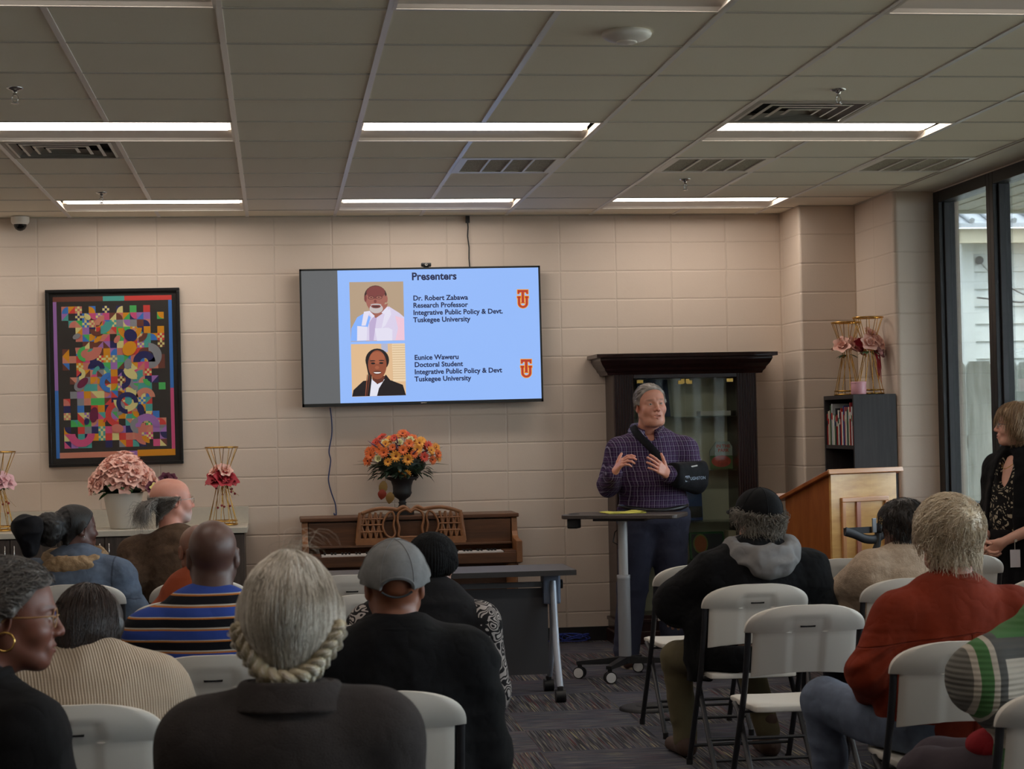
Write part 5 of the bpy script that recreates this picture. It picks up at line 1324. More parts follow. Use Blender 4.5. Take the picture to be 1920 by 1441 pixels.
# ---- head in its own frame: +Y face, +Z up, origin between the ears
def rotm(yaw=0, pitch=0, roll=0): return np.array((Matrix.Rotation(R(yaw), 3, 'Z') @ Matrix.Rotation(R(pitch), 3, 'X') @ Matrix.Rotation(R(roll), 3, 'Y')))
def head_fn(jaw=1., cheek=1., nose=1., neck=(0, -.03, -.18), neck_r=.054, face=True, mouth=0., brow=1., chin2=0.):
    neck = np.asarray(neck, dtype=f32)
    def f(p):
        ps = p.copy(); ps[:, 0] = np.abs(ps[:, 0])
        d = smin(s_ell(ps, (0, -.020, .036), (.0755, .096, .083)), s_ell(ps, (0, .028, .03), (.066, .062, .068)), .03)
        d = smin(d, s_ell(ps, (0, .034, -.028), (.058*cheek, .058, .064)), .03)
        d = smin(d, s_rc(ps, (.050*jaw, .0, -.052), (.024*jaw, .060, -.090), .021, .017), .03)
        d = smin(d, s_ell(ps, (0, .068, -.094), (.024*jaw, .019, .018)), .02)
        d = smin(d, s_ell(ps, (0, .03, -.08), (.046*jaw, .045, .028)), .03)
        if chin2: d = smin(d, s_ell(ps, (0, .035, -.105), (.052, .045, .026*chin2)), .03)
        ear = s_ell(ps, (.079, -.010, -.006), (.0085, .019, .032), rotm(-18, -10, 0)); ear = smax(ear, -s_ell(ps, (.088, -.006, -.004), (.008, .011, .020), rotm(-18, -10, 0)), .006)
        if face:
            d = smin(d, s_ell(ps, (.040, .060, -.030), (.024*cheek, .024, .024)), .025)
            d = smin(d, s_rc(ps, (.012, .086, .021), (.046, .066, .019), .0095*brow, .008*brow), .014)
            d = smax(d, -s_ell(ps, (.031, .100, .002), (.017, .016, .0105)), .014)
            d = smin(d, s_rc(ps, (0, .088, .014), (0, .1045*nose+.002, -.024), .0070, .0090), .012)
            d = smin(d, s_ell(ps, (0, .107*nose, -.031), (.0105, .0105, .009)), .008)
            d = smin(d, s_ell(ps, (.0125, .097, -.034), (.0070, .010, .0070)), .007)
            d = smin(d, s_ell(ps, (0, .083, -.062), (.030, .014, .020)), .015)
            d = smin(d, s_ell(ps, (.031, .0765, .003), (.0150, .0145, .0125)), .006)
            d = smax(d, -s_ell(ps, (.031, .0900, .002), (.0125, .0110, .0038)), .003)
            d = smin(d, s_rc(ps, (0, .0955, -.0585), (.022, .084, -.063-mouth*.1), .0052, .003), .004)
            d = smin(d, s_rc(ps, (0, .0940, -.0705-mouth), (.020, .083, -.066-mouth*.6), .0060, .003), .004)
            d = smax(d, -s_ell(ps, (0, .098, -.0645-mouth*.5), (.021, .014, .0016+mouth*.5)), .003)
        d = smin(d, ear, .008)
        nk = s_rc(p, (0, -.022, -.055), neck, neck_r, neck_r*1.08)
        return smin(d, nk, .03)
    return f
HLO, HHI = (-.105, -.135, -.23), (.105, .135, .135)
def hand_prims(w_, d, n, s, curl=(.5, .5, .5, .5), spread=.06, thumb=(.6, .75, .2), sc=1.0, tcurl=.5):
    """w_: wrist, d: along the hand, n: way the palm faces, s: way the thumb points"""
    w_, d, n, s = [np.asarray(v, float) for v in (w_, d, n, s)]; d = nrm(d); n = nrm(n-d*(n @ d)); s = nrm(s-d*(s @ d)-n*(s @ n)); P = []
    segs = [(.042, .026, .021), (.046, .029, .022), (.042, .027, .021), (.033, .021, .019)]; offs = [.031, .0105, -.0105, -.030]; al = [.088, .091, .086, .078]; rad = [.0090, .0092, .0086, .0076]
    for i in range(4):
        k0 = w_+s*offs[i]*.55*sc+d*.012*sc; k = w_+s*offs[i]*sc+d*al[i]*sc+n*(-.002)
        P.append((k0, k, .0135*sc, .0110*sc, .014)); a = curl[i]*.9; q = k
        for j, L in enumerate(segs[i]):
            dd = nrm((d+s*spread*(1.5-i))*math.cos(a)+n*math.sin(a)); q2 = q+dd*L*sc; r = rad[i]*sc
            P.append((q, q2, r*(1-.07*j), r*(.93-.08*j), .004)); q = q2; a += curl[i]*1.1
    t0 = w_+s*.024*sc+d*.018*sc; td = nrm(d*thumb[0]+s*thumb[1]+n*thumb[2]); t1 = t0+td*.045*sc; P.append((t0, t1, .0145*sc, .0115*sc, .012))
    td2 = nrm(td*math.cos(tcurl)+(d*.8+n*.3)*math.sin(tcurl)); t2 = t1+td2*.032*sc; P.append((t1, t2, .0108*sc, .0098*sc, .005)); t3 = t2+nrm(td2+n*.15)*.026*sc; P.append((t2, t3, .0098*sc, .0080*sc, .004))
    return P
def hand_mesh(P, fore=None, h=.0035):
    pts = np.array([q for a in P for q in (a[0], a[1])])
    if fore is not None: pts = np.vstack([pts, fore[0], fore[1]])
    def f(p):
        d = None
        for (a, b_, r1, r2, k) in P:
            x = s_rc(p, a, b_, r1, r2); d = x if d is None else smin(d, x, k)
        if fore is not None: d = smin(d, s_rc(p, fore[0], fore[1], fore[2], fore[3]), .02)
        return d
    return surface_nets(f, pts.min(0)-.035, pts.max(0)+.035, h, 2)
class Fig:
    def W(s, px, py, Y=None, Z=None):
        return s.loc(unproj(px, py, Y=Y, Z=Z))
    def loc(s, w):
        a = -s.t.rotation_euler.z; dx, dy = w[0]-s.t.location.x, w[1]-s.t.location.y
        return np.array((dx*math.cos(a)-dy*math.sin(a), dx*math.sin(a)+dy*math.cos(a), w[2]))
    """one person: joints in the local frame of the root Empty (floor level, +Y the way the body faces)"""
    def __init__(s, label, x, y, rz, head, hrot=(0, 0, 0), hs=1.0, skin=(180, 130, 110), neck=None, sh_w=.19, sh_z=None, g=1.0, sit=True, lean=0, pel=None, hip_w=.09, group=None):
        s.t = thing('person', label, 'person', (x, y, 0), R(rz)); s.J = J = {}; s.g = g; s.skin = np.array(rgb(*skin)[:3])
        cz, sz = math.cos(-R(rz)), math.sin(-R(rz)); dx, dy = head[0]-x, head[1]-y
        s.hc = np.array((dx*cz-dy*sz, dx*sz+dy*cz, head[2])); s.hr = rotm(*hrot); s.hs = hs
        J['pel'] = np.array(pel if pel is not None else (0, 0, .53 if sit else .95))
        nk = neck if neck is not None else (s.hc[0]*.85, s.hc[1]-.055, s.hc[2]-.185*hs)
        J['neck'] = np.array(nk); u = nrm(J['neck']-J['pel']); s.u = u; sz_ = sh_z if sh_z is not None else J['neck'][2]-.065
        r = np.array((1., 0, 0)); s.r = nrm(r-u*(r @ u)); s.f = np.cross(s.u, s.r)
        for k in (-1, 1):
            J['sh', k] = np.array((J['neck'][0]+k*sh_w, J['neck'][1]+.005, sz_)); J['hip', k] = J['pel']+np.array((k*hip_w, .02, -.03))
            if sit:
                J['el', k] = J['sh', k]+np.array((k*.045, .04, -.27)); J['wr', k] = J['el', k]+np.array((-k*.10, .22, -.03))
                J['kn', k] = np.array((k*.13, .44, .50)); J['an', k] = np.array((k*.13, .42, .09))
            else:
                J['el', k] = J['sh', k]+np.array((k*.05, -.02, -.29)); J['wr', k] = J['el', k]+np.array((0, .06, -.25)); J['kn', k] = np.array((k*.11, .02, .50)); J['an', k] = np.array((k*.12, -.01, .09))
        s.sit = sit; s.body = []; s.parts = {}; s.chair = None
        if sit:
            c = min(CHAIRS, key=lambda q: math.hypot(q[0]-x, q[1]-y))
            if math.hypot(c[0]-x, c[1]-y) < .45: s.chair = c
    def press(s, fn):
        """clothes and flesh rest on the seat and against the backrest instead of passing through them"""
        if s.chair is None: return fn
        a = s.t.rotation_euler.z; ca, sa = math.cos(a), math.sin(a); lx, ly = s.t.location.x, s.t.location.y; X_, Y_, rz = s.chair; cb, sb = math.cos(-rz), math.sin(-rz)
        def f(p):
            d = fn(p); wx = p[:, 0]*ca-p[:, 1]*sa+lx-X_; wy = p[:, 0]*sa+p[:, 1]*ca+ly-Y_; x = wx*cb-wy*sb; y = wx*sb+wy*cb; z = p[:, 2]
            seat = np.maximum(np.maximum(np.abs(x)-.212, np.abs(y-.055)-.212), np.maximum(z-.458, .40-z))
            fr = -.20+(.84-z)*.30-.035*(1-(x/.2375)**2)+.016
            back = np.maximum(np.maximum(np.abs(x)-.245, y-fr), np.maximum(z-.848, .56-z))
            legs = np.maximum(np.abs(np.abs(x)-.222)-.018, np.maximum(y-(-.165+(.66-z)*.42)-.0, np.maximum(z-.76, .40-z)))
            return smax(smax(smax(d, -seat, .006), -back, .006), -legs, .006)
        return f
    def torso(s, o=0., arms=(-1, 1), arm=1., short=None, hem=None, k=.05, belly=0, armfat=0):
        J, g, u, f_ = s.J, s.g, s.u, s.f; Rm = np.stack([s.r, s.f, s.u], 1); L = np.linalg.norm(J['neck']-J['pel'])
        def fn(p):
            d = s_ell(p, J['pel']+u*.68*L+f_*.005, (.168*g+o, .112*g**.7+o, .20+o), Rm)
            d = smin(d, s_ell(p, J['pel']+u*.32*L+f_*(.012+belly*.5), (.155*g+o, .118*g+belly*.6+o, .18+o), Rm), .06)
            d = smin(d, s_ell(p, J['pel']+u*.02, (.172*g+o, .128*g+o, .12+o), Rm), .06)
            for q in (-1, 1):
                d = smin(d, s_rc(p, J['neck']-u*.075, J['sh', q]-u*.01, .062+o, .056+o), .045)
                d = smin(d, s_rc(p, J['neck']-u*.015, J['sh', q]*.55+J['neck']*.45-u*.01, .045+o*.7, .040+o), .03)
            for q in arms:
                d = smin(d, s_rc(p, J['sh', q], J['el', q], .054*arm+o+armfat, .045*arm+o+armfat), k)
                e_ = J['wr', q] if short is None else J['el', q]+(J['wr', q]-J['el', q])*short
                d = smin(d, s_rc(p, J['el', q], e_, .045*arm+o+armfat, .034*arm+o+armfat*.6), .025)
            if hem is not None: d = smax(d, hem-p[:, 2], .02)
            return d
        return fn
    def bounds(s, keys, pad):
        pts = np.array([s.J[k] for k in keys]); return pts.min(0)-pad, pts.max(0)+pad
    def top(s, name, m, o=.018, h=.011, arms=(-1, 1), arm=1., short=None, hem=None, folds=.004, fsc=(9, 9, 14), seed=1, belly=0, armfat=0, label=None, extra=None, disp2=None):
        f0 = s.torso(o, arms, arm, short, hem, belly=belly, armfat=armfat); fn = s.press((lambda p: extra(p, f0(p))) if extra else f0)
        lo, hi = s.bounds(['pel', 'neck']+[(a, q) for a in ('sh', 'el', 'wr') for q in (-1, 1)], .13+o+.06*max(0, s.g-1)+belly); lo[2] = min(lo[2], s.J['pel'][2]-.14)
        lo[0] = min(lo[0], s.J['pel'][0]-.19*s.g-o-.03); hi[0] = max(hi[0], s.J['pel'][0]+.19*s.g+o+.03)
        def dp(v):
            a = vnoise(v, fsc, seed); b_ = vnoise(v+V3(.3, .1, 0), tuple(2.1*x for x in fsc), seed+2); r_ = folds*(1-2*np.abs(a))+folds*.5*b_
            return r_+(disp2(v) if disp2 else 0)
        s.parts[name] = sdf_obj(name, fn, lo, hi, h, m, s.t, dp, label); s.lastfn = fn; return s.parts[name]
    def legs_fn(s, o=0., w_=1., flare=0.):
        J = s.J
        def fn(p):
            d = s_ell(p, J['pel']+np.array((0, .0, -.02)), (.170*s.g+o, .130*s.g+o, .115+o))
            for q in (-1, 1):
                d = smin(d, s_rc(p, J['hip', q], J['kn', q], .082*w_+o, .058*w_+o), .05)
                d = smin(d, s_rc(p, J['kn', q], J['an', q], .056*w_+o, .042*w_+o+flare), .03)
            return d
        return fn
    def trousers(s, name, m, o=.012, h=.012, w_=1., flare=0., folds=.004, seed=3, label=None):
        fn = s.legs_fn(o, w_, flare); lo, hi = s.bounds(['pel']+[(a, q) for a in ('hip', 'kn', 'an') for q in (-1, 1)], .13+.05*max(0, s.g-1)+o); lo[2] = max(.02, lo[2])
        fn2 = s.press(lambda p: smax(fn(p), .045-p[:, 2], .01))
        s.parts[name] = sdf_obj(name, fn2, lo, hi, h, m, s.t, lambda v: folds*(1-2*np.abs(vnoise(v, (8, 8, 16), seed))), label); return s.parts[name]
    def shoes(s, name, m, L=.27, boot=False, sole=None):
        for q in (-1, 1):
            a = s.J['an', q]; d = s.J['kn', q]-s.hc*0; yaw = 0
            b0 = (a[0], a[1]-.035, .045); b1 = (a[0]+q*.015, a[1]+L*.62, .032)
            def fn(p, b0=b0, b1=b1, a=a):
                d_ = s_rc(p, b0, b1, .044, .036); d_ = smin(d_, s_rc(p, (a[0], a[1]-.01, .06), (a[0], a[1], .16 if boot else .10), .043, .046), .03); return smax(d_, .004-p[:, 2], .008)
            o = sdf_obj(name, fn, (a[0]-.08, a[1]-.10, -.01), (a[0]+.09, a[1]+L*.62+.06, .22), .007, m, s.t)
            if sole is not None:
                mb = MB(); pts = [(a[0]+.047*math.cos(t)*(1.0), (a[1]+.07)+.135*math.sin(t)) for t in [2*PI*k/20 for k in range(20)]]; mb.prism(pts, .0, .012); mb.build('sole', sole, o)
    def add_body(s, vs, fc, cols=None):
        off = sum(len(b_[0]) for b_ in s.body); s.body.append((vs, fc+off, cols if cols is not None else np.tile(s.skin, (len(vs), 1))))
    def head(s, face=True, h=None, tint=None, neck_r=.054, **kw):
        nl = (s.hr.T @ (s.J['neck']-s.hc-s.u*0))/s.hs; s.hf = fn = head_fn(face=face, neck=nl, neck_r=neck_r, **kw)
        hi = np.array(HHI); lo = np.minimum(HLO, nl-.07)
        hi = np.maximum(hi, nl+.07)
        vs, fc = surface_nets(fn, lo, hi, h or (.003 if face else .0045), 2)
        c = np.tile(s.skin, (len(vs), 1))
        x, y, z = np.abs(vs[:, 0]), vs[:, 1], vs[:, 2]
        def g3(cx, cy, cz, r): return np.exp(-(((x-cx)/r[0])**2+((y-cy)/r[1])**2+((z-cz)/r[2])**2))
        if face:
            red = np.array((1.12, .80, .78)); m_ = (.35*g3(.042, .07, -.03, (.022, .03, .02))+.6*g3(0, .11, -.03, (.016, .02, .016))+.5*g3(.08, -.01, 0, (.02, .02, .03)))[:, None]; c = c*(1-m_)+c*red*m_
            m_ = (g3(0, .098, -.065, (.024, .016, .0085)))[:, None]; c = c*(1-m_)+c*np.array((.86, .55, .55))*m_
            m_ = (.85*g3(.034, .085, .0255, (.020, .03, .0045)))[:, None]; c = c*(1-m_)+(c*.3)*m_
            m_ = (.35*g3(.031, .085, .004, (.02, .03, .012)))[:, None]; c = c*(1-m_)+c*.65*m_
        if tint is not None: c = tint(vs, c)
        s.add_body((vs*s.hs) @ s.hr.T.astype(f32)+s.hc.astype(f32), fc, np.clip(c, 0, 1)); return fn
    def H(s, p): return s.hr @ (np.asarray(p, float)*s.hs)+s.hc
    def HM(s): return Matrix.Translation(Vector(s.hc)) @ Matrix([list(r_) for r_ in s.hr]).to_4x4() @ Matrix.Scale(s.hs, 4)
    def eyes(s, iris=(70, 60, 50)):
        for q in (-1, 1):
            b = MB(); b.sphere((q*.031, .0770, .003), .0122, 20, 0); e = Vector((q*.031, .0770, .003)); b.sphere((q*.031, .0864, .003), (.0052, .0034, .0052), 12, 1); b.sphere((q*.031, .0893, .003), (.0024, .0012, .0024), 8, 2)
            o = b.build('eye', [mat('eye_white', rgb(186, 176, 168), .25), mat('iris_%d' % iris[0], rgb(*iris), .2), mat('pupil', rgb(8, 8, 8), .1)], s.t); o.data.transform(s.HM())
    def core(s, arms=True):
        """hidden continuation of the body under the clothes, so that the figure is one continuous body"""
        fn = s.torso(-.012, (-1, 1), .9); lg = s.legs_fn(-.01, .9); both = s.press(lambda p: smin(fn(p), lg(p), .03))
        lo, hi = s.bounds(['pel', 'neck']+[(a, q) for a in ('sh', 'el', 'wr', 'hip', 'kn', 'an') for q in (-1, 1)], .10+.08*max(0, s.g-1)); vs, fc = surface_nets(both, lo, hi, .02, 1); s.add_body(vs, fc)
    def hands(s, kind='lap'):
        for q in (-1, 1):
            w_ = s.J['wr', q]; d = nrm(w_-s.J['el', q]); P = hand_prims(w_+d*.01, d, (0, 0, -1), (-q, 0, 0), (.35, .4, .45, .5)); vs, fc = hand_mesh(P, (w_-d*.06, w_+d*.02, .028, .024), .005); s.add_body(vs, fc)
    def finish(s):
        vs = np.concatenate([b_[0] for b_ in s.body]); fc = np.concatenate([b_[1] for b_ in s.body]); c = np.concatenate([b_[2] for b_ in s.body])
        return link_mesh('body', np_mesh('body', vs, fc, M_skin, c), s.t)
    def headpart(s, name, fn, m, lo=(-.13, -.17, -.2), hi=(.13, .14, .16), h=.0045, disp=None, label=None, project=2):
        vs, fc = surface_nets(fn, lo, hi, h, project)
        if disp is not None:
            g, _ = grad(fn, vs, .003); vs = vs+g*disp(vs)[:, None].astype(f32)
        vs = (vs*s.hs) @ s.hr.T.astype(f32)+s.hc.astype(f32); return link_mesh(name, np_mesh(name, vs, fc, m, rnd=vnoise(vs, (40, 40, 40), 4)*.5+.5), s.t, label)
    def strands(s, name, fn, m, n, roots, flow, steps=9, step=.014, off=(.002, .012), w_=.0009, seed=0, frizz=.15, free=0., shrink=1.0, parent=None, stop=None, lmin=.7):
        """locks of hair that follow the surface of fn: roots (n,3) start points in the head frame; flow(P,t)->direction"""
        rg = np.random.default_rng(seed); P = roots.astype(f32); N_ = len(P); L = rg.uniform(off[0], off[1], N_).astype(f32); path = [P.copy()]; fr = rg.normal(0, frizz, (N_, 3)).astype(f32); lens = rg.uniform(lmin, 1.1, N_)
        for k in range(steps):
            g, f0 = grad(fn, P); d = flow(P, k/steps).astype(f32); d /= np.maximum(np.linalg.norm(d, axis=1, keepdims=True), 1e-6); d = d+fr*(1 if k % 3 else -.6); d = d-g*(d*g).sum(1)[:, None]*(1-free)
            d /= np.maximum(np.linalg.norm(d, axis=1, keepdims=True), 1e-6); P = P+d*(step*lens*(stop(P) if stop is not None else 1))[:, None].astype(f32); g, f0 = grad(fn, P); tgt = L*(shrink if k == steps-1 else 1)
            P = P-g*np.where(f0 < tgt, f0-tgt, (f0-tgt)*(1-free))[:, None]; path.append(P.copy())
        A = np.stack(path, 1)  # N,S,3
        A = (A*s.hs) @ s.hr.T.astype(f32)+s.hc.astype(f32); me = strand_mesh(name, A, w_, m, rg.uniform(0, 1, N_)); return link_mesh(name, me, parent or s.t)
def strand_mesh(name, A, w_, m, rnd, taper=.35):
    N_, S_, _ = A.shape; T = np.gradient(A, axis=1); T /= np.maximum(np.linalg.norm(T, axis=2, keepdims=True), 1e-9); ref = np.array((.3, .5, .81), dtype=f32); B = np.cross(T, ref); B /= np.maximum(np.linalg.norm(B, axis=2, keepdims=True), 1e-6); C_ = np.cross(T, B)
    wt = w_*(1-(1-taper)*np.linspace(0, 1, S_)**2)[None, :, None]; ring = [A+(B*math.cos(a)+C_*math.sin(a))*wt for a in (0, 2.094, 4.189)]
    vs = np.stack(ring, 2).reshape(-1, 3); base = (np.arange(N_)[:, None]*S_+np.arange(S_-1)[None, :])*3; base = base.reshape(-1); fc = []
    for j in range(3): j2 = (j+1) % 3; fc.append(np.stack([base+j, base+j2, base+3+j2, base+3+j], 1))
    return np_mesh(name, vs, np.concatenate(fc), m, rnd=np.repeat(rnd, S_*3))
def hairline(ys, zs, ramp_=.7):
    ys, zs = np.array(ys), np.array(zs)
    return lambda p: (np.interp(p[:, 1], ys, zs)-p[:, 2])*ramp_
HL_FULL = hairline([-.12, -.075, -.03, .0, .02, .045, .07, .09], [-.09, -.085, -.035, .005, -.005, .04, .066, .075])
def hair_shell(hf, th, hl, k=.012):
    return lambda p: smax(hf(p)-th, hl(p), k)
def sphere_roots(fn, n, seed, hl=None, off=.002, cone=None, c=(0, -.01, .03)):
    rg = np.random.default_rng(seed); out = []; tot = 0
    while tot < n:
        d = rg.normal(size=(n*3, 3)); d /= np.linalg.norm(d, axis=1, keepdims=True)
        if cone is not None: d = d[cone(d)]
        P = (np.array(c)+d*.10).astype(f32)
        for _ in range(3):
            g, f0 = grad(fn, P); P = P-g*(f0-off)[:, None]
        if hl is not None: P = P[hl(P) < -.001]
        out.append(P); tot += len(P)
    return np.concatenate(out)[:n]
RISE = .042
def ring_collar(fig, name, m, c, up, r0, r1, h_, th=.006, tilt=(0, 0, 0), hh=.006, label=None, gap=None, sx=1.15):
    up = nrm(up); c = np.asarray(c, float)+up*RISE; a = nrm(np.cross(up, (1., 0, 0))); Rm = np.stack([nrm(np.cross(a, up)), a, up], 1).astype(f32); c = np.asarray(c, dtype=f32)
    def fn(p):
        q = (p-c) @ Rm; q = q/np.array((sx, 1, 1), dtype=f32); rr = np.sqrt(q[:, 0]**2+q[:, 1]**2); t = np.clip(q[:, 2]/h_, 0, 1); d = np.abs(rr-(r0+(r1-r0)*t))-th
        d = smax(d, np.abs(q[:, 2]-h_/2)-h_/2, .006)
        if gap is not None: d = smax(d, gap(q), .006)
        return d
    R_ = max(r0, r1)*sx+.03
    return sdf_obj(name, fn, c-R_-h_, c+R_+h_, hh, m, fig.t, label=label)
def glasses(fig, m, w_=.062, hh=.017, rim=.0011, lens=True):
    t = MB(); M_ = fig.HM()
    for q in (-1, 1):
        cx = q*.033; pts = [(cx+.026*math.cos(a)*(1.0), .101-.006*abs(cx+.026*math.cos(a))/.06, .001+hh*math.sin(a)*(1 if math.sin(a) > 0 else 1.05)) for a in [2*PI*k/24 for k in range(24)]]
        t.tube(pts, rim, 6, closed=True); t.tube([(q*.058, .096, .006), (q*.070, .088, .006), (q*.078, .05, .004), (q*.081, .0, .004), (q*.081, -.012, -.006)], rim*1.2, 6)
    t.tube([(-.008, .101, .004), (0, .104, .007), (.008, .101, .004)], rim, 6)
    o = t.build('glasses', m, fig.t); o.data.transform(M_)
    if lens:
        b = MB()
        for q in (-1, 1):
            cx = q*.033; b.add([(cx+.025*math.cos(a), .1008-.006*abs(cx+.025*math.cos(a))/.06, .001+hh*.95*math.sin(a)) for a in [2*PI*k/24 for k in range(24)]], [tuple(range(24))])
        l_ = b.build('lenses', M_glass, o); l_.data.transform(M_)
    return o
# ================================================================ THE PERSON SPEAKING
def plaid(base, dark, light, per=.031, thin=.10):
    def fn(n):
        p = n.sep(n.obj())
        def band(t, off, wd, pr=per): a = n.m('FRACT', n.m('ADD', n.m('DIVIDE', t, pr), 30+off)); return n.m('LESS_THAN', a, wd)
        # sleeves turn with the arm: use a blend of x and y for the vertical lines
        u = n.m('ADD', p[0], n.m('MULTIPLY', p[1], .35)); v = p[2]
        c = base
        c = n.mix(n.m('MULTIPLY', band(u, .25, .5), .55), c, dark); c = n.mix(n.m('MULTIPLY', band(v, .25, .5), .55), c, dark)
        c = n.mix(n.m('MULTIPLY', band(u, 0, thin*1.3), .62), c, light); c = n.mix(n.m('MULTIPLY', band(v, 0, thin), .5), c, light); c = n.mix(n.m('MULTIPLY', band(u, .5, thin*.6), .35), c, light)
        n.set(Base_Color=c)
    return fn
M_plaid = cloth('plaid_shirting', rgb(70, 48, 84), st=.3, fn=plaid(rgb(70, 48, 82), rgb(36, 28, 50), rgb(150, 140, 164)))
M_navy = cloth('navy_trouser_cloth', rgb(56, 58, 74), var=.06, st=.35)
M_blackc = cloth('black_nylon', rgb(20, 20, 24), var=.1, rough=.7, st=.3)
def speaker():
    F = Fig('person standing in a plaid shirt with one arm in a black sling, speaking', -1.275, -1.42, 180, (-1.287, -1.47, 1.658), (9, 3, 4), 1.13, (206, 148, 126), sh_w=.222, g=1.22, sit=False, pel=(0, -.0, .97), hip_w=.10)
    J = F.J
    J['neck'] = np.array((.02, -.03, 1.470)); F.u = nrm(J['neck']-J['pel'])
    def L(x, y, z): return np.array((-(x+1.275), -(y+1.42), z))   # world to local (turned half round)
    J['sh', -1] = L(-1.065, -1.43, 1.375); J['sh', 1] = L(-1.490, -1.43, 1.375)   # -1: image right, 1: image left
    J['el', -1] = L(-1.01, -1.50, 1.185); J['wr', -1] = L(-1.235, -1.73, 1.225)
    J['el', 1] = L(-1.575, -1.47, 1.15); J['wr', 1] = L(-1.578, -1.72, 1.235)
    J['kn', -1] = L(-1.17, -1.43, .50); J['an', -1] = L(-1.15, -1.40, .09); J['kn', 1] = L(-1.42, -1.43, .50); J['an', 1] = L(-1.47, -1.42, .09)
    def mixhair(v, c):
        return c
    F.head(True, .0028, jaw=1.05, cheek=1.08, nose=1.0, mouth=.007, chin2=.7, neck_r=.058, brow=1.1)
    F.eyes((80, 74, 70)); F.core()
    b = MB(); b.box((-.015, .078, -.0665), (.015, .088, -.0615), ch=.002); o = b.build('teeth', mat('teeth', rgb(206, 198, 184), .3), F.t); o.data.transform(F.HM())
    # hands held up before the chest
    w_ = J['wr', 1]; P = hand_prims(w_+np.array((0, .02, .01)), (-.42, .50, .62), (-.85, -.1, -.45), (-.2, .25, .9), (.42, .50, .55, .55), .07, (.5, .7, -.1), .98, .2)
    vs, fc = hand_mesh(P, (w_-np.array((0, .07, .02)), w_+np.array((0, .02, .01)), .032, .026), .0032); F.add_body(vs, fc, np.tile(np.array(rgb(214, 150, 128)[:3]), (len(vs), 1)))
    w_ = J['wr', -1]; P = hand_prims(w_+np.array((.015, .02, 0)), (.60, .42, .46), (.45, -.8, -.1), (.1, .35, .85), (.16, .16, .20, .26), .07, (.55, .6, .1), .98, .1)
    vs, fc = hand_mesh(P, (w_-np.array((.06, .04, .0)), w_+np.array((.015, .02, 0)), .032, .026), .0032); F.add_body(vs, fc, np.tile(np.array(rgb(214, 150, 128)[:3]), (len(vs), 1)))
    F.finish()
    F.top('shirt', M_plaid, .020, .010, hem=.985, folds=.006, fsc=(7, 7, 13), belly=.03, seed=5, short=.95, extra=lambda p, d: smax(d, -s_ell(p, J['neck']+np.array((0, .098, .0)), (.034, .06, .052)), .008))
    F.trousers('trousers', M_navy, .020, .012, 1.30, .006, folds=.005)
    F.shoes('shoe', mat('brown_leather', rgb(60, 38, 28), .4), sole=mat('pale_sole', rgb(150, 138, 120), .7))
    b = MB(); c = J['pel']; pts = [(.178*1.2*math.cos(a), .012+.148*1.2*math.sin(a), 1.005+.012*math.cos(a*2)) for a in [2*PI*k/40 for k in range(40)]]; b.tube(pts, .016, 8, closed=True, flat=1.0); b.build('belt', mat('black_leather', rgb(24, 22, 24), .4), F.t)
    # open collar: a band at the back and two pointed flaps
    M_col = cloth('collar_cloth', rgb(84, 78, 110), st=.2, fn=plaid(rgb(92, 88, 122), rgb(60, 56, 86), rgb(206, 200, 220), .02))
    nkc = J['neck']; co = None
    for q in (-1, 1):
        b = MB(); pts = [(0, -.085, .052), (q*.055, -.068, .050), (q*.082, -.01, .040), (q*.070, .050, .022), (q*.030, .090, -.006)]
        low = [(0, -.095, .012), (q*.066, -.078, .010), (q*.100, -.012, .0), (q*.092, .062, -.020), (q*.052, .112, -.048)]
        P_, Q_ = catmull(pts, 5), catmull(low, 5); vs = []
        for u_, v_ in zip(P_, Q_):
            for w__, o_ in ((u_, .0), (v_, .0), (v_, .004), (u_, .004)): vs.append((nkc[0]+w__.x*1.22*(1+o_*8), nkc[1]+w__.y*1.18*(1+o_*8), nkc[2]+w__.z+o_+.022))
        fs = [(4*i+j, 4*i+(j+1) % 4, 4*i+4+(j+1) % 4, 4*i+4+j) for i in range(len(P_)-1) for j in range(4)]; n4 = 4*(len(P_)-1); fs += [(0, 3, 2, 1), (n4, n4+1, n4+2, n4+3)]
        b.add(vs, fs, 0, True); b.build('collar', M_col, F.t)
    # hair
    M_h = hairmat('greying_hair', rgb(96, 84, 76), rgb(168, 160, 152)); hf = F.hf
    hl = hairline([-.12, -.075, -.035, .0, .018, .04, .066, .09], [-.085, -.08, -.03, .012, .0, .042, .080, .10]); shell = hair_shell(hf, .0085, hl, .010)
    F.headpart('hair', shell, M_h, h=.004, disp=lambda v: .0018*vnoise(v, (60, 60, 20), 3))
    roots = sphere_roots(hf, 1500, 3, hl, .006); F.strands('hair_locks', hf, M_h, 1500, roots, lambda P_, t: np.stack([P_[:, 0]*4-.25, -.6-0*P_[:, 1], -P_[:, 2]*2-.1+.0*P_[:, 0]], 1), 6, .008, (.006, .011), .0011, 2)
    # sling: strap over the shoulder and the forearm pouch
    el, wr = J['el', -1], J['wr', -1]
    def sl(p):
        d = s_rc(p, el+np.array((-.005, -.02, .035)), wr+np.array((-.045, -.02, .02)), .084, .060); d = smin(d, s_rc(p, el+np.array((-.006, -.01, -.03)), wr+np.array((-.06, -.015, -.04)), .070, .050), .03)
        d = smin(d, s_rc(p, el+np.array((0, -.01, -.01)), el+np.array((.0, -.01, .075)), .070, .074), .03); d = smax(d, p[:, 2]-(el[2]+.112), .014); cut = (wr+np.array((-.018, 0, 0)))
        return smax(d, (p-cut.astype(f32)) @ np.array(nrm(wr-el), dtype=f32), .012)
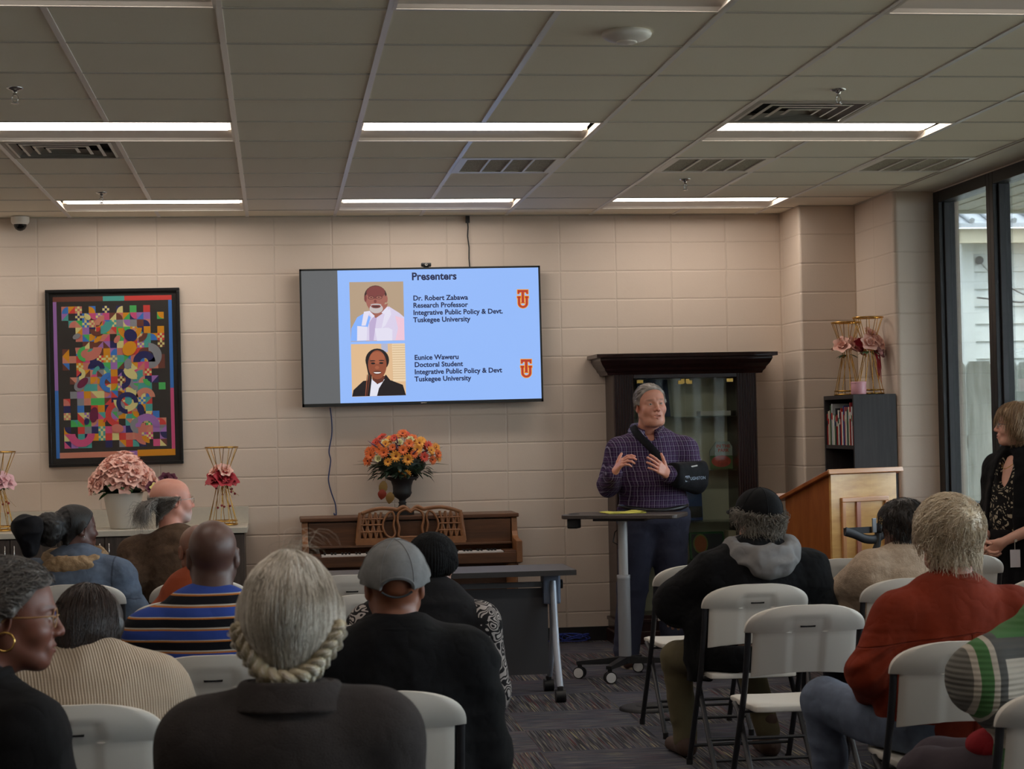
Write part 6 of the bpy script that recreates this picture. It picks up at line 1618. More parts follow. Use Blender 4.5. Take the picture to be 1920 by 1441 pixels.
    so_ = sdf_obj('arm_sling', sl, np.minimum(el, wr)-.14, np.maximum(el, wr)+.14, .006, M_blackc, F.t, lambda v: .002*vnoise(v, (14, 14, 30), 8))
    fn = F.lastfn
    pts = []
    A = np.array([(-.098, -.075, 1.475), (-.085, .03, 1.52), (-.055+.13*0, .10, 1.475), (-.0, .15, 1.40), (-.05, .17, 1.33), (-.10, .18, 1.28)])
    A = np.array([L(-1.375, -1.36, 1.500), L(-1.392, -1.41, 1.525), L(-1.385, -1.50, 1.48), L(-1.33, -1.585, 1.405), L(-1.27, -1.63, 1.33), L(-1.215, -1.68, 1.27)])
    C_ = np.array([tuple(v) for v in catmull([tuple(a) for a in A], 8)], dtype=f32)
    for _ in range(3):
        g, f0 = grad(fn, C_, .004); C_ = C_-g*np.minimum(f0-.010, 0)[:, None]
    T = np.gradient(C_, axis=0); g, _ = grad(fn, C_, .01); S_ = np.cross(T, g); S_ /= np.maximum(np.linalg.norm(S_, axis=1, keepdims=True), 1e-6); b = MB(); vs = []; fs = []
    for i in range(len(C_)):
        for a, o_ in ((-.024, -.002), (-.024, .005), (.024, .005), (.024, -.002)): vs.append(tuple(C_[i]+S_[i]*a+g[i]*o_))
    for i in range(len(C_)-1):
        for j in range(4): fs.append((i*4+j, i*4+(j+1) % 4, i*4+4+(j+1) % 4, i*4+4+j))
    b.add(vs, fs, 0, True); b.build('shoulder_strap', M_blackc, so_)
    M_prn = mat('sling_print', rgb(176, 190, 206), .6)
    # printed maker's mark on the pouch, seen from the front (camera side)
    def put(o, X, Y, Z): o.location = (X, Y, Z); o.rotation_euler = (PI/2, 0, PI+R(-8))
    e = L(-1.115, -1.655, 1.165)
    def onto(vs):
        """lay flat print onto the front of the pouch"""
        q = np.array(vs, dtype=f32); best = np.full(len(q), np.nan)
        for y_ in np.linspace(.45, .0, 181):
            p = q.copy(); p[:, 1] = y_; hit = (sl(p) < 0) & np.isnan(best); best[hit] = y_
        best = np.where(np.isnan(best), np.nanmin(best), best); q[:, 1] = best+.003; return q
    t_ = text_obj('sling_lettering', 'UGHSTON', .027, M_prn, so_, (0, 0, 0), (0, 0, 0), off=.0006, ext=.0003)
    v0 = np.array([tuple(v.co) for v in t_.data.vertices]); st_ = L(-1.088, -1.6, 1.182); nv = np.stack([st_[0]-v0[:, 0], v0[:, 2]*0, st_[2]+v0[:, 1]], 1); nv = onto(nv)
    t_.data.vertices.foreach_set('co', nv.ravel()); t_.data.update()
    b = MB(); c0 = L(-1.110, -1.6, 1.191)
    def sq(x0, z0, x1, z1): b.add([(c0[0]-x0, 0, c0[2]+z0), (c0[0]-x1, 0, c0[2]+z0), (c0[0]-x1, 0, c0[2]+z1), (c0[0]-x0, 0, c0[2]+z1)], [(0, 1, 2, 3)])
    for q in ((-.019, -.018, .017, -.014), (-.019, .014, .017, .018), (-.019, -.014, -.015, .014), (.013, -.014, .017, .014), (-.009, -.010, -.004, .010), (.002, -.010, .007, .010), (-.004, -.002, .002, .002)): sq(*q)
    b.v = [tuple(v) for v in onto(b.v)]; b.build('sling_emblem', M_prn, so_)
    b = MB(); e = L(-1.09, -1.66, 1.262); b.tube([tuple(e), tuple(e+np.array((-.02, .0, .003))), tuple(e+np.array((-.06, -.02, .008)))], .005, 6); b.build('strap_tab', mat('tab_white', rgb(190, 190, 190), .6), so_)
    # embroidered mark on the shirt
    b = MB(); P0 = []
    for k in range(9):
        x = -1.245+k*.016; P0.append((x, 1.382+.006*math.sin(k*2.1)))
    for (x, z) in P0:
        for dz in (0, -.016):
            q = np.array([L(x, -1.66, z+dz), L(x+.010, -1.66, z+dz+.004)], dtype=f32)
            for _ in range(4): g, f0 = grad(fn, q, .004); q = q-g*(f0-.006)[:, None]
            b.tube([tuple(q[0]), tuple(q[1])], .0022, 4)
    b.build('embroidered_mark', mat('pink_thread', rgb(196, 150, 170), .7), F.t)
    return F
SPK = speaker()
# ================================================================ THE AUDIENCE
def simple_roots(F, n, seed, hl): return sphere_roots(F.hf, n, seed, hl, .006)
def down_flow(F, side=0., back=0.):
    up = F.hr.T @ np.array((0, 0, 1.))
    return lambda P_, t: np.stack([P_[:, 0]*2+side, P_[:, 1]*2+back, -np.ones(len(P_))*1.0], 1)
def hip_lap(F, dx=0):
    pass
M_jean = cloth('blue_denim', rgb(98, 108, 126), var=.3, vsc=9, weave=900, st=.4)
M_dkpant = cloth('dark_trouser_cloth', rgb(40, 40, 46))
M_shoe = mat('black_shoe', rgb(26, 24, 24), .45)

# --- person in grey hood and black cap
F = Fig('person in a black cap and black coat with a grey hood, seated at right', -1.58, -5.02, 4, (-1.527, -4.98, 1.115), (24, 4, 0), .98, (176, 138, 122), g=1.22, sh_w=.215, sh_z=.865, pel=(-.02, -.01, .56))
J = F.J; J['el', -1] = F.W(1268, 1130, Y=-4.95); J['wr', -1] = J['el', -1]+np.array((.06, .22, -.06)); J['el', 1] = F.W(1530, 1140, Y=-4.95); J['wr', 1] = J['el', 1]+np.array((-.10, .22, -.06))
J['kn', -1] = F.W(1268, 1232, Y=-4.66); J['an', -1] = F.W(1285, 1385, Y=-4.64); J['kn', 1] = np.array((.10, .42, .50)); J['an', 1] = F.W(1440, 1370, Y=-4.72)
F.head(False, h=.004, neck_r=.058); F.core(); F.hands(); F.finish()
M_coat = cloth('black_wool_coat', rgb(17, 17, 19), var=.15, st=.5, wr=.6)
def skirt(p, d):
    d = smin(d, s_rc(p, (-.20, .0, .66), (-.22, .10, .38), .10, .055), .06); d = smin(d, s_rc(p, (.18, .0, .66), (.20, .08, .45), .09, .05), .06)
    d = smin(d, s_ell(p, (-.02, .02, .52), (.245, .19, .13)), .05); return smin(d, s_rc(p, (-.14, -.06, .50), (.14, -.06, .50), .06, .06), .05)
F.top('coat', M_coat, .030, .013, folds=.009, fsc=(7, 7, 9), armfat=.022, extra=skirt, seed=4)
F.trousers('trousers', cloth('olive_canvas', rgb(96, 88, 66)), .012, .012, folds=.004)
F.shoes('boot', mat('brown_suede', rgb(66, 46, 36), .8), boot=True)
# hood bunched on the shoulders
nk = J['neck']
def hood(p):
    q = p-nk.astype(f32); a = np.arctan2(q[:, 1], q[:, 0]); rr = np.sqrt((q[:, 0]/1.2)**2+(q[:, 1]+.02)**2); z0 = .045-.045*np.clip(-np.sin(a), 0, 1)
    d = np.sqrt((rr-.105)**2+((q[:, 2]-z0)*.75)**2)-.040; d = smin(d, s_ell(q, (0, -.135, -.005), (.105, .055, .065)), .05)
    return d
sdf_obj('hood', hood, nk-.27, nk+.24, .008, cloth('heather_grey_fleece', rgb(128, 126, 126), st=.5), F.t, lambda v: .010*(1-2*np.abs(vnoise(v, (13, 13, 18), 6)))+.004*vnoise(v, (30, 30, 30), 2))
def cap_parts(F, m, opening=False, th=.013, brim=True, zb=.022):
    hf = F.hf
    def cap(p):
        d = hf(p)-th-.004; low = (zb+.0*p[:, 1]-(p[:, 1] < 0)*p[:, 1]*.10*-1)-p[:, 2]
        d = smax(d, (zb-.012*(p[:, 1] < -.02)-p[:, 2]), .006)
        d = smax(d, -(hf(p)-th*.35), .003)
        if opening: d = smax(d, -s_ell(p, (0, -.125, zb-.012), (.044, .06, .034)), .004)
        return d
    o = F.headpart('cap', cap, m, h=.004)
    b = MB(); top = np.array((0, -.015, .15), dtype=f32)
    seams = []
    for k in range(6):
        a = PI/6+k*PI/3+PI/6; P_ = []
        for t in np.linspace(.05, .98, 12):
            el = PI/2*(1-t); P_.append((math.cos(a)*math.cos(el)*.13, -.015+math.sin(a)*math.cos(el)*.15, .02+math.sin(el)*.14))
        q = np.array(P_, dtype=f32)
        for _ in range(4): g, f0 = grad(hf, q); q = q-g*(f0-th-.0045)[:, None]
        q = q[q[:, 2] > zb+.002]; 
        if opening: q = q[~((np.abs(q[:, 0]) < .03) & (q[:, 1] < -.06) & (q[:, 2] < zb+.03))]
        if len(q) > 2: b.tube([tuple(v) for v in q], .0016, 5)
    q = np.array([(0, -.012, .16)], dtype=f32)
    for _ in range(4): g, f0 = grad(hf, q); q = q-g*(f0-th-.003)[:, None]
    b.sphere(tuple(q[0]), (.008, .008, .005), 10); s_ = b.build('cap_seams', m, o); s_.data.transform(F.HM())
    if brim:
        b = MB(); vs = []; fs = []
        for i in range(13):
            a = PI*(i/12)*.86+PI*.07
            for r_ in (0, 1):
                x = .078*math.cos(a)*(1+.0*r_); y = .07+.045*math.sin(a)+r_*.065*math.sin(a)**.7; z = zb+.012-r_*.020-(.012 if r_ else 0)*math.cos(a)**2; vs += [(x, y, z), (x, y, z+.003)]
        for i in range(12): k = i*4; fs += [(k, k+4, k+6, k+2), (k+1, k+3, k+7, k+5), (k+2, k+6, k+7, k+3)]
        b.add(vs, fs, 0, True); s_ = b.build('cap_brim', m, o); s_.data.transform(F.HM())
    return o
cap_parts(F, cloth('black_cap_cotton', rgb(20, 20, 22), st=.3))
M_gh = hairmat('curly_grey_hair', rgb(104, 98, 90), rgb(150, 142, 130), .6)
hlc = lambda p: np.maximum(np.interp(p[:, 1], [-.12, -.03, .03, .05], [-.085, -.06, .0, .08])-p[:, 2], p[:, 2]-.035)
roots = sphere_roots(F.hf, 1500, 5, hlc, .01)
F.strands('curly_hair', F.hf, M_gh, 1500, roots, lambda P_, t: np.stack([P_[:, 0]*6*(1 if t < .5 else -.3), P_[:, 1]*3-.02, -np.ones(len(P_))*.6], 1), 8, .010, (.012, .050), .0013, 3, frizz=1.2, free=.45, lmin=.5)
b = MB(); b.tube([(.074, .06, .006), (.080, .02, .006), (.082, -.01, 0)], .0012, 5); b.tube([(-.074, .085, .008), (-.078, .06, .006), (-.080, .02, .006), (-.082, -.01, 0)], .0012, 5); o = b.build('spectacle_arms', M_chrome, F.t); o.data.transform(F.HM())

# --- person in cream sweater, dark hair (right, second row)
F = Fig('person with short dark hair in a cream wool sweater, seated before the lectern', -.86, -4.97, 8, (-.833, -4.90, 1.045), (26, -4, 4), .93, (96, 62, 48), g=1.08, sh_w=.18, sh_z=.855, pel=(0, 0, .54))
J = F.J; J['el', -1] = F.W(1580, 1122, Y=-4.85); J['wr', -1] = J['el', -1]+np.array((.12, .16, .02))
F.head(False, h=.004); F.core(); F.hands(); F.finish()
M_cream_kn = cloth('cream_boucle_knit', rgb(172, 152, 132), var=.12, vsc=60, weave=160, st=.8)
F.top('sweater', M_cream_kn, .024, .012, folds=.006, armfat=.018, seed=7)
ring_collar(F, 'collar', M_cream_kn, F.J['neck']+np.array((0, .0, -.03)), F.u, .085, .075, .03, .009)
F.trousers('trousers', M_dkpant); F.shoes('shoe', M_shoe)
M_dh = hairmat('black_brown_hair', rgb(20, 16, 14), rgb(44, 34, 28))
hl = hairline([-.12, -.075, -.03, .0, .02, .045, .07, .09], [-.115, -.10, -.06, -.02, .0, .04, .06, .07]); F.headpart('hair', hair_shell(F.hf, .024, hl, .02), M_dh, h=.005, disp=lambda v: .006*vnoise(v, (22, 22, 22), 2)+.003*vnoise(v, (60, 60, 40), 3))
roots = sphere_roots(F.hf, 900, 6, hl, .02); F.strands('hair_locks', F.hf, M_dh, 900, roots, down_flow(F), 8, .011, (.022, .032), .0012, 4, frizz=.5, free=.1)

# --- person in rust red shirt
F = Fig('person with tousled blond-grey hair in a rust red shirt and blue jeans, seated at right', -1.475, -7.15, 6, (-1.441, -7.12, 1.145), (10, 2, 0), 1.0, (196, 140, 118), g=1.16, sh_w=.205, sh_z=.90, pel=(-.03, -.0, .56))
J = F.J; J['el', -1] = F.W(1628, 1262, Y=-7.22); J['wr', -1] = F.W(1640, 1318, Y=-6.86); J['kn', -1] = F.W(1545, 1312, Y=-6.78); J['an', -1] = F.W(1560, 1470, Y=-6.72)
J['hip', -1] = np.array((-.11, .02, .50)); J['kn', 1] = np.array((.20, .42, .50))
J['el', 1] = J['sh', 1]+np.array((.05, .02, -.27))
F.head(False, h=.004, neck_r=.060); F.core(); F.hands(); F.finish()
def shirtfn(n):
    p = n.sep(n.obj())
_yz, _px = float(J['neck'][2]-.115), float(J['neck'][0]+.01)
def rustfn(n):
    p = n.sep(n.obj()); old = n.bsdf.inputs['Normal'].links[0].from_socket
    back = n.m('LESS_THAN', p[1], float(J['neck'][1])); zz = n.m('ADD', p[2], n.m('MULTIPLY', n.m('ABSOLUTE', n.m('SUBTRACT', p[0], _px)), .12))
    s1 = n.m('MULTIPLY', n.m('SUBTRACT', 1.0, n.m('DIVIDE', n.m('ABSOLUTE', n.m('SUBTRACT', zz, _yz)), .0035), clamp=True), back)
    low = n.m('MULTIPLY', n.m('LESS_THAN', zz, _yz), back); h_ = s1
    for dx in (-.022, .022):
        h_ = n.m('MAXIMUM', h_, n.m('MULTIPLY', n.m('SUBTRACT', 1.0, n.m('DIVIDE', n.m('ABSOLUTE', n.m('SUBTRACT', n.m('SUBTRACT', p[0], _px), dx)), .004), clamp=True), low))
    fan = n.m('MULTIPLY', n.m('SINE', n.m('MULTIPLY', n.m('DIVIDE', n.m('SUBTRACT', p[0], _px), n.m('ADD', n.m('SUBTRACT', _yz+.10, p[2]), .02)), 13)), low)
    n.set(Normal=n.bump(n.m('ADD', n.m('MULTIPLY', h_, -1.0), n.m('MULTIPLY', fan, .9)), .8, .008, old))
M_rust = cloth('rust_red_shirting', rgb(122, 44, 24), var=.12, st=.5, wr=.4, fn=rustfn)
def yoke(v):
    z = v[:, 2]; back = (v[:, 1] < F_y+.02)
    seam = -.004*np.exp(-((z-yz-.02*np.abs(v[:, 0]))/.005)**2)*(back)
    pl = .007*np.exp(-(((v[:, 0]-px_)+.012)/.007)**2)*(z < yz)*(back)+.007*np.exp(-(((v[:, 0]-px_)-.018)/.007)**2)*(z < yz)*back
    fan = .004*np.sin((np.arctan2(v[:, 0]-px_, yz+.05-z))*9)*(z < yz-.01)*back*np.clip((yz-z)/.1, 0, 1)
    return seam+pl+fan
F_y = J['neck'][1]; yz = J['neck'][2]-.115; px_ = J['neck'][0]+.01
F.top('shirt', M_rust, .016, .009, folds=.005, fsc=(13, 13, 5), armfat=.004, disp2=yoke, seed=9)
ring_collar(F, 'collar', M_rust, J['neck']+np.array((0, .004, -.028)), F.u, .082, .070, .048, .006)
F.trousers('jeans', M_jean, .014, .011, folds=.006); F.shoes('shoe', mat('white_trainer', rgb(190, 186, 180), .6))
M_bl = hairmat('blond_grey_hair', rgb(176, 156, 126), rgb(226, 212, 190), .4)
hl = hairline([-.12, -.075, -.03, .0, .02, .045, .07, .09], [-.088, -.088, -.05, .0, .0, .04, .06, .07]); F.headpart('hair', hair_shell(F.hf, .018, hl, .02), M_bl, h=.0045, disp=lambda v: .005*vnoise(v, (22, 22, 14), 2)+.003*vnoise(v, (60, 60, 30), 3))
def whorl(c):
    c = np.array(c)
    def f(P_, t):
        q = P_-c; r_ = np.linalg.norm(q, axis=1, keepdims=True); return q/r_*.9+np.stack([-q[:, 2], np.zeros(len(q)), q[:, 0]], 1)/r_*.35+np.array((0, 0, -.45*min(1, t*2)))
    return f
roots = sphere_roots(F.hf, 3600, 8, hl, .012); F.strands('hair_locks', F.hf, M_bl, 3600, roots, whorl((.015, -.11, .085)), 9, .0105, (.010, .034), .0011, 5, frizz=.7, free=.25, lmin=.35)

# --- striped sweater arm at the lower right corner
F = Fig('person in a green and grey striped sweater leaning in at the lower right corner', -1.50, -8.05, 40, (-1.30, -7.95, 1.13), (0, 0, 0), .95, (190, 140, 120), g=1.05, sh_w=.17, sh_z=.90, pel=(0, 0, .55))
J = F.J; J['sh', -1] = F.W(1915, 1232, Y=-8.12); J['el', -1] = F.W(1848, 1272, Y=-8.20); J['wr', -1] = F.W(1905, 1345, Y=-8.02); J['neck'] = F.W(2010, 1150, Y=-8.05)
J['sh', 1] = F.W(2110, 1235, Y=-8.05); J['el', 1] = J['sh', 1]+np.array((.04, .05, -.25)); J['wr', 1] = J['el', 1]+np.array((-.05, .2, 0)); J['pel'] = F.W(1985, 1440, Y=-8.1); J['pel'][2] = .55
F.hc = J['neck']+np.array((0, .04, .19)); J['kn', -1] = F.W(1735, 1450, Y=-7.85); J['an', -1] = J['kn', -1]*np.array((1, 1, 0))+np.array((0, -.02, .09)); J['hip', -1] = J['pel']+np.array((-.09, .0, -.02)); J['hip', 1] = J['pel']+np.array((.07, .04, -.02)); J['kn', 1] = J['kn', -1]+np.array((.16, .05, .0)); J['an', 1] = J['an', -1]+np.array((.16, .05, .0))
F.u = nrm(J['neck']-J['pel']); F.r = nrm(np.array((1., 0, 0))-F.u*F.u[0]); F.f = np.cross(F.u, F.r)
F.head(False, h=.005); F.core(); F.hands(); F.finish()
_s0, _e0 = J['sh', -1].copy(), J['el', -1].copy(); _ax = nrm(_e0-_s0)
def stripes_arm(n):
    p = n.sep(n.obj()); c_, s_ = math.cos(R(40)), math.sin(R(40))
    wx = n.m('SUBTRACT', n.m('MULTIPLY', p[0], c_), n.m('MULTIPLY', p[1], s_)); wz = p[2]
    x0 = float(_e0[0]*c_-_e0[1]*s_)
    t1 = n.m('DIVIDE', n.m('SUBTRACT', wx, x0-.10), .135, clamp=True); t2 = n.m('DIVIDE', n.m('SUBTRACT', wz, float(_s0[2])-.50), .62, clamp=True)
    G, Y_, W_, D_ = rgb(70, 108, 66), rgb(104, 102, 96), rgb(170, 162, 150), rgb(80, 80, 78)
    c1 = n.ramp(t1, [(i/8, c) for i, c in enumerate([Y_, Y_, W_, G, G, W_, D_, D_])], 'CONSTANT'); c2 = n.ramp(t2, [(i/12, c) for i, c in enumerate([G, W_, D_, G, G, W_, Y_, D_, W_, W_, D_, G])], 'CONSTANT')
    n.set(Base_Color=n.mix(n.m('GREATER_THAN', t1, .93), c1, c2)); w_ = n.m('SINE', n.m('MULTIPLY', wz, 420)); n.set(Normal=n.bump(w_, .35, .004))
F.top('sweater', cloth('striped_knit', rgb(100, 110, 90), fn=stripes_arm), .030, .010, folds=.006, armfat=.024, seed=12)
F.trousers('trousers', cloth('plum_grey_trouser', rgb(64, 56, 62)), .016); F.shoes('shoe', M_shoe)
_rc = J['kn', -1]*.35+J['pel']*.65+np.array((-.02, 0, .075))
sdf_obj('red_scarf', lambda p: s_ell(p, _rc, (.10, .12, .055)), _rc-.16, _rc+.16, .010, cloth('crimson_wool', rgb(138, 26, 34), st=.5), F.t, lambda v: .003*vnoise(v, (14, 14, 14), 2))
hl = HL_FULL; F.headpart('hair', hair_shell(F.hf, .02, hl, .02), mat('curly_grey_hair'), h=.006)

# --- denim jacket with sherpa collar
F = Fig('person in a denim jacket with a fleece collar, dark hair pulled into a puff', -4.62, -3.93, -10, (-4.635, -3.86, 1.085), (-46, 0, -3), .97, (84, 52, 42), g=1.16, sh_w=.20, sh_z=.845, pel=(0, 0, .55))
J = F.J; J['el', 1] = F.W(243, 1148, Y=-3.9); J['wr', 1] = J['el', 1]+np.array((-.06, .22, -.04)); J['el', -1] = F.W(58, 1150, Y=-3.95); J['wr', -1] = J['el', -1]+np.array((.06, .2, -.05))
F.head(True, h=.0035); F.core(); F.hands(); F.finish()
def seam(v): return -.004*np.exp(-((v[:, 2]-(F.J['neck'][2]-.145))/.005)**2)
_jz, _jx = float(F.J['neck'][2]-.120), float(F.J['neck'][0])
def denimfn(n):
    p = n.sep(n.obj()); old = n.bsdf.inputs['Normal'].links[0].from_socket; oc = n.bsdf.inputs['Base Color'].links[0].from_socket
    wv = n.m('MULTIPLY', n.noise(n.obj(), 40, 2), .012); zz = n.m('ADD', n.m('ADD', p[2], wv), n.m('MULTIPLY', n.m('ABSOLUTE', n.m('SUBTRACT', p[0], _jx)), .10))
    ln = lambda t, c, w_: n.m('SUBTRACT', 1.0, n.m('DIVIDE', n.m('ABSOLUTE', n.m('SUBTRACT', t, c)), w_), clamp=True)
    back = n.m('LESS_THAN', p[1], float(F.J['neck'][1])+.02); low = n.m('LESS_THAN', zz, _jz)
    h_ = ln(zz, _jz, .005)
    for dx in (-.10, .10): h_ = n.m('MAXIMUM', h_, n.m('MULTIPLY', ln(n.m('SUBTRACT', p[0], _jx), n.m('ADD', float(dx), n.m('MULTIPLY', n.m('SUBTRACT', p[2], _jz), dx*1.2)), .004), low))
    for dx in (-.205, .205): h_ = n.m('MAXIMUM', h_, ln(n.m('SUBTRACT', p[0], _jx), dx, .006))
    h_ = n.m('MULTIPLY', h_, back)
    n.set(Base_Color=n.mix(n.m('MULTIPLY', h_, .7), oc, rgb(40, 44, 56)), Normal=n.bump(h_, -.8, .006, old))
F.top('denim_jacket', cloth('denim_jacket_cloth', rgb(92, 104, 122), var=.3, vsc=9, weave=900, st=.5, wr=.5, fn=denimfn), .026, .011, folds=.007, armfat=.016, disp2=seam, seed=15)
_nk = J['neck'].copy()
def sherpa(p):
    q = p-_nk.astype(f32); rr = np.sqrt((q[:, 0]/1.35)**2+(q[:, 1]+.0)**2); z0 = .045+q[:, 1]*.25; return smin(np.sqrt(((rr-.098)*1.0)**2+((q[:, 2]-z0)*.65)**2)-.022, s_ell(q, (0, -.112, .016), (.125, .028, .036)), .03)
sdf_obj('fleece_collar', sherpa, _nk-.2, _nk+.2, .006, cloth('tan_fleece', rgb(146, 122, 94), var=.2, vsc=60, weave=120, st=.9), F.t, lambda v: .005*vnoise(v, (50, 50, 50), 6))
F.trousers('trousers', M_dkpant); F.shoes('shoe', M_shoe)
b = MB()
for k in range(15): b.box((-.11+k*.013, 0, 0), (-.104+k*.013, .002, .002))
M_bk = hairmat('black_hair', rgb(10, 9, 9), rgb(24, 21, 20), .55)
hl = hairline([-.12, -.075, -.03, .0, .02, .045, .07, .09], [-.085, -.08, -.03, .0, .01, .045, .066, .080])
def puff(p):
    d = smax(F.hf(p)-.007, hl(p), .01); return smin(d, s_ell(p, (0, -.155, .005), (.085, .075, .088)), .02)
F.headpart('hair_puff', puff, M_bk, lo=(-.14, -.28, -.15), hi=(.14, .14, .16), h=.005, disp=lambda v: (.006*vnoise(v, (30, 30, 30), 2)+.003*vnoise(v, (80, 80, 80), 3))*(v[:, 1] < -.07))
def bow(p): return smin(smin(s_ell(p, (-.02, -.275, .03), (.05, .055, .055), rotm(20, 30, 0)), s_ell(p, (.0, -.265, -.05), (.045, .05, .075)), .06), s_ell(p, (.03, -.255, .02), (.05, .05, .05)), .06)
F.headpart('black_scarf_bow', bow, M_blackc, lo=(-.16, -.40, -.2), hi=(.16, -.15, .16), h=.007, disp=lambda v: .010*(1-2*np.abs(vnoise(v, (18, 18, 18), 5))))
b = MB(); b.sphere((.084, -.005, -.040), .0045, 8); o = b.build('earring', M_chrome, F.t); o.data.transform(F.HM())

# --- person in brown sweater, grey ponytail and glasses
F = Fig('balding person with a wispy grey ponytail, glasses and a brown sweater, looking right', -4.17, -3.70, -14, (-4.185, -3.64, 1.200), (-52, 2, -4), .98, (206, 146, 126), g=1.05, sh_w=.175, sh_z=.945, pel=(.06, 0, .56))
J = F.J; J['el', 1] = F.W(338, 1075, Y=-3.72); J['wr', 1] = J['el', 1]+np.array((-.05, .2, -.05)); J['el', -1] = F.W(254, 1080, Y=-3.72); J['wr', -1] = J['el', -1]+np.array((.05, .2, -.04))
def beard(vs, c):
    m_ = (np.exp(-((vs[:, 2]+.085)/.030)**2)*np.clip((vs[:, 1]-.01)/.04, 0, 1)*(vs[:, 2] > -.13))[:, None]; return c*(1-.75*m_)+np.array((.45, .43, .42))*.75*m_
F.head(True, h=.003, tint=beard); F.core(); F.hands(); F.finish()
F.top('sweater', cloth('brown_knit', rgb(84, 66, 52), var=.2, vsc=50, weave=260, st=.6), .020, .011, folds=.007, seed=17, armfat=.012)
ring_collar(F, 'neckband', cloth('brown_knit'), J['neck']+np.array((0, .0, -.03)), F.u, .080, .072, .022, .006)
F.trousers('trousers', M_dkpant); F.shoes('shoe', M_shoe)
M_g2 = hairmat('thin_grey_hair', rgb(96, 92, 88), rgb(160, 154, 148), .5)
hlf = lambda p: np.maximum(np.interp(p[:, 1], [-.12, -.075, -.03, .0, .03, .04], [-.09, -.085, -.04, .0, .02, .09])-p[:, 2], p[:, 2]-np.interp(p[:, 1], [-.12, -.05, .02], [.032, .028, .022]))
F.headpart('hair_fringe', hair_shell(F.hf, .006, hlf, .02), M_g2, h=.004, disp=lambda v: .002*vnoise(v, (50, 50, 50), 2))
roots = sphere_roots(F.hf, 1300, 11, hlf, .006); F.strands('hair_locks', F.hf, M_g2, 1300, roots, lambda P_, t: np.stack([-P_[:, 0]*5, -np.ones(len(P_)), -.5-0*P_[:, 0]], 1), 7, .011, (.004, .014), .0009, 7, frizz=.35)
roots = sphere_roots(F.hf, 420, 12, None, .006, cone=lambda d: (d[:, 1] < -.8) & (d[:, 2] < -.1) & (d[:, 2] > -.6)); A_ = F.strands('ponytail', F.hf, M_g2, 420, roots, lambda P_, t: np.stack([np.sin(P_[:, 1]*30)*.4, -1.1+2.2*t*np.ones(len(P_))*.5, -.25-1.4*t*np.ones(len(P_))], 1), 12, .013, (.0, .06), .0010, 8, frizz=.5, free=1.0)
glasses(F, M_chrome, hh=.018)

# --- person in orange behind the striped polo
F = Fig('bald person in an orange and black top, mostly hidden behind the striped polo shirt', -4.03, -4.98, 0, (-4.012, -4.92, 1.030), (18, 0, 0), .95, (128, 86, 66), g=.92, sh_w=.145, sh_z=.73, pel=(0, 0, .54))
F.head(False, h=.004); F.core(); F.hands(); F.finish()
F.top('orange_top', cloth('orange_knit', rgb(140, 66, 40)), .020, .012, armfat=.01)
ring_collar(F, 'black_collar', cloth('black_knit', rgb(18, 18, 20)), F.J['neck']+np.array((0, -.0, -.065)), F.u, .115, .080, .05, .010)
ring_collar(F, 'white_piping', cloth('white_knit', rgb(150, 146, 138)), F.J['neck']+np.array((0, -.0, -.070)), F.u, .126, .122, .010, .006)
F.trousers('trousers', M_dkpant); F.shoes('shoe', M_shoe)

# --- bald person in striped polo
F = Fig('bald person in a blue and black striped polo shirt with orange and white lines', -3.90, -6.90, -2, (-3.876, -6.86, 1.135), (0, 6, 0), 1.02, (84, 56, 46), g=1.16, sh_w=.20, sh_z=.905, pel=(0, 0, .56), neck=None)
J = F.J; J['neck'] = J['neck']+np.array((0, .0, .02)); J['sh', -1][2] = .885; J['sh', 1][2] = .885
F.head(False, h=.0035, neck_r=.064); F.core(); F.hands(); F.finish()
def polof(n):
    p = n.sep(n.obj()); t = n.m('FRACT', n.m('DIVIDE', n.m('ADD', p[2], .012), .0715))
    BL, BK, OR, WH = rgb(50, 72, 146), rgb(18, 18, 24), rgb(172, 104, 44), rgb(176, 168, 158)
    n.set(Base_Color=n.ramp(t, [(0, BK), (.36, OR), (.42, WH), (.46, BL), (.86, OR), (.93, WH)], 'CONSTANT'))
F.top('polo_shirt', cloth('striped_pique', rgb(50, 72, 146), fn=polof), .016, .010, folds=.004, short=.02, seed=19, armfat=.014)
ring_collar(F, 'collar', cloth('black_knit'), J['neck']+np.array((0, .0, -.03)), F.u, .084, .074, .036, .007)
F.trousers('trousers', M_dkpant); F.shoes('shoe', M_shoe)

# --- profile with hoop earring, far left foreground
F = Fig('person with short grey hair, glasses and a gold hoop earring in profile at far left', -4.28, -9.02, -46, (-4.235, -8.98, 1.155), (-40, -2, -3), .98, (112, 68, 52), g=1.05, sh_w=.165, sh_z=.925, pel=(0, -.02, .55), neck=(-.01, -.035, .985))
J = F.J
F.head(True, h=.0026, cheek=1.05, jaw=.95, nose=1.0); F.eyes((50, 34, 26)); F.core(); F.hands(); F.finish()
M_bj = cloth('black_wool_jersey', rgb(18, 17, 18), st=.4)
F.top('jacket', M_bj, .026, .010, folds=.006, armfat=.012, seed=22)
ring_collar(F, 'collar', M_bj, J['neck']+np.array((0, .0, -.045)), F.u, .100, .078, .075, .009)
F.trousers('trousers', M_dkpant); F.shoes('shoe', M_shoe)
M_g3 = hairmat('short_dark_grey_hair', rgb(42, 38, 36), rgb(118, 110, 104), .5)
hl = hairline([-.12, -.075, -.03, -.01, .01, .035, .06, .09], [-.085, -.08, -.03, .0, .004, .032, .062, .075]); F.headpart('hair', hair_shell(F.hf, .012, hl, .014), M_g3, h=.004, disp=lambda v: .003*vnoise(v, (40, 40, 40), 2))
